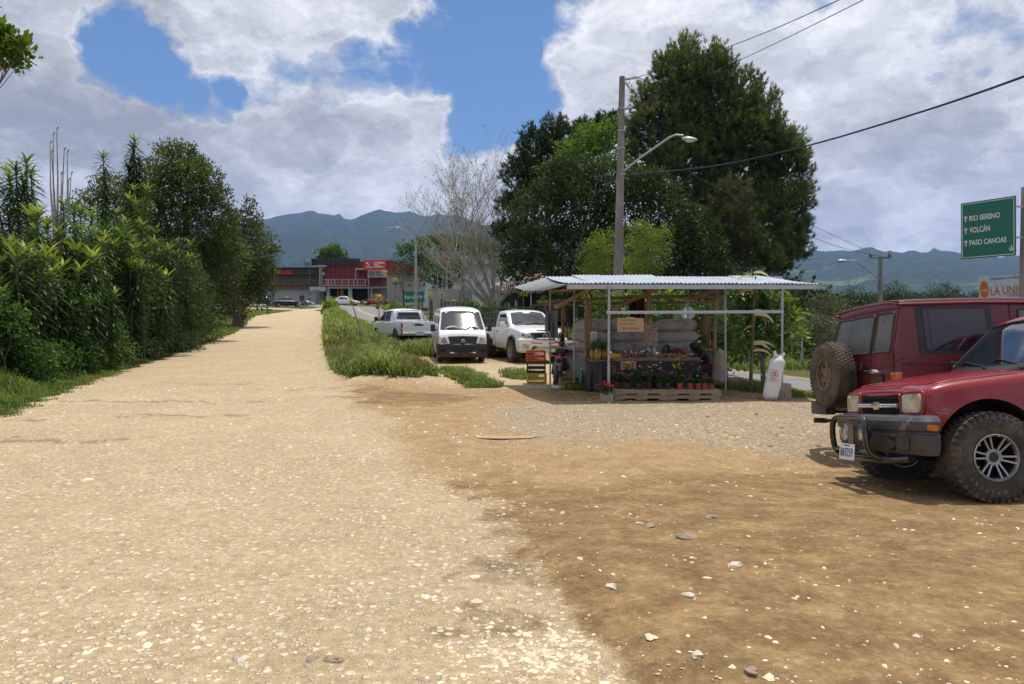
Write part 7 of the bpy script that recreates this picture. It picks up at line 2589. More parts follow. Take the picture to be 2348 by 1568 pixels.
br_ = [(1660, 520, 55), (1700, 580, 60), (1640, 600, 50), (1755, 600, 35), (1610, 560, 40), (1680, 460, 40)]
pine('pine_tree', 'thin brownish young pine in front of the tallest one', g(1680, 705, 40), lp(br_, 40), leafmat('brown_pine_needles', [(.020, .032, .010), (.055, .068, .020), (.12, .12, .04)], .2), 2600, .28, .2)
tree('light_green_tree', 'bright green leafy tree crown beside the utility pole', g(1350, 700, 46), lp([(1350, 330, 45), (1320, 370, 50), (1390, 340, 42), (1300, 410, 45), (1370, 400, 55), (1400, 300, 25)], 45), LIGHT, 8, 7, .22, .12, .2)
bl_l = [(1300, 430, 70), (1400, 430, 65), (1480, 440, 55), (1240, 500, 70), (1340, 510, 80), (1440, 520, 80), (1530, 500, 65), (1580, 560, 60), (1200, 570, 50), (1290, 590, 75), (1400, 600, 80), (1510, 600, 75), (1620, 610, 55), (1240, 640, 60), (1560, 650, 60),
  (1650, 650, 40), (1370, 660, 70), (1460, 670, 70), (1180, 620, 35), (1300, 680, 55)]
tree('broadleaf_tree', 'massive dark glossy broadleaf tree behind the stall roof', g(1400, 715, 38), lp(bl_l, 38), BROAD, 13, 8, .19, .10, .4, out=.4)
tree('acacia_shrub', 'feathery lime shrub left of the utility pole', g(1385, 740, 29), lp([(1360, 580, 30), (1390, 560, 30), (1350, 615, 28), (1395, 610, 38), (1375, 640, 35)], 29), LIME, 22, 12, .10, .03, .06, spread=.2, limbs=5, cat='shrub')
tree('acacia_shrub', 'feathery lime shrub right of the utility pole', g(1465, 740, 30), lp([(1470, 540, 32), (1500, 560, 30), (1450, 590, 38), (1495, 600, 38), (1520, 540, 16), (1465, 630, 40)], 30), LIME, 22, 12, .10, .03, .06, spread=.2, limbs=5, cat='shrub')
tree('broadleaf_shrub', 'bushy shrub with big drooping fresh leaves right of the stall', g(1750, 850, 21.5), lp([(1700, 700, 35), (1740, 690, 38), (1780, 700, 35), (1700, 760, 40), (1750, 750, 48), (1800, 740, 35), (1815, 780, 28), (1770, 800, 35), (1700, 810, 30), (1730, 665, 25), (1690, 665, 15)], 21.5),
 leafmat('big_fresh_leaves', [(.012, .030, .010), (.040, .085, .015), (.12, .18, .03), (.28, .28, .06)], .4, .4, .5), 20, 5, .21, .10, .07, up=-.5, spread=.14, limbs=9, cat='shrub')
for i, (px, py, d, rr, lb) in enumerate(((1385, 700, 23.5, 34, 'bright green shrub seen through the stall behind the pineapples'), (1450, 690, 24, 34, 'bright green shrub seen through the stall behind the middle sacks'), (1530, 690, 23.5, 32, 'bright green shrub seen between hanging cloth and road sign'),
          (1600, 715, 24.5, 30, 'dark green shrub behind the octagonal sign'), (1655, 730, 24, 34, 'dark green shrub between stall and fresh-leaved bush'))):
 tree('garden_shrub', lb, g(px, 830, d), lp([(px - rr * .5, py, rr * .7), (px + rr * .5, py + 6, rr * .7), (px, py + 30, rr), (px - rr * .3, py + 60, rr * .9), (px + rr * .4, py + 70, rr * .8), (px, py + 100, rr)], d), FRESH if i < 3 else SHRB, 14, 6, .18, .10, .04, up=-.1, limbs=4, cat='shrub')
# small trees round the houses
tree('umbrella_tree', 'flat-topped dark tree behind the leafless tree', g(1040, 690, 88), lp([(940, 575, 30, 0, 12), (1000, 560, 45, 0, 14), (1060, 565, 50, 0, 16), (1110, 580, 40, 0, 14), (960, 600, 25, 0, 12)], 88), SHRB, 5, 7, .35, .2, .25, spread=.5)
tree('roadside_tree', 'dark leafy tree in front of the long white building', g(1010, 700, 76), lp([(1000, 615, 24), (1030, 625, 26), (990, 640, 22), (1050, 610, 18), (1015, 650, 22)], 76), SHRB, 7, 7, .26, .15, .15, spread=.4)
tree('round_tree', 'round green treetop rising over the black banner', g(760, 700, 176), lp([(745, 588, 14), (762, 584, 16), (778, 590, 12)], 176), SHRB, 3, 6, .7, .4, .3, spread=.8)
tree('brown_tree', 'sparse brownish tree by the ribbed beige wall', g(925, 690, 100), lp([(915, 612, 22), (935, 625, 22), (925, 645, 24)], 100), OLIVE, 3, 5, .3, .12, .12, spread=.4)
# left side: mango-like giant, its neighbours
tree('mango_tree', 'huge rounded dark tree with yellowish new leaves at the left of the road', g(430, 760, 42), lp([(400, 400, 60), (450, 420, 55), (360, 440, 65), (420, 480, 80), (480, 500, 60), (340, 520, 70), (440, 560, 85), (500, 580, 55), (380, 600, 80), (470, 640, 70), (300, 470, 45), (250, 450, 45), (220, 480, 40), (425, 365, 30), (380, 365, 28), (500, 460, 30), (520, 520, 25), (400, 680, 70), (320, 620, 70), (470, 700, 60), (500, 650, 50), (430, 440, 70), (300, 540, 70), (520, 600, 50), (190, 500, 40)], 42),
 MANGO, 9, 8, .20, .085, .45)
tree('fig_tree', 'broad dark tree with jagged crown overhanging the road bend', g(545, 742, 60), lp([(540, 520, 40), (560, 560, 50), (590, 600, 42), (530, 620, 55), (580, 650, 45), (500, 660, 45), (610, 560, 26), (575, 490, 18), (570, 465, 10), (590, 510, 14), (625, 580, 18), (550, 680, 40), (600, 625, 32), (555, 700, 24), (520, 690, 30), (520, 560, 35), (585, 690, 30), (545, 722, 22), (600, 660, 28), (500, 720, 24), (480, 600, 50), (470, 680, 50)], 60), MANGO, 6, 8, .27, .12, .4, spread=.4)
tree('overhanging_tree', 'bright leafy branch reaching in from a tree beside the road', (-8.6, 9.6, gz(-8.6, 9.6)), lp([(20, 100, 38, 0, 34), (5, 135, 34, 0, 26), (45, 120, 22), (-40, 110, 60), (-110, 60, 80, 1), (-190, 120, 90, 1), (-230, -10, 100, 1)], 9.6), leafmat('bright_leaves', [(.05, .09, .01), (.12, .18, .02), (.24, .28, .04)], .45),
 90, 6, .10, .06, .05, spread=.10, limbs=7)
# ---------------------------------------------------------------- dracaenas
DRAC = leafmat('dracaena_leaves', [(.014, .034, .010), (.040, .080, .018), (.12, .17, .03), (.34, .36, .06)], .38, .42, .45, .6)
DRAS = mat('dracaena_stem', (.20, .155, .11), .85, var=.25, scale=9, stretch=(1, 1, 3))
def dracaena_meshes(h, nst, seed, leafy=.5, L=.60, yell=0.):
 rd = random.Random(seed)
 sp, mb = [], MB()
 for s in range(nst):
  a = rd.uniform(0, 6.28)
  lean = rd.uniform(.02, .17)
  hh = h * (1 if s == 0 else rd.uniform(.5, .98))
  b0 = Vector((math.cos(a) * .12 * s ** .5, math.sin(a) * .12 * s ** .5, 0))
  tip = b0 + Vector((math.cos(a) * lean * hh, math.sin(a) * lean * hh, hh))
  mid = b0.lerp(tip, .5) + Vector((rd.uniform(-.1, .1), rd.uniform(-.1, .1), 0))
  mb.tube([b0 - Vector((0, 0, .1)), mid, tip], [.045, .035, .022], 6)
  n = int(105 * leafy * hh / 2.2) + 34
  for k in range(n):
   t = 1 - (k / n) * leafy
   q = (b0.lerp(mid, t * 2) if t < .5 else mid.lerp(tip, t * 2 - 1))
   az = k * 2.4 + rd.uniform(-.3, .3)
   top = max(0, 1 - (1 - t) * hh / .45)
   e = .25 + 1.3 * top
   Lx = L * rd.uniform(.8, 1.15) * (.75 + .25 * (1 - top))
   ti = min(1, max(0, .15 + .62 * top ** 1.6 + rd.uniform(-.1, .12) + yell))  # yellow-green heads, with the light they catch put into the tint
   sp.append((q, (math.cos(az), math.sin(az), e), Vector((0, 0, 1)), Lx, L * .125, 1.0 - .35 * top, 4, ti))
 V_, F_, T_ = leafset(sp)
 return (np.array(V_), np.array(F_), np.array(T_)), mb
dv = []
for i, (h, ns_, lf) in enumerate(((3.3, 7, .8), (4.3, 8, .75), (5.3, 9, .66), (6.6, 8, .52), (8.8, 6, .38))):
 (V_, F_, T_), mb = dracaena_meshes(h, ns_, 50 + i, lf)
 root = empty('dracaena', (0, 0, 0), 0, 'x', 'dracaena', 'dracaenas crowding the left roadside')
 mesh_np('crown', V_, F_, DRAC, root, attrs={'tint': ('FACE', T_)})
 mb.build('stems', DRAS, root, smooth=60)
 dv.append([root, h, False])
spots = [  # picture x of the base, top y, distance, variant, words
 (15, 452, 15.0, 4, 'tall dark dracaena filling the edge beside the road'), (-60, 470, 14.6, 0, 'dracaena at the very edge, mostly out of view'), (40, 560, 14.2, 2, 'shorter dracaena in front of the tall edge one'),
 (85, 470, 17.0, 0, 'dense dracaena second along the hedge'), (140, 455, 18.5, 4, 'dense yellow-tipped dracaena near the leafless candelabra'), (185, 470, 18.0, 0, 'dracaena with hanging skirts of leaves, mid hedge'), (130, 600, 16.5, 2, 'low dracaena below the yellow-tipped one'),
 (225, 480, 19.8, 4, 'broad dracaena in the thick of the hedge'), (265, 475, 21.5, 1, 'dracaena right below the tallest clump'), (215, 610, 18.4, 2, 'low skirted dracaena leaning to the road'), (300, 500, 22.5, 0, 'dracaena with bright crown below the round dark tree'),
 (335, 505, 24.0, 3, 'thin-stemmed dracaena left of the bright pair'), (370, 520, 25.5, 3, 'bright bare-stemmed dracaena near the hedge end'), (405, 545, 27.0, 3, 'bright bare-stemmed dracaena, last but one of the hedge'), (445, 550, 29.0, 1, 'last dracaena of the hedge before the giant round tree'),
 (290, 600, 20.8, 2, 'small dracaena under the middle of the hedge'), (10, 640, 13.6, 2, 'low dracaena with pale arching leaves at the road edge'), (170, 560, 17.3, 2, 'mid-height dracaena before the broad one'), (345, 610, 23.0, 2, 'small dracaena among the thin stems'),
 (60, 352, 24.0, 3, 'tall dracaena with three heads against the sky'), (95, 380, 25.0, 1, 'tall dracaena just right of the three-headed one'), (20, 380, 23.0, 3, 'tall thin dracaena peeking over the edge'), (250, 340, 30.0, 3, 'slim dracaena next to the tallest clump'),
 (300, 300, 31.0, 1, 'tallest dracaena of all, leafy to the sky'), (330, 325, 31.5, 4, 'tall dracaena hugging the tallest one'), (285, 420, 27.0, 3, 'dracaena with long bare stems under the tallest clump'), (390, 570, 28.5, 0, 'dark dracaena behind the bright pair'),
 (120, 500, 21.0, 1, 'dracaena deep in the hedge behind the yellow-tipped one'), (200, 470, 23.0, 1, 'dracaena deep in the hedge behind the skirts'), (50, 480, 19.0, 1, 'dracaena deep in the hedge near the edge'), (355, 560, 30.0, 1, 'dracaena deep in the shade of the round dark tree')]
for (px, py, d, v, lb) in spots:
 d *= 1.25
 b = at(px, 800, d)
 z0 = gz(b.x, d)
 need = at(px, py, d).z - z0
 v = min(range(5), key=lambda i: abs(math.log(need / dv[i][1])))
 root, h, used = dv[v]
 if used:
  root = copy_tree(root)
 dv[v][2] = True
 root.location = (b.x, d, z0)
 root.scale = (need / h * .97,) * 3
 root.rotation_euler = (0, 0, random.uniform(0, 6.28))
 root['label'] = lb
for (px, py, d, r, m_, lb) in ((70, 620, 18.4, 52, OLIVE, 'small-leaved olive shrub climbing among the first dracaenas'), (250, 560, 26, 46, SHRB, 'rounded small-leaved shrub inside the middle of the hedge'), (395, 620, 31, 60, OLIVE, 'grey-green billowing shrub at the end of the hedge'),
        (330, 640, 27, 44, MANGO, 'yellow-flecked shrub between thin dracaena stems'), (160, 690, 20.6, 42, FRESH, 'fresh green climber mass under the broad dracaena'), (440, 660, 35, 44, SHRB, 'dark round shrub where the hedge meets the giant tree'), (10, 720, 16.6, 46, FRESH, 'fresh leafy tangle at the very start of the hedge')):
 b = at(px, 800, d)
 tree('hedge_shrub', lb, (b.x, d, gz(b.x, d)), lp([(px - r * .5, py, r * .7), (px + r * .5, py + 8, r * .7), (px, py + r * .6, r), (px + 5, py - r * .5, r * .65), (px - 8, py + r * 1.4, r)], d), m_, 20, 6, .10, .055, .02, spread=.14, limbs=4, cat='shrub')
# leafless candelabra stems
b = at(135, 800, 26)
mb = MB()
for (x0, y0) in ((115, 330), (122, 310), (130, 298), (147, 345), (154, 350), (118, 350), (140, 400), (163, 400), (157, 415)):
 q = at(x0, y0, 26) - Vector((b.x, 26, 0))
 k = Vector(((q.x) * .35, random.uniform(-.1, .1), q.z * .62))
 mb.tube([(0, 0, 0), k, (q.x * .85, k.y, q.z * .8), q], [.05, .04, .025, .012], 6)
 mb.tube([q, q + Vector((.05, 0, .1))], [.014, .03], 5)
solo('bare_shrub', mb, BARKP, (0, 0, 0), 'pale leafless candelabra stems sticking out above the hedge', 'shrub', smooth=60).location = (b.x, 26, 0)
# ---------------------------------------------------------------- understorey bushes on the left
bs = [(60, 860, 13.8, 34, SHRB), (150, 780, 16.5, 40, FRESH), (110, 830, 15.2, 36, SHRB), (235, 760, 19.0, 38, SHRB), (300, 740, 22, 40, SHRB), (350, 700, 24.5, 44, SHRB), (385, 640, 26, 46, OLIVE), (405, 720, 27.5, 34, SHRB), (455, 700, 31, 30, OLIVE), (330, 780, 23, 26, FRESH),
 (430, 760, 30, 22, OLIVE), (180, 820, 17.2, 30, OLIVE), (480, 740, 38, 18, SHRB), (20, 800, 13.4, 40, SHRB), (260, 800, 19.6, 26, OLIVE), (95, 870, 14.6, 26, FRESH), (330, 690, 27, 40, OLIVE), (215, 800, 18.2, 30, SHRB), (370, 740, 26, 34, SHRB)]
wd_ = ['with small dark leaves', 'with fresh wide leaves', 'thick and shadowed', 'slightly reddish and thin', 'rounded and dense', 'tall and silvery', 'tangled with dry stems', 'low and spreading', 'dark and drooping', 'pale and feathery', 'broad and leafy', 'upright and narrow', 'glossy and compact', 'ragged at its top', 'half hidden by weeds', 'leaning to the road', 'with thin twigs', 'full of new leaves', 'deep green and wide']
for i, (px, py, d, r, m_) in enumerate(bs):
 d *= 1.27
 b = at(px, 800, d)
 zg = gz(b.x, d)
 lb = lp([(px - r * .5, py, r * .7), (px + r * .5, py, r * .7), (px, py + r * .3, r), (px, py - r * .4, r * .6)], d)
 rr = r / FPX * d
 for q in (-1.1, -.2, .8):
  lb.append(((b.x + q * rr, d + random.uniform(-.3, .3), zg + .35), (rr * .9, rr * .8, .5)))
  lb.append(((b.x + q * rr * .9, d + .2, (zg + lb[0][0][2]) / 2), (rr * .8, rr * .7, .6)))
 tree('bush', 'bush %s %s' % (wd_[i % 19], ('where the verge starts', 'in front of the skirted dracaenas', 'under the yellow tips', 'beside the bare stems', 'at the hedge end', 'close to the road bend')[min(5, int(px / 85))]),
  (b.x, d, zg), lb, m_, 22, 6, .10, .055, .012, spread=.14, group='bushes under the dracaena hedge', limbs=4, cat='bush')
# slope bushes at the right, beyond the asphalt
for i, (px, py, d, r, m_, lb) in enumerate(((1900, 720, 46, 50, GREYG, 'grey-green leafless-looking tree below the valley edge'), (1860, 800, 34, 34, OLIVE, 'dark bush right of the fresh-leaved shrub'), (1960, 700, 60, 45, BROAD, 'green tree crown just left of the far utility pole'),
           (1870, 760, 40, 34, GREYG, 'pale thicket behind the white sack'), (2050, 690, 70, 40, BROAD, 'green tree crown right of the far utility pole'), (1900, 830, 30, 30, OLIVE, 'low bush beside the spare wheel'), (2160, 690, 80, 40, BROAD, 'dark tree crown above the maroon roof'))):
 b = at(px, 900, d)
 tree('hillside_tree', lb, (b.x, d, gz(b.x, d)), lp([(px - r * .5, py, r * .7), (px + r * .5, py, r * .7), (px, py + r * .6, r), (px, py - r * .4, r * .6), (px + 10, py + r * 1.5, r)], d), m_, 7 if d > 40 else 16, 7, .16, .07, .10, spread=.3, limbs=5)
# ---------------------------------------------------------------- leafless tree
def bare_tree(base, label, targets, d):
 base = Vector(base)
 root = empty('leafless_tree', base, 0, label, 'tree')
 rd = random.Random(5)
 mb, tips = MB(), []
 def grow(p, dr, L, r, lv):
  n = 4
  pts, rr = [p], [r]
  for i in range(n):
   dr = (dr + Vector((rd.uniform(-.16, .16), rd.uniform(-.16, .16), rd.uniform(-.05, .12)))).normalized()
   p = p + dr * L / n
   pts.append(p)
   rr.append(r * (1 - .5 * (i + 1) / n))
   if lv > 0 and i >= 1:
    for q in range(1 + (rd.random() < .6)):
     a = (dr + Vector((rd.uniform(-.9, .9), rd.uniform(-.7, .7), rd.uniform(-.2, .55)))).normalized()
     grow(p, a, L * rd.uniform(.5, .75), rr[-1] * .6, lv - 1)
  mb.tube(pts, [max(q, .011) for q in rr], 7 if r > .06 else 4, cap=False)
  if lv == 0:
   tips.append(p)
 fork = Vector((0, 0, 1.6))
 mb.tube([(0, 0, -.2), (0.05, 0, .8), fork], [.26, .21, .19], 10)
 for (px, py) in targets:
  t = at(px, py, d) - base
  v = t - fork
  grow(fork, (v.normalized() + Vector((0, rd.uniform(-.3, .3), .05))).normalized(), v.length * .60, .13, 3)
 mb.build('trunk', BARKP, root, smooth=60)
 tp = np.array([tuple(t) for t in tips])
 tp = tp[GR.random(len(tp)) < .8]
 V_, F_, t = leaves(tp, np.tile([0, 0, -1.], (len(tp), 1)), 4, .22, .20, .045, .4, -.3, .8)
 mesh_np('sparse_leaves', V_, F_, leafmat('sparse_leaves', [(.10, .12, .05), (.17, .19, .09), (.24, .24, .13)], .3), root, attrs={'tint': ('FACE', t)})
bare_tree(g(1133, 720, 52), 'almost leafless pale tree standing across the asphalt road', [(945, 500), (990, 450), (1050, 415), (1095, 425), (1150, 480), (1235, 560), (935, 570), (1195, 620), (1030, 520), (970, 610), (1110, 480), (1010, 560), (1210, 520)], 52)
# ---------------------------------------------------------------- grasses
def blades(X_, Y_, Hh, W, m, name, bend=.45, label=None, kind='stuff', tshift=0.):
 n = len(X_)
 Z_ = hgt(X_, Y_) - .02
 az = GR.uniform(0, 2 * np.pi, n)
 B = np.stack([np.cos(az), np.sin(az), np.zeros(n)], 1)
 S = np.stack([-np.sin(az), np.cos(az), np.zeros(n)], 1)
 P = np.stack([X_, Y_, Z_], 1)
 be = GR.uniform(.2, 1, n)[:, None] * bend
 Hh = Hh[:, None]
 w_ = (W * GR.uniform(.7, 1.3, n))[:, None]
 P1 = P + np.array([0, 0, 1]) * Hh * .55 + B * Hh * be * .25
 P2 = P + np.array([0, 0, 1]) * Hh * .92 + B * Hh * be * .75
 P3 = P + np.array([0, 0, 1]) * Hh * (1 - be * .3) + B * Hh * be * 1.15
 V_ = np.stack([P - S * w_ / 2, P + S * w_ / 2, P1 - S * w_ / 2, P1 + S * w_ / 2, P2 - S * w_ * .35, P2 + S * w_ * .35, P3 - S * w_ * .05, P3 + S * w_ * .05], 1).reshape(-1, 3)
 k = np.arange(n)[:, None] * 8
 F_ = np.concatenate([k + np.array([[0, 1, 3, 2]]), k + np.array([[2, 3, 5, 4]]), k + np.array([[4, 5, 7, 6]])], 1).reshape(-1, 4)
 t = np.repeat(np.clip(GR.normal(.42 + tshift, .2, n), 0, 1), 3)
 o = mesh_np(name, V_, F_, m, attrs={'tint': ('FACE', t)})
 return tag(o, label, None, None, kind)
def scatter(n, x0, x1, y0, y1, maskf, ypow=1.):
 Y_ = y0 + (y1 - y0) * GR.random(n) ** ypow
 X_ = GR.uniform(0, 1, n)
 xa = x0(Y_) if callable(x0) else x0
 xb = x1(Y_) if callable(x1) else x1
 X_ = xa + (xb - xa) * X_
 k = maskf(X_, Y_) > GR.random(n)
 return X_[k], Y_[k]
GRA = leafmat('grass_blades', [(.040, .068, .016), (.085, .135, .028), (.17, .22, .055), (.30, .28, .13)], .4, .55, .25, .8)
GRB = leafmat('tall_grass_blades', [(.055, .085, .020), (.12, .18, .038), (.22, .28, .08), (.40, .38, .20)], .42, .5, .3, .8)
GRD = leafmat('dry_grass_blades', [(.07, .075, .03), (.14, .13, .055), (.24, .20, .10)], .35, .6, .2, .8)
mound_h = lambda X_, Y_: np.clip(fbm(X_ * .8, Y_ * .8, 3) * 1.3 - .1, .15, 1)
X_, Y_ = scatter(85000, lambda y: XR(y) - .1, lambda y: XR(y) + 5.0, 16.8, 30, lambda x, y: grassmask(x, y) * (sdist(x, y, MOUND) < 2.4) * np.clip(fbm(x * 2, y * 2, 2) * 2.2 - .35, 0, 1), 1.3)
dm = sdist(X_, Y_, MOUND)
blades(X_, Y_, (.06 + .62 * (-.12 + 1.15 * fbm(X_ * 1.6, Y_ * 1.6, 3)) * mound_h(X_, Y_) * sstep(2.0, .2, dm)) * GR.uniform(.4, 1.3, len(X_)), .022, GRB, 'tall_grass', .8)
k = GR.random(len(X_)) < .35
blades(X_[k] + .03, Y_[k], .10 + .35 * GR.random(k.sum()) * sstep(2.2, .6, dm[k]), .014, GRD, 'dry_stalks', .4)
X_, Y_ = scatter(110000, lambda y: XR(y) - .1, lambda y: XR(y) + 7, 30, 104, lambda x, y: grassmask(x, y) * (sdist(x, y, ASPH) > 3.1), 1.15)
k = (Y_ > 44) | (GR.random(len(X_)) < .45)
hh_ = (.12 + .65 * mound_h(X_, Y_) * (.3 + fbm(X_ * 1.5, Y_ * 1.5, 2))) * GR.uniform(.4, 1.3, len(X_))
blades(X_[k], Y_[k], hh_[k], .045, GRB, 'bank_grass', .6, tshift=.08)
blades(X_[~k], Y_[~k], hh_[~k], .035, GRD, 'dry_grass', .5)
X_, Y_ = scatter(150000, lambda y: XL(y) - 5.5, lambda y: XL(y) + .25, 9.5, 40, lambda x, y: grassmask(x, y), 1.5)
dl = XL(Y_) - X_
blades(X_, Y_, (.05 + .80 * mound_h(X_, Y_) * sstep(.2, 2.6, dl)) * GR.uniform(.6, 1.3, len(X_)), .016, GRA, 'verge_grass', .6)
X_, Y_ = scatter(45000, lambda y: XL(y) - 9, lambda y: XL(y) + .3, 38, 95, lambda x, y: grassmask(x, y), 1.2)
blades(X_, Y_, (.08 + .15 * mound_h(X_, Y_)) * GR.uniform(.6, 1.3, len(X_)), .045, GRA, 'meadow_grass', .5, tshift=.12)
X_, Y_ = scatter(150000, -3.2, 3.0, 16, 42, lambda x, y: grassmask(x, y) * (sdist(x, y, MOUND) > 1.9) * (x > XR(y) + .5) * np.clip(fbm(x * 3, y * 3, 2) * 1.7 - .25, 0, 1), 1.2)
blades(X_, Y_, (.05 + .13 * mound_h(X_, Y_)) * GR.uniform(.6, 1.3, len(X_)), .016, GRA, 'track_grass', .7, tshift=.05)
X_, Y_ = scatter(50000, 1.2, 9.5, 13.5, 22, lambda x, y: grassmask(x, y) * (sdist(x, y, ASPH) > 3.1), 1)
blades(X_, Y_, (.05 + .16 * mound_h(X_, Y_)) * GR.uniform(.5, 1.3, len(X_)), .014, GRA, 'roadside_grass', .6, tshift=.1)
X_, Y_ = scatter(40000, -8, 16, 30, 70, lambda x, y: grassmask(x, y) * (sdist(x, y, ASPH) > 3.2) * (sdist(x, y, MOUND) > 2.8), 1.3)
blades(X_, Y_, (.10 + .25 * mound_h(X_, Y_)) * GR.uniform(.5, 1.3, len(X_)), .04, GRA, 'lawn_grass', .6, tshift=.1)
# big grass tussock at the bend and a reedy bank by the lamp post
def tussock(px, d, h, rad_, n, label, m):
 b = at(px, 700, d)
 a = GR.uniform(0, 2 * np.pi, n)
 r = rad_ * np.sqrt(GR.random(n)) * .45
 o = blades(b.x + np.cos(a) * r, d + np.sin(a) * r, h * (1 - .75 * (r / (rad_ * .45)) ** 2) * GR.uniform(.45, 1, n), .07, m, 'grass_tussock', .5, None, None, .1)
 co = np.empty(len(o.data.vertices) * 3, np.float32)
 tag(o, label, 'grass')
tussock(757, 84, 2.0, 2.2, 900, 'tall bright grass tussock on the strip tip before the white sedan', GRB)
tussock(925, 70, 1.5, 4.5, 1800, 'reedy grass bank left of the small green sign', GRA)
tussock(895, 66, 1.0, 3.5, 900, 'grass clump beside the asphalt under the lamp arm', GRB)
tussock(786, 34, .9, 1.1, 260, 'dry brown grass clump on the bank near the leaning plant', GRD)
# ---------------------------------------------------------------- single dracaenas along the fences
YD = leafmat('yellow_dracaena', [(.12, .17, .02), (.30, .34, .05), (.50, .48, .14)], .4)
def pole_plant(px, ytop, d, label, s=.5, lean=0., base_px=None, m=None, group='young dracaenas planted along the fence'):
 b = at(base_px or px, 760, d)
 z0 = gz(b.x, d)
 t = at(px, ytop, d) - Vector((b.x, d, z0))
 root = empty('young_dracaena', (b.x, d, z0), 0, label, 'plant', group)
 MB().tube([(0, 0, -.05), t * .5 + Vector((.02, 0, 0)), t], [.035, .03, .02], 6).build('stem', DRAS, root, smooth=60)
 sp = []
 for k in range(34):
  az = k * 2.4
  q = k / 34
  sp.append((t + Vector((0, 0, -.3 * s * (1 - q))), (math.cos(az), math.sin(az), -.1 + 1.5 * q), Vector((0, 0, 1)), s * (.75 + .3 * (1 - q)), s * .13, 1.0, 4, .2 + .7 * q * random.random()))
 leaf_object('leaves', sp, m or YD, root)
pole_plant(804, 686, 32, 'leaning bare stem with a yellow leaf tuft rising from the grass mound', .24, base_px=838, group=None)
for (px, py, d, lb) in ((880, 622, 66, 'yellow-leaved plant nearest the red workshop'), (868, 680, 44, 'leafy green plant just behind the white double cab'), (905, 640, 72, 'small yellow plant between workshop and green sign'), (985, 672, 60, 'yellow plant by the first dark fence posts'),
      (1012, 672, 58, 'pair-headed yellow plant before the concrete wall'), (1040, 690, 58, 'short yellow plant at the dark gate'), (1092, 690, 55, 'yellow plant left of the leafless tree'), (1108, 686, 55, 'yellow plant close to the leafless trunk'), (1200, 668, 46, 'single-stemmed plant before the green house window'),
      (1180, 712, 44, 'low yellow plant beside the bed rack'), (1276, 664, 40, 'forked plant seen under the side roof'), (1322, 668, 40, 'thin plant behind the leftmost rafter'), (1560, 672, 32, 'yellow-tipped plant seen under the right rafter'), (1535, 668, 32, 'yellow-tipped plant behind the middle rafter')):
 pole_plant(px, py, d, lb, .40)
b = at(1724, 800, 17.2)
root = empty('dead_maize_plant', (b.x, 17.2, gz(b.x, 17.2)), 0, 'tall dried stalk with curling pale leaves right of the stall', 'plant')
hh = at(1724, 632, 17.2).z
MB().tube([(-.03, 0, 0), (.0, 0, 1.0), (.02, 0, 1.9), (.06, 0, hh)], [.045, .035, .03, .015], 7).build('stem', BAMBOO2, root, smooth=60)
sp = []
for (z, az, L, ti, dr) in ((1.75, .3, .62, 1, 2.2), (1.72, .5, .5, 1, 2.8), (1.65, .0, .6, .9, 1.7), (1.0, .15, .65, 1, 2.0), (1.75, .3, .55, .9, 2.6), (1.70, .1, .75, 1, 2.2), (1.05, -.1, .60, .9, 2.8), (1.02, 0, .55, .8, 1.2), (2.2, 3.3, .6, .5, 1.8), (2.3, .8, .7, .4, 1.6), (.85, .2, .6, .8, 1.6), (2.5, 2.6, .5, .6, 1.5), (2.6, .2, .5, .6, 1.7), (1.4, 3.0, .4, .6, 2.6), (.35, .2, .3, .7, 1.5)):
 sp.append(((.02, 0, z), (math.cos(az), math.sin(az) * .4, .5), Vector((0, -1, .2)), L, .075, dr, 8, ti))
leaf_object('dry_leaves', sp, leafmat('dry_leaves', [(.16, .12, .05), (.42, .33, .20), (.70, .62, .46)], .4), root)
# ---------------------------------------------------------------- far woods, one mass
def woods(name, n, x0, x1, y0, y1, hf, size, lv, m, keep=None):
 X_ = GR.uniform(x0, x1, n)
 Y_ = y0 + (y1 - y0) * GR.random(n)
 k = fbm(X_ / 40, Y_ / 40, 3) > .33
 if keep is not None:
  k &= keep(X_, Y_)
 X_, Y_ = X_[k], Y_[k]
 Z_ = hf(X_, Y_, np.arctan2(X_, Y_), np.hypot(X_, Y_))
 n = len(X_)
 s = size * GR.uniform(.6, 1.35, n)
 C_ = np.repeat(np.stack([X_, Y_, Z_ + s * .45], 1), lv, 0)
 d = unit(GR.normal(0, 1, (n * lv, 3)))
 d[:, 2] = np.abs(d[:, 2]) - .15
 S = np.repeat(s, lv)[:, None]
 C_ = C_ + d * S * np.array([.55, .55, .6])
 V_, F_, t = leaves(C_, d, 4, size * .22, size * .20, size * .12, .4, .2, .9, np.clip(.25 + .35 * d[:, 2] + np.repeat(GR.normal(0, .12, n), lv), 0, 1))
 return tag(mesh_np(name, V_, F_, m, attrs={'tint': ('FACE', t)}), kind='stuff')
WOOD = leafmat('woods_leaves', [(.007, .015, .006), (.018, .032, .011), (.040, .058, .018), (.075, .095, .03)], .15, .7, .15, .02)
right = lambda x, y: (x / y > .30) & (x / y < .80)
woods('valley_woods', 2600, 60, 520, 150, 520, valley, 9, 26, WOOD, right)
woods('near_woods', 260, 36, 150, 60, 160, lambda x, y, a, r: np.minimum(hgt(x, y), -9) * 0 + np.where(hgt(x, y) > valley(x, y, a, r), hgt(x, y), valley(x, y, a, r)), 4.5, 40, WOOD, right)
woods('distant_woods', 1100, -560, 60, 420, 900, valley, 12, 14, WOOD, lambda x, y: x / y > -.65)
hz2 = lambda x, y, a, r: hgt(x, y)
woods('valley_scrub', 1500, 12, 75, 24, 150, hz2, 2.6, 26, WOOD, lambda x, y: (x > np.interp(y, [24, 30, 45, 70, 120, 150], [17, 16, 15, 15, 20, 22])) & (sdist(x, y, ASPH) > 8))
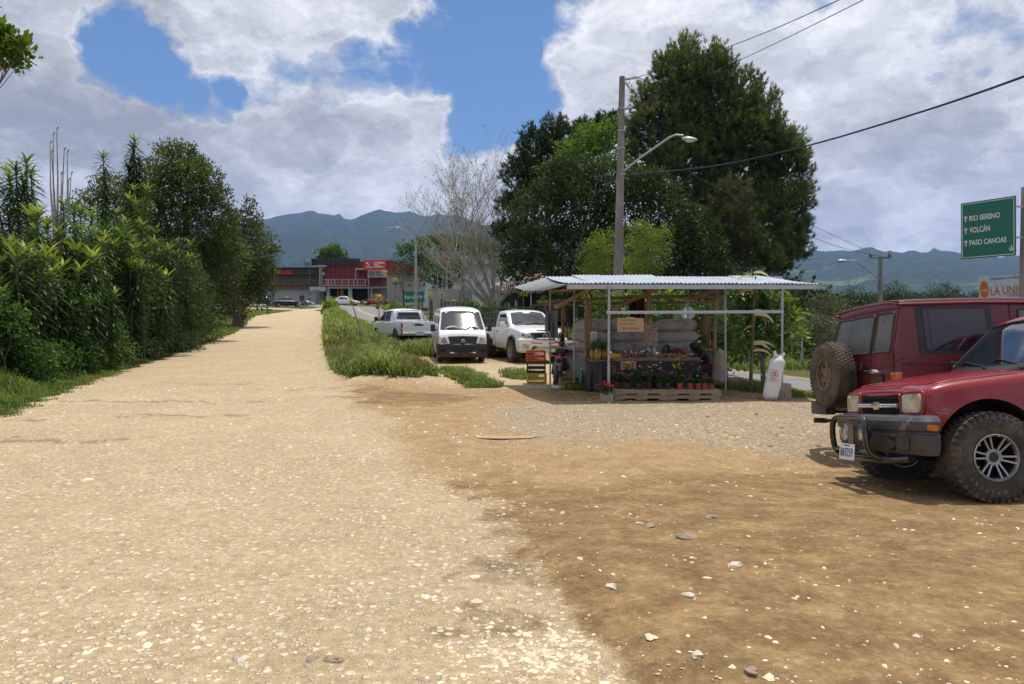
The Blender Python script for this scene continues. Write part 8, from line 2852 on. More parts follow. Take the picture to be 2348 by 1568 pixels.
woods('slope_scrub', 260, 13, 40, 22, 60, hz2, 1.6, 30, OLIVE, lambda x, y: (x > np.interp(y, [22, 30, 45, 60], [17, 15.5, 15, 15])) & (sdist(x, y, ASPH) > 7))
# ================================================================ poles, wires, signs, buildings
CPOLE = mat('concrete_pole', (.25, .235, .21), .9, var=.18, scale=3, stretch=(1, 1, .3), bump=.003, col2=(.18, .165, .145))
WIRE = mat('black_wire', (.018, .018, .018), .6)
p0 = at(1413, 840, 26)
gz0 = gz(p0.x, 26)
pt_ = at(1426, 176, 26)
pole = T('utility_pole', (p0.x, 26, gz0), 'tall tapering concrete utility pole with street lamp behind the stall', 'utility pole')
pole.part('pole', MB().tube([(p0.x, 26, gz0 - .3), (pt_.x, 26, pt_.z)], [.185, .095], 16), CPOLE, smooth=60)
arm = [at(1430, 392, 25.9), at(1470, 360, 25.7), at(1535, 315, 25.4), at(1550, 309, 25.3), at(1566, 311, 25.2)]
pole.part('lamp_arm', MB().tube(arm, .035, 8), GALV, smooth=60)
hd = at(1580, 319, 25.15)
m = MB().ball((0, 0, 0), (.26, .13, .075), 16, 10)
m.v = [tuple(hd + Euler((0, R(8), R(-15))).to_matrix() @ Vector(v)) for v in m.v]
lh = pole.part('lamp_head', m, mat('lamp_housing', (.45, .46, .47), .4, metal=.3), smooth=180)
pole.part('lamp_cover', MB().ball(hd + Vector((.03, 0, -.035)), (.17, .10, .075), 14, 8), mat('lamp_cover_glass', (.6, .58, .5), .2, coat=.4), smooth=180)
pole.part('photocell', MB().lathe([(.03, 0), (.03, .05), (0, .05)], 10, 'z', hd + Vector((-.06, 0, .07))), mat('photocell_blue', (.05, .12, .35), .4))
for (x0, y0, x1, y1) in ((1433, 182, 1460, 177), (1434, 190, 1448, 205), (1430, 250, 1448, 246), (1432, 262, 1444, 272)):
 a, b = at(x0, y0, 25.9), at(x1, y1, 25.6)
 m = MB()
 pts, rr = [], []
 for k in range(9):
  pts.append(a.lerp(b, k / 8))
  rr.append(.055 if k % 2 else .03)
 m.tube(pts, rr, 10)
 pole.part('insulator', m, mat('insulator_glaze', (.38, .40, .42), .3), smooth=60)
pole.part('jumper_wire', MB().tube(spline([at(1460, 177, 25.6), at(1478, 185, 25.6), at(1475, 200, 25.6), at(1460, 215, 25.6), at(1450, 206, 25.6)], 5), .012, 5), WIRE)
for (y0) in (300, 340, 250, 400):
 pole.part('clamp', MB().lathe([(.13, -.02), (.14, 0), (.13, .02)], 16, 'z', (at(1424, y0, 26).x, 26, at(1424, y0, 26).z)), GALV, smooth=60)
def wire(label, pts, r=.012, n=14, name='overhead_wire'):
 P = spline([at(*q) for q in pts], n)
 b = P[0]
 return solo(name, MB().tube(P, r, 5, cap=False), WIRE, b, label, 'wire', 'wires strung from the utility pole', smooth=60)
wire('upper thin wire leaving the pole top towards the upper frame edge', [(1462, 177, 25.6), (1700, 96, 20), (1945, -10, 14), (2150, -110, 10)], .010)
wire('second thin wire running just below the upper one past the pine', [(1448, 246, 25.6), (1695, 138, 18.5), (1990, -6, 12.5), (2200, -120, 9.5)], .008)
wire('thick twisted cable sagging over the sky to the frame edge', [(1436, 402, 25.8), (1640, 380, 23), (1850, 334, 19.5), (2100, 260, 15.5), (2347, 175, 12), (2600, 70, 9.5)], .022)
wire('taut guy wire slanting down from the pole beside the side roof', [(1421, 235, 25.9), (1365, 430, 25), (1306, 640, 24)], .010, name='guy_wire')
wire('sagging line from the pole to the leafless tree side', [(1420, 408, 26), (1250, 520, 36), (1080, 590, 52)], .012)
wire('service line from the pole crossing the dark broadleaf crown', [(1430, 262, 26), (1500, 330, 28), (1640, 430, 33), (1800, 490, 42), (1995, 578, 54.9)], .012)
wire('lower line from behind the pine to the far crossarm', [(1840, 535, 44), (1930, 568, 50), (2038, 592, 54.9)], .014)
wire('long low wire hanging in front of the valley woods', [(1700, 610, 30), (1880, 652, 42), (1950, 657, 50), (2014, 645, 55)], .012)
# far pole with crossarm and lamp
b = at(2018, 700, 55)
gb = gz(b.x, 55)
fp = T('utility_pole', (b.x, 55, gb), 'distant wooden-looking pole with crossarm, insulators and street lamp', 'utility pole')
fp.part('pole', MB().tube([(b.x, 55, gb - .3), (at(2018, 588, 55).x, 55, at(2018, 588, 55).z)], [.17, .13], 10), CPOLE, smooth=60)
fp.part('crossarm', MB().bar(at(1994, 591, 54.9), at(2041, 591, 54.9), .10), CPOLE)
for x in (1996, 2039):
 fp.part('insulator', MB().lathe([(.05, 0), (.12, .05), (.12, .30), (.05, .36), (.03, .42)], 10, 'z', at(x, 590, 54.9)), CPOLE, smooth=60)
fp.part('lamp_arm', MB().tube([at(2015, 640, 54.8), at(1985, 615, 54), at(1962, 598, 53.5), at(1945, 597, 53.4)], .05, 6), GALV)
fp.part('lamp_head', MB().ball(at(1931, 598, 53.4), (.38, .16, .11), 12, 8), mat('lamp_housing', (.45, .46, .47), .4), smooth=180)
def lamp_post(px, ytop, d, arm_px, arm_py, label):
 b = at(px, 700, d)
 g_ = gz(b.x, d)
 t = T('street_lamp', (b.x, d, g_), label, 'street lamp')
 t.part('post', MB().tube([(b.x, d, g_ - .1), at(px, ytop, d)], [.13, .10], 10), GALV, smooth=60)
 a, e = at(px, ytop, d), at(arm_px, arm_py, d - 1)
 t.part('arm', MB().tube([a, a.lerp(e, .5) + Vector((0, 0, .35)), e + Vector((.3, 0, .1)), e], .05, 6), GALV, smooth=60)
 t.part('lamp_head', MB().box(e - Vector((.3, 0, 0)), (.9, .3, .10)), mat('lamp_housing', (.45, .46, .47), .4), bevel=.03)
lamp_post(953, 553, 72, 905, 523, 'slim grey street lamp by the small green road sign')
for (px, y0, d, r, lb) in ((1061, 592, 62, .16, 'plain grey concrete pole behind the white van'), (1024, 588, 66, .05, 'thin flagpole-like mast with red and white band left of the concrete pole'), (1838, 770, 33, .05, 'thin grey post at the valley edge left of the spare wheel'), (825, 574, 150, .07, 'thin antenna mast on the workshop roof end')):
 b = at(px, 700, d)
 g_ = gz(b.x, d)
 top_ = at(px, y0, d)
 o = solo('pole', MB().tube([(b.x, d, g_ - .2 if px != 825 else 8), top_], r, 10), CPOLE if r > .1 else GALV, (b.x, d, g_), lb, 'pole', smooth=60)
 if px == 1024:
  MB().lathe([(.12, 5.2), (.12, 6.0)], 10).build('red_band', REDT, o)
# ---------------------------------------------------------------- green direction sign at the right
SGN = mat('sign_green', (.006, .125, .075), .45, var=.05)
SWH = mat('sign_white', (.62, .64, .62), .5, var=.08)
def frame_from(tl, tr, bl_):
 x = (tr - tl).normalized()
 y = (tl - bl_)
 y = (y - x * y.dot(x)).normalized()
 z = x.cross(y)
 M = Matrix((x, y, z)).transposed().to_4x4()
 M.translation = bl_
 return M, (tr - tl).length, (tl - bl_).length
def arrow(mb, M, x, y, h):
 w_ = h * .09
 mb.add([M @ Vector(q) for q in ((x - w_, y, .006), (x + w_, y, .006), (x + w_, y + h * .7, .006), (x - w_, y + h * .7, .006))], [(0, 1, 2, 3)])
 for sg in (-1, 1):
  mb.add([M @ Vector(q) for q in ((x, y + h, .006), (x, y + h * .80, .006), (x + sg * h * .26, y + h * .50, .006), (x + sg * h * .28, y + h * .66, .006))], [(0, 1, 2, 3)])
tl, tr, bL = at(2201.7, 467, 19.2), at(2327, 448.5, 18.0), at(2203, 595, 19.2)
M, Wd, Ht_ = frame_from(tl, tr, bL)
pb = at(2352, 700, 18.0)
ds = T('direction_sign', (pb.x, 18.0, gz(pb.x, 18)), 'large green direction sign listing three towns on a square steel post', 'road sign')
ds.part('post', MB().bar((pb.x, 18.06, gz(pb.x, 18) - .2), (pb.x, 18.06, at(2340, 427, 18).z), .17), mat('rusty_post', (.22, .20, .18), .7, var=.2, col2=(.25, .13, .07), thr=(.62, .75)), bevel=.01)
for f in (.30, .82):
 a = M @ Vector((Wd - .02, Ht_ * f, -.03))
 ds.part('bracket', MB().bar(a, (pb.x, 18.04, a.z), .04), GALV)
m = MB()
m.add([M @ Vector(q) for q in ((0, 0, 0), (Wd, 0, 0), (Wd, Ht_, 0), (0, Ht_, 0), (0, 0, -.02), (Wd, 0, -.02), (Wd, Ht_, -.02), (0, Ht_, -.02))], [(0, 1, 2, 3), (7, 6, 5, 4), (0, 4, 5, 1), (1, 5, 6, 2), (2, 6, 7, 3), (3, 7, 4, 0)])
ds.part('panel', m, SGN)
m = MB()
i0, i1 = .03, .045
for (a, b, c_, d_) in ((i0, i0, Wd - i0, i1), (i0, Ht_ - i1, Wd - i0, Ht_ - i0), (i0, i0, i1, Ht_ - i0), (Wd - i1, i0, Wd - i0, Ht_ - i0)):
 m.add([M @ Vector(q) for q in ((a, b, .004), (c_, b, .004), (c_, d_, .004), (a, d_, .004))], [(0, 1, 2, 3)])
ds.part('border', m, SWH)
for (txt, fy, wf) in (('RIO SERENO', .665, .565), ('VOLCÁN', .455, .385), ('PASO CANOAS', .235, .68)):
 m = MB()
 put_text(m, txt, .15, M @ Matrix.Translation((Wd * .165, Ht_ * fy, .006)), .002, width=Wd * wf, height=Ht_ * (.095 if txt != 'VOLCÁN' else .125), bold=.003)
 ds.part('lettering', m, SWH)
 m = MB()
 arrow(m, M, Wd * .095, Ht_ * fy - .01, Ht_ * .115)
 ds.part('arrow', m, SWH)
m = MB()
for q in (((.905, .07), (.93, .12), (.915, .15), (.93, .19), (.945, .13), (.965, .10), (.94, .09)), ((.885, .12), (.90, .15), (.91, .11), (.90, .09))):
 m.add([M @ Vector((a * Wd, b * Ht_, .006)) for a, b in q], [tuple(range(len(q)))])
ds.part('agency_emblem', m, SWH)
# small sign LA UNIÓN
b = at(949, 700, 73)
M, Wd, Ht_ = frame_from(at(926, 668, 74), at(972, 668, 73), at(926, 693, 74))
s_ = T('direction_sign', (b.x, 73.6, gz(b.x, 73)), 'small green road sign for one town half hidden by the lamp post', 'road sign')
s_.part('post', MB().bar((b.x - .6, 73.9, gz(b.x, 73)), (b.x - .6, 73.9, at(940, 668, 73).z), .08).bar((b.x + .6, 73.7, gz(b.x, 73)), (b.x + .6, 73.7, at(940, 668, 73).z), .08), GALV)
m = MB()
m.add([M @ Vector(q) for q in ((0, 0, 0), (Wd, 0, 0), (Wd, Ht_, 0), (0, Ht_, 0), (0, 0, -.03), (Wd, 0, -.03), (Wd, Ht_, -.03), (0, Ht_, -.03))], [(0, 1, 2, 3), (7, 6, 5, 4), (0, 4, 5, 1), (1, 5, 6, 2), (2, 6, 7, 3), (3, 7, 4, 0)])
s_.part('panel', m, mat('sign_green_far', (.01, .16, .09), .45))
m = MB()
put_text(m, 'LA UNIÓN', .3, M @ Matrix.Translation((Wd * .15, Ht_ * .33, .01)), .004, width=Wd * .8, height=Ht_ * .36, bold=.004)
arrow(m, M, Wd * .07, Ht_ * .30, Ht_ * .36)
s_.part('lettering', m, mat('sign_white_far', (.75, .77, .74), .5))
# billboard at the right edge
M, Wd, Ht_ = frame_from(at(2244, 636, 40), at(2420, 622, 38), at(2245, 702, 40))
b = at(2330, 700, 40)
bb_ = T('billboard', (b.x, 40, gz(b.x, 40)), 'white food distributor billboard with orange lettering beyond the maroon wagon', 'billboard')
m = MB()
m.add([M @ Vector(q) for q in ((0, 0, 0), (Wd, 0, 0), (Wd, Ht_, 0), (0, Ht_, 0), (0, 0, -.1), (Wd, 0, -.1), (Wd, Ht_, -.1), (0, Ht_, -.1))], [(0, 1, 2, 3), (7, 6, 5, 4), (0, 4, 5, 1), (1, 5, 6, 2), (2, 6, 7, 3), (3, 7, 4, 0)])
bb_.part('panel', m, mat('billboard_white', (.46, .50, .54), .5))
ORL = mat('billboard_orange', (.50, .11, .02), .5)
GRL = mat('billboard_grey', (.14, .16, .18), .6)
for (txt, x, y, w_, h_, mm_) in (('LA UNIÓN', .62, .52, 2.1, .62, ORL), ('Distribuidora de Alimentos', .62, 1.30, 1.8, .17, GRL), ('CONCENTRADOS', 1.5, .40, 1.3, .14, GRL), ('UNIFEED', 1.5, .12, .8, .14, GRL), ('total', 1.0, .14, .38, .22, mat('billboard_violet', (.12, .04, .16), .5))):
 m = MB()
 put_text(m, txt, .3, M @ Matrix.Translation((x * Wd / 3.9, y * Ht_ / 1.5, .01)), .004, width=w_ * Wd / 3.9, height=h_ * Ht_ / 1.62, bold=.004 if h_ > .3 else .001)
 bb_.part('lettering', m, mm_)
for (rx_, ry_, z_, mm_) in ((.235, .48, .006, mat('billboard_yellow', (.60, .32, .03), .5)), (.20, .42, .012, ORL)):
 m = MB()
 m.add([M @ Vector((.30 * Wd / 3.9 + rx_ * math.cos(a) * .9, Ht_ * .56 + ry_ * math.sin(a), z_)) for a in np.linspace(0, 6.283, 25)[:-1]], [tuple(range(24))])
 bb_.part('oval_emblem', m, mm_)
m = MB()
put_text(m, 'total', .2, M @ Matrix.Translation((.15 * Wd / 3.9, Ht_ * .50, .02)), .004, width=.30 * Wd / 3.9, height=.16)
bb_.part('emblem_word', m, SWH)
for x in (.4, 3.4):
 q = M @ Vector((x * Wd / 3.9, 0, -.12))
 bb_.part('support', MB().bar((q.x, q.y, gz(q.x, q.y) - .3), q, .14), GALV)
# ---------------------------------------------------------------- workshop
def Z2(x, y, d=140.):
 return at((950 + x / 3.016) * .573, (780 + y / 3.016) * .573, d)
def slab(t, name, x0, y0, x1, y1, d, th, m, bevel=0., parent=None, **kw):
 """box whose front face fills a picture rectangle at distance d"""
 a, b = Z2(x0, y1, d), Z2(x1, y0, d)
 mb = MB().box(((a.x + b.x) / 2, d + th / 2, (a.z + b.z) / 2), (b.x - a.x, th, b.z - a.z))
 return t.part(name, mb, m, bevel=bevel, parent=parent, **kw)
def ribbed(t, name, x0, y0, x1, y1, d, m, pitch=.9, dep=.08):
 a, b = Z2(x0, y1, d), Z2(x1, y0, d)
 n = max(2, int((b.x - a.x) / pitch))
 mb = MB().box(((a.x + b.x) / 2, d + .3, (a.z + b.z) / 2), (b.x - a.x, .4, b.z - a.z))
 for i in range(n):
  x = a.x + (i + .5) * (b.x - a.x) / n
  mb.box((x, d + .08, (a.z + b.z) / 2), (pitch * .35, dep, b.z - a.z - .02))
 return t.part(name, mb, m)
RFAC = mat('red_facade', (.20, .020, .018), .6, var=.12, scale=1)
RFACL = mat('red_balcony_panel', (.26, .045, .05), .6, var=.12, scale=1)
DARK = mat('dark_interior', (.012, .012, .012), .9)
WWAL = mat('white_wall', (.52, .51, .48), .85, var=.1, scale=.6, col2=(.40, .37, .33), thr=(.55, .75))
PAL = mat('pale_yellow_wall', (.36, .34, .24), .85, var=.15, scale=.7)
GRF = mat('dark_green_fascia', (.018, .030, .016), .6, var=.2, scale=1)
STL = mat('white_steel', (.40, .40, .39), .6)
cbase = Z2(600, 1290, 140)
ws_ = T('workshop', (cbase.x, 141, gz(cbase.x, 141)), 'long white workshop with steel lattice front and dark green fascia behind the navy sedan', 'building')
slab(ws_, 'wall', -400, 1095, 1040, 1320, 141, 9, WWAL)
slab(ws_, 'upper_wall', -400, 960, 1010, 1095, 141.2, 9, PAL)
slab(ws_, 'beam', -200, 1090, 1000, 1122, 139.6, 1.2, mat('orange_beam', (.30, .09, .03), .7))
slab(ws_, 'fascia', -400, 888, 960, 965, 138.8, 2.2, GRF)
slab(ws_, 'roof', -420, 872, 1000, 884, 138.4, 12, GRF)
slab(ws_, 'dark_banner', 840, 878, 962, 962, 138.6, .15, BLK)
a = Z2(447, 960, 138.7)
m = MB()
put_text(m, 'CENTRO UNIVERSAL', .8, Matrix(((1, 0, 0, a.x), (0, 0, 1, 138.7), (0, 1, 0, a.z), (0, 0, 0, 1))), .1, width=Z2(664, 900, 138.7).x - a.x, height=Z2(447, 908, 138.7).z - a.z, bold=.03)
ws_.part('lettering', m, mat('red_letters', (.55, .02, .02), .5))
for (y0) in (975, 1010, 1050, 1088):
 a, b = Z2(-100, y0, 139.2), Z2(1005, y0, 139.2)
 ws_.part('lattice_rail', MB().bar(a, b, .09), BLK)
for i in range(26):
 x = 0 + i * 40
 ws_.part('lattice_post', MB().bar(Z2(x, 968, 139.3), Z2(x, 1120, 139.3), .08).bar(Z2(x, 1010, 139.3), Z2(x + 40, 1050 if i % 2 else 1088, 139.3), .06), BLK)
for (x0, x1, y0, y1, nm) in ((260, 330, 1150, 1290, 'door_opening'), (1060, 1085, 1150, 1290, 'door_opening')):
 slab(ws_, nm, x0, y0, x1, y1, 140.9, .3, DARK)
st = T('scaffold_stair', Z2(930, 1290, 137), 'steel scaffold stair tower between the white workshop and the red facade', 'scaffold')
for x in (870, 965, 1005):
 st.part('upright', MB().bar(Z2(x, 900, 137), Z2(x, 1295, 137), .1), BLK if x > 900 else mat('rusty_steel', (.16, .09, .06), .7))
for k in range(11):
 st.part('step', MB().box(Z2(920 - (k % 2), 1275 - k * 13, 137) + Vector((k * .05, 0, 0)), (1.1, .8, .05)), STL)
st.part('platform', MB().bar(Z2(870, 1135, 137), Z2(1060, 1135, 137), .12, .8), STL)
rw = T('red_workshop', (Z2(1400, 1290, 139).x, 139, gz(-23, 139)), 'two-storey red building with white-framed balcony and open garage below', 'building')
slab(rw, 'facade', 1050, 800, 2130, 1105, 139, 10, RFAC)
for k in range(7):
 slab(rw, 'cladding_seam', 1120 + k * 60, 852, 1123 + k * 60, 1008, 138.95, .1, DARK)
slab(rw, 'black_banner', 895, 767, 1478, 848, 137.6, .25, mat('black_banner_cloth', (.010, .012, .014), .55, var=.3, bump=.05, bscale=.7))
slab(rw, 'banner_frame', 960, 848, 1060, 862, 137.6, 1.4, STL)
slab(rw, 'side_column', 985, 862, 1015, 1290, 138.2, .8, PAL)
slab(rw, 'roof_edge', 1790, 790, 2135, 800, 138.6, 11, RFAC)
for (x0, x1) in ((1015, 1078), (1100, 1130), (1133, 1172), (1180, 1252), (1270, 1338), (1345, 1400), (1405, 1440), (1448, 1540)):
 slab(rw, 'balcony_panel', x0 + 3, 1028, x1 - 3, 1090, 137.2, .1, RFACL)
for x in (1013, 1078, 1098, 1131, 1174, 1262, 1341, 1402, 1444, 1542):
 slab(rw, 'balcony_post', x - 4, 1018, x + 4, 1096, 137.0, .2, STL)
for y in (1018, 1094, 1112, 1124):
 slab(rw, 'balcony_rail', 1008 if y < 1100 else 1090, y - 3, 1560 if y < 1100 else 1800, y + 3, 137.0, .2, STL)
slab(rw, 'balcony_floor', 1008, 1096, 1800, 1108, 137.3, 2, RFAC)
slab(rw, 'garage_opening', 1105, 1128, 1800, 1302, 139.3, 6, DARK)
for (x0, x1, mm_) in ((1075, 1110, WWAL), (1336, 1380, WWAL), (1605, 1622, WWAL), (1205, 1212, ORL), (1253, 1262, mat('yellow_pillar', (.5, .35, .03), .6)), (1235, 1241, RFACL), (1276, 1280, RFACL)):
 slab(rw, 'column', x0, 1120, x1, 1300, 138.0, .7, mm_)
slab(rw, 'shutter', 1622, 1135, 1790, 1290, 138.9, .3, mat('grey_shutter', (.20, .20, .19), .6))
slab(rw, 'office_box', 1570, 905, 1795, 992, 136.6, 2, mat('office_wall', (.48, .45, .40), .8))
for (x0, x1) in ((1582, 1648), (1662, 1755)):
 w1 = slab(rw, 'window', x0, 918, x1, 978, 136.5, .2, STL)
 slab(rw, 'pane', x0 + 4, 922, x1 - 4, 974, 136.4, .15, GLASS)
slab(rw, 'canopy', 1418, 885, 1560, 900, 136.2, 3, STL)
slab(rw, 'canopy_post', 1420, 900, 1428, 1012, 136.4, .2, STL)
slab(rw, 'canopy_post', 1575, 992, 1585, 1300, 136.0, .25, mat('grey_post', (.22, .22, .21), .6))
ad = T('advertising_sign', Z2(1658, 900, 135.6), 'bright red motor oil advertising sign with V emblem on the red building', 'sign')
slab(ad, 'panel', 1531, 785, 1785, 901, 135.6, .4, mat('advert_red', (.60, .025, .03), .45))
ADW = mat('advert_white', (.8, .8, .8), .5)
m = MB()
V0 = lambda x, y: tuple(Z2(x, y, 135.5))
m.add([V0(1547, 810), V0(1562, 810), V0(1600, 855), V0(1594, 862), V0(1587, 858)], [(0, 1, 2, 3, 4)])
m.add([V0(1547, 810), V0(1547, 814), V0(1585, 858), V0(1590, 856)], [(0, 1, 2, 3)])
ad.part('emblem', m, ADW)
m = MB().add([V0(1608, 812), V0(1634, 812), V0(1606, 858), V0(1587, 858)], [(0, 1, 2, 3)])
ad.part('emblem', m, mat('advert_blue', (.02, .16, .45), .5))
for (txt, x0, x1, y0, y1) in (('Valvoline', 1552, 1634, 862, 878), ('EL ORIGINAL', 1648, 1775, 808, 830), ('NUNCA', 1648, 1712, 834, 853), ('SE DETIENE', 1648, 1760, 857, 876)):
 a, b = Z2(x0, y1, 135.5), Z2(x1, y0, 135.5)
 m = MB()
 put_text(m, txt, .8, Matrix(((1, 0, 0, a.x), (0, 0, 1, 135.5), (0, 1, 0, a.z), (0, 0, 0, 1))), .05, width=b.x - a.x, height=b.z - a.z, bold=.02)
 ad.part('lettering', m, ADW)
bs_ = T('shop_sign', Z2(848, 862, 137), 'blue square sign with white lettering at the end of the black banner', 'sign')
slab(bs_, 'panel', 806, 760, 892, 862, 136.8, .3, mat('sign_blue', (.04, .10, .20), .5, var=.4, scale=2, col2=(.15, .2, .26)))
for (txt, y0, y1, x0, x1) in (('Almacen', 766, 776, 815, 885), ('Taller', 780, 788, 822, 872), ('Repuestos', 794, 806, 810, 888)):
 a, b = Z2(x0, y1, 136.7), Z2(x1, y0, 136.7)
 m = MB()
 put_text(m, txt, .8, Matrix(((1, 0, 0, a.x), (0, 0, 1, 136.7), (0, 1, 0, a.z), (0, 0, 0, 1))), .04, width=b.x - a.x, height=b.z - a.z, bold=.015)
 bs_.part('lettering', m, ADW)
bg_ = T('beige_shed', Z2(1950, 1290, 118), 'beige ribbed metal shed with red roof edge right of the red building', 'building')
ribbed(bg_, 'wall', 1800, 950, 2180, 1300, 118, mat('beige_ribbed_wall', (.30, .27, .235), .7, var=.1), .8)
slab(bg_, 'roof', 1780, 930, 2200, 952, 117.5, 12, mat('red_roof_trim', (.28, .05, .045), .6))
dr = MB().lathe([(.30, 0), (.30, .3), (.31, .31), (.30, .32), (.30, .6), (.31, .61), (.30, .62), (.30, .92), (0, .92)], 20)
o = dr.build('oil_drum', mat('drum_green', (.02, .10, .08), .5), None, smooth=40)
q = Z2(1543, 1310, 127)
o.location = (q.x, 127, gz(q.x, 127))
tag(o, 'green and white oil drum standing before the red pickup', 'drum')
MB().lathe([(.305, .33), (.305, .59)], 20, cap=False).build('white_band', WHT, o)
# ---------------------------------------------------------------- houses across the asphalt
def px_box(t, name, x0, y0, x1, y1, d, th, m, **kw):
 a, b = at(x0, y1, d), at(x1, y0, d)
 return t.part(name, MB().box(((a.x + b.x) / 2, d + th / 2, (a.z + b.z) / 2), (b.x - a.x, th, b.z - a.z)), m, **kw)
wb = T('white_warehouse', at(1080, 700, 96), 'long plain white warehouse with grey zinc roof behind the leafless tree', 'building')
px_box(wb, 'wall', 975, 606, 1240, 705, 96, 12, mat('warehouse_white', (.56, .57, .58), .7, var=.06, scale=.5))
a, b = at(930, 599, 95.5), at(1250, 607, 95.5)
wb.part('roof', MB().box(((a.x + b.x) / 2, 102, (a.z + b.z) / 2), (b.x - a.x, 14, .35), (0, .012, 0)), ZINCO)
cw = T('concrete_wall', at(1030, 705, 68), 'unpainted grey block wall behind the dark fence posts', 'wall')
px_box(cw, 'wall', 981, 662, 1052, 712, 68, .25, mat('grey_block_wall', (.33, .325, .30), .9, var=.15, scale=2, bump=.004))
px_box(cw, 'side_wall', 1052.5, 664, 1082, 712, 68.4, 3, mat('blue_grey_wall', (.24, .26, .28), .8))
for y in (.30,):
 m = MB()
 for x in (1003, 1015, 1038, 1062):
  q = at(x, 664, 68.1)
  m.tube([q, q + Vector((0, 0, 1.6))], .03, 5)
 cw.part('rebar_posts', m, GALV)
gh = T('green_house', at(1240, 720, 60), 'dark green house with rusty red roof behind the stall', 'house')
GW = mat('dark_green_wall', (.035, .062, .048), .8, var=.15, scale=1)
px_box(gh, 'wall', 1146, 668, 1198, 735, 58, 8, mat('grey_green_wall', (.085, .115, .095), .8, var=.12))
px_box(gh, 'wall', 1198.5, 655, 1420, 735, 59, 8, GW)
for (x0, x1) in ((1152, 1163), (1177, 1191)):
 w1 = px_box(gh, 'window', x0, 672, x1, 704, 57.9, .15, BLK)
 px_box(gh, 'pane', x0 + 1.5, 674, x1 - 1.5, 702, 57.85, .06, GLASS, parent=gh.root)
px_box(gh, 'door', 1206, 668, 1222, 724, 58.9, .15, BLK)
RRF = mat('rusty_roof', (.20, .075, .055), .7, var=.25, scale=2, col2=(.36, .33, .30), thr=(.52, .62))
a0, a1, a2, a3 = at(1128, 668, 56), at(1420, 668, 56), at(1380, 612, 63), at(1225, 612, 63)
gh.part('roof', corr(a0, a1, a2, a3, .25, .03), RRF, smooth=60)
gh.part('roof', corr(at(1420, 668, 69), at(1128, 668, 69), a3, a2, .25, .03), RRF, smooth=60)
m = MB().bar(at(1128, 668.5, 56), at(1420, 668.5, 56), .12, .2)
gh.part('gutter', m, STL)
lc = T('porch_roof', at(1160, 720, 55), 'light grey edge of a low porch roof meeting the leafless tree', 'roof')
lc.part('sheet', corr(at(1120, 660, 52.5), at(1160, 652, 53), at(1215, 618, 57), at(1190, 622, 58), .25, .03), ZINCO, smooth=60)
lc.part('porch_post', MB().bar((at(1140, 655, 53.5).x, 53.5, gz(-1, 53.5)), at(1140, 656, 53.5), .12), STL)
# fence posts across the asphalt
FP = mat('fence_wood', (.085, .06, .045), .9, var=.3, scale=8, col2=(.16, .13, .10))
fpx = [(961, 682, 60), (968, 680, 60), (986, 686, 60), (991, 688, 59.5), (1012, 687, 58), (1018, 689, 58), (1072, 684, 57), (1125, 690, 56), (1165, 694, 48), (1183, 690, 47), (1217, 640, 50), (1245, 688, 45)]
lbs = ('first thin stake right of the green sign', 'second thin stake right of the green sign', 'thick dark post left of the van roof', 'brown post beside the thick dark one', 'black gatepost before the block wall', 'second black gatepost before the block wall', 'yellow-topped marker stake behind the van', 'post by the leafless trunk',
 'pale slanting post beside the bed rack', 'pale upright stake before the house door', 'tall white-barked living post by the green house', 'stake under the side roof')
for i, (px, py, d) in enumerate(fpx):
 b = at(px, 700, d)
 z0 = gz(b.x, d)
 t = at(px + (i % 3 - 1), py, d)
 solo('fence_post', MB().tube([(b.x, d, z0 - .1), t], [.10 if i in (2, 4) else .06, .08 if i in (2, 4) else .05], 7), BARKP if i in (8, 9, 10) else FP, (b.x, d, z0), lbs[i], 'fence post', 'fence posts across the asphalt road', smooth=60)
gt = T('garden_gate', at(1028, 705, 58), 'low dark barred gate between the black gateposts and the van roof', 'gate')
for k in range(9):
 gt.part('bar', MB().bar(at(1021 + k * 3.6, 708, 58), at(1021 + k * 3.6, 692, 58), .05), BLK)
gt.part('rail', MB().bar(at(1019, 693, 57.95), at(1052, 693, 57.95), .06), BLK)
# shrubs along that fence
for i, (px, py, d, r, m_, lb) in enumerate(((1085, 715, 52, 16, FRESH, 'low hedge shrub behind the van mirror'), (1102, 735, 48, 20, SHRB, 'dark shrub at the road edge between van and single cab'), (1122, 715, 51, 16, LIME, 'yellowish shrub beside the leafless trunk'), (1065, 706, 56, 12, SHRB, 'small shrub above the van roof'),
           (1172, 728, 47, 14, FRESH, 'green shrub beside the bed rack'), (905, 706, 62, 12, FRESH, 'bright shrub under the small green sign'), (1255, 705, 46, 18, SHRB, 'dark shrub under the side roof'), (1300, 700, 44, 20, SHRB, 'dark shrub behind the leftmost bamboo'))):
 b = at(px, 720, d)
 tree('roadside_shrub', lb, (b.x, d, gz(b.x, d)), lp([(px - r * .6, py, r * .8), (px + r * .6, py, r * .8), (px, py - r * .5, r * .8), (px, py + r, r)], d), m_, 12, 6, .15, .09, .04, spread=.25, group='shrubs along the far fence', limbs=3, cat='shrub')
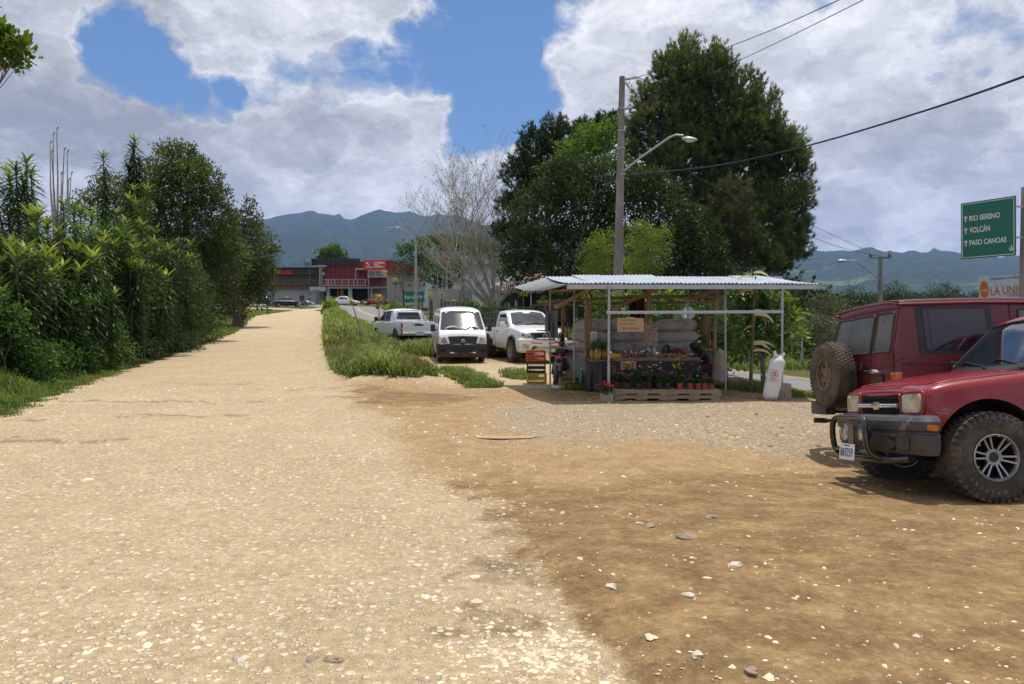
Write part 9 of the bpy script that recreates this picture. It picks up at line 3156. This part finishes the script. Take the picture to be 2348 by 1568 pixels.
# ---------------------------------------------------------------- stones and litter
def stones(name, X_, Y_, S, m, sink=.35):
 n = len(X_)
 base_v = np.array([(1, 0, 0), (.5, .86, .1), (-.5, .86, -.1), (-1, 0, 0), (-.5, -.86, .1), (.5, -.86, -.05), (.45, .2, .75), (-.3, .45, .8), (-.2, -.4, .7)], float)
 f = np.array([(0, 1, 6), (1, 7, 6), (1, 2, 7), (2, 3, 7), (3, 8, 7), (3, 4, 8), (4, 5, 8), (5, 6, 8), (5, 0, 6), (6, 7, 8)])
 V_ = np.repeat(base_v[None], n, 0) * (1 + GR.uniform(-.3, .3, (n, 9, 1)))
 a = GR.uniform(0, 6.28, n)
 ca, sa = np.cos(a)[:, None], np.sin(a)[:, None]
 sx, sy, sz = S * GR.uniform(.8, 1.4, n), S * GR.uniform(.55, 1, n), S * GR.uniform(.35, .7, n)
 x, y, z = V_[..., 0] * sx[:, None], V_[..., 1] * sy[:, None], V_[..., 2] * sz[:, None]
 Z_ = hgt(X_, Y_)
 V_ = np.stack([x * ca - y * sa + X_[:, None], x * sa + y * ca + Y_[:, None], z + (Z_ + sz * (0.25 - sink))[:, None]], -1).reshape(-1, 3)
 F_ = (np.arange(n)[:, None, None] * 9 + f[None]).reshape(-1, 3)
 t = np.repeat(GR.random(n), 10)
 return tag(mesh_np(name, V_, F_, m, attrs={'tint': ('FACE', t)}), kind='stuff')
def stone_mat(name, cols):
 m = leafmat(name, cols, 0., .9, .2, 4)
 return m
ST1 = stone_mat('pale_stones', [(.36, .28, .19), (.55, .45, .31), (.70, .59, .42), (.78, .68, .50)])
ST2 = stone_mat('grey_stones', [(.10, .09, .08), (.22, .20, .17), (.36, .31, .25), (.52, .45, .36)])
n = 60000
Y_ = 3.0 + 15 * GR.random(n) ** 1.6
X_ = GR.uniform(-1, 1, n) * (.72 * Y_ + .6)
c_, b_, g_, d_ = masks(X_, Y_)
k = (GR.random(n) < (.55 * c_ + .09 + .2 * g_) * np.clip(fbm(X_ * 1.3, Y_ * 1.3, 3) * 2.6 - .65, .05, 1)) & (grassmask(X_, Y_) < .5) & (d_ < .5)
stones('gravel', X_[k], Y_[k], GR.lognormal(-4.95, .5, k.sum()).clip(.003, .03) * (1 + Y_[k] * .03), ST1, .25)
n = 9000
Y_, X_ = GR.uniform(7.5, 17, n), GR.uniform(-2.5, 11, n)
c_, b_, g_, d_ = masks(X_, Y_)
k = (GR.random(n) < .12 + .7 * g_) & (grassmask(X_, Y_) < .4) & (c_ < .6)
stones('lot_gravel', X_[k], Y_[k], GR.lognormal(-4.5, .5, k.sum()).clip(.006, .045), ST2, .3)
n = 700
Y_, X_ = 3.6 + GR.normal(0, .17, n), .18 + GR.normal(0, .26, n)
k = X_ < XR(Y_) - .0
stones('pale_rubble', X_[k], Y_[k], GR.uniform(.006, .024, k.sum()), ST1, .2)
rk_ = [(1573, 1232, .07, 'largest flat grey rock lying in the brown lot'), (1490, 1207, .05, 'rounded grey rock behind the largest flat one'), (1630, 1187, .055, 'grey rock nearest the bull bar'), (1683, 1298, .05, 'flat cream stone in front of the bull bar'), (957, 1297, .03, 'small dark reddish stone on the cream road'),
 (1400, 1345, .04, 'cream stone at the brown slope'), (1578, 1365, .04, 'cream stone low on the brown lot'), (1060, 1241, .045, 'brown clod at the edge of the cream road'), (558, 1518, .045, 'dark stone alone on the lower cream road'), (765, 1515, .045, 'brown flat stone right of the dark one'), (718, 1512, .035, 'smaller flat stone between two others'),
 (1597, 1502, .035, 'pale stone near the lower edge of the lot'), (1180, 1107, .035, 'white pebble in the middle of the lot'), (1723, 1540, .04, 'brownish stone at the lower edge')]
for i, (px, py, s, lb) in enumerate(rk_):
 v = ray(px, py)
 d = -CAM_H / v.z
 x, y = v.x * d, d
 for _ in range(3):
  d = (gz(v.x * d, d) - CAM_H) / v.z
 x, y = v.x * d, d
 o = MB().ball((0, 0, 0), (s * 1.25, s * .8, s * .5), 7, 5, jit=.24).build('rock', mat('rock_pale' if 'cream' in lb or 'pale' in lb or 'white' in lb else 'rock_grey', (.58, .50, .38) if 'cream' in lb or 'pale' in lb or 'white' in lb else (.30, .235, .165), .95, var=.3, scale=14, bump=.006), None)
 o.location = (x, y, gz(x, y) - s * .02)
 o.rotation_euler = (random.uniform(-.2, .2), random.uniform(-.2, .2), random.uniform(0, 6))
 tag(o, lb, 'rock', 'larger stones lying about')
# trampled cardboard
v = ray(1165, 1003)
d = CAM_H / -v.z
pts = [(-.40, -.10), (-.1, -.14), (.28, -.10), (.42, .05), (.20, .10), (-.05, .07), (-.30, .12), (-.44, .02)]
solo('flattened_cardboard', MB().prism(pts, 0, .006, 'xy').xf(Matrix.Translation((v.x * d, d, gz(v.x * d, d) + .014))), CARD, (v.x * d, d, gz(v.x * d, d)), 'torn sheet of brown cardboard trampled flat in the lot', 'cardboard')
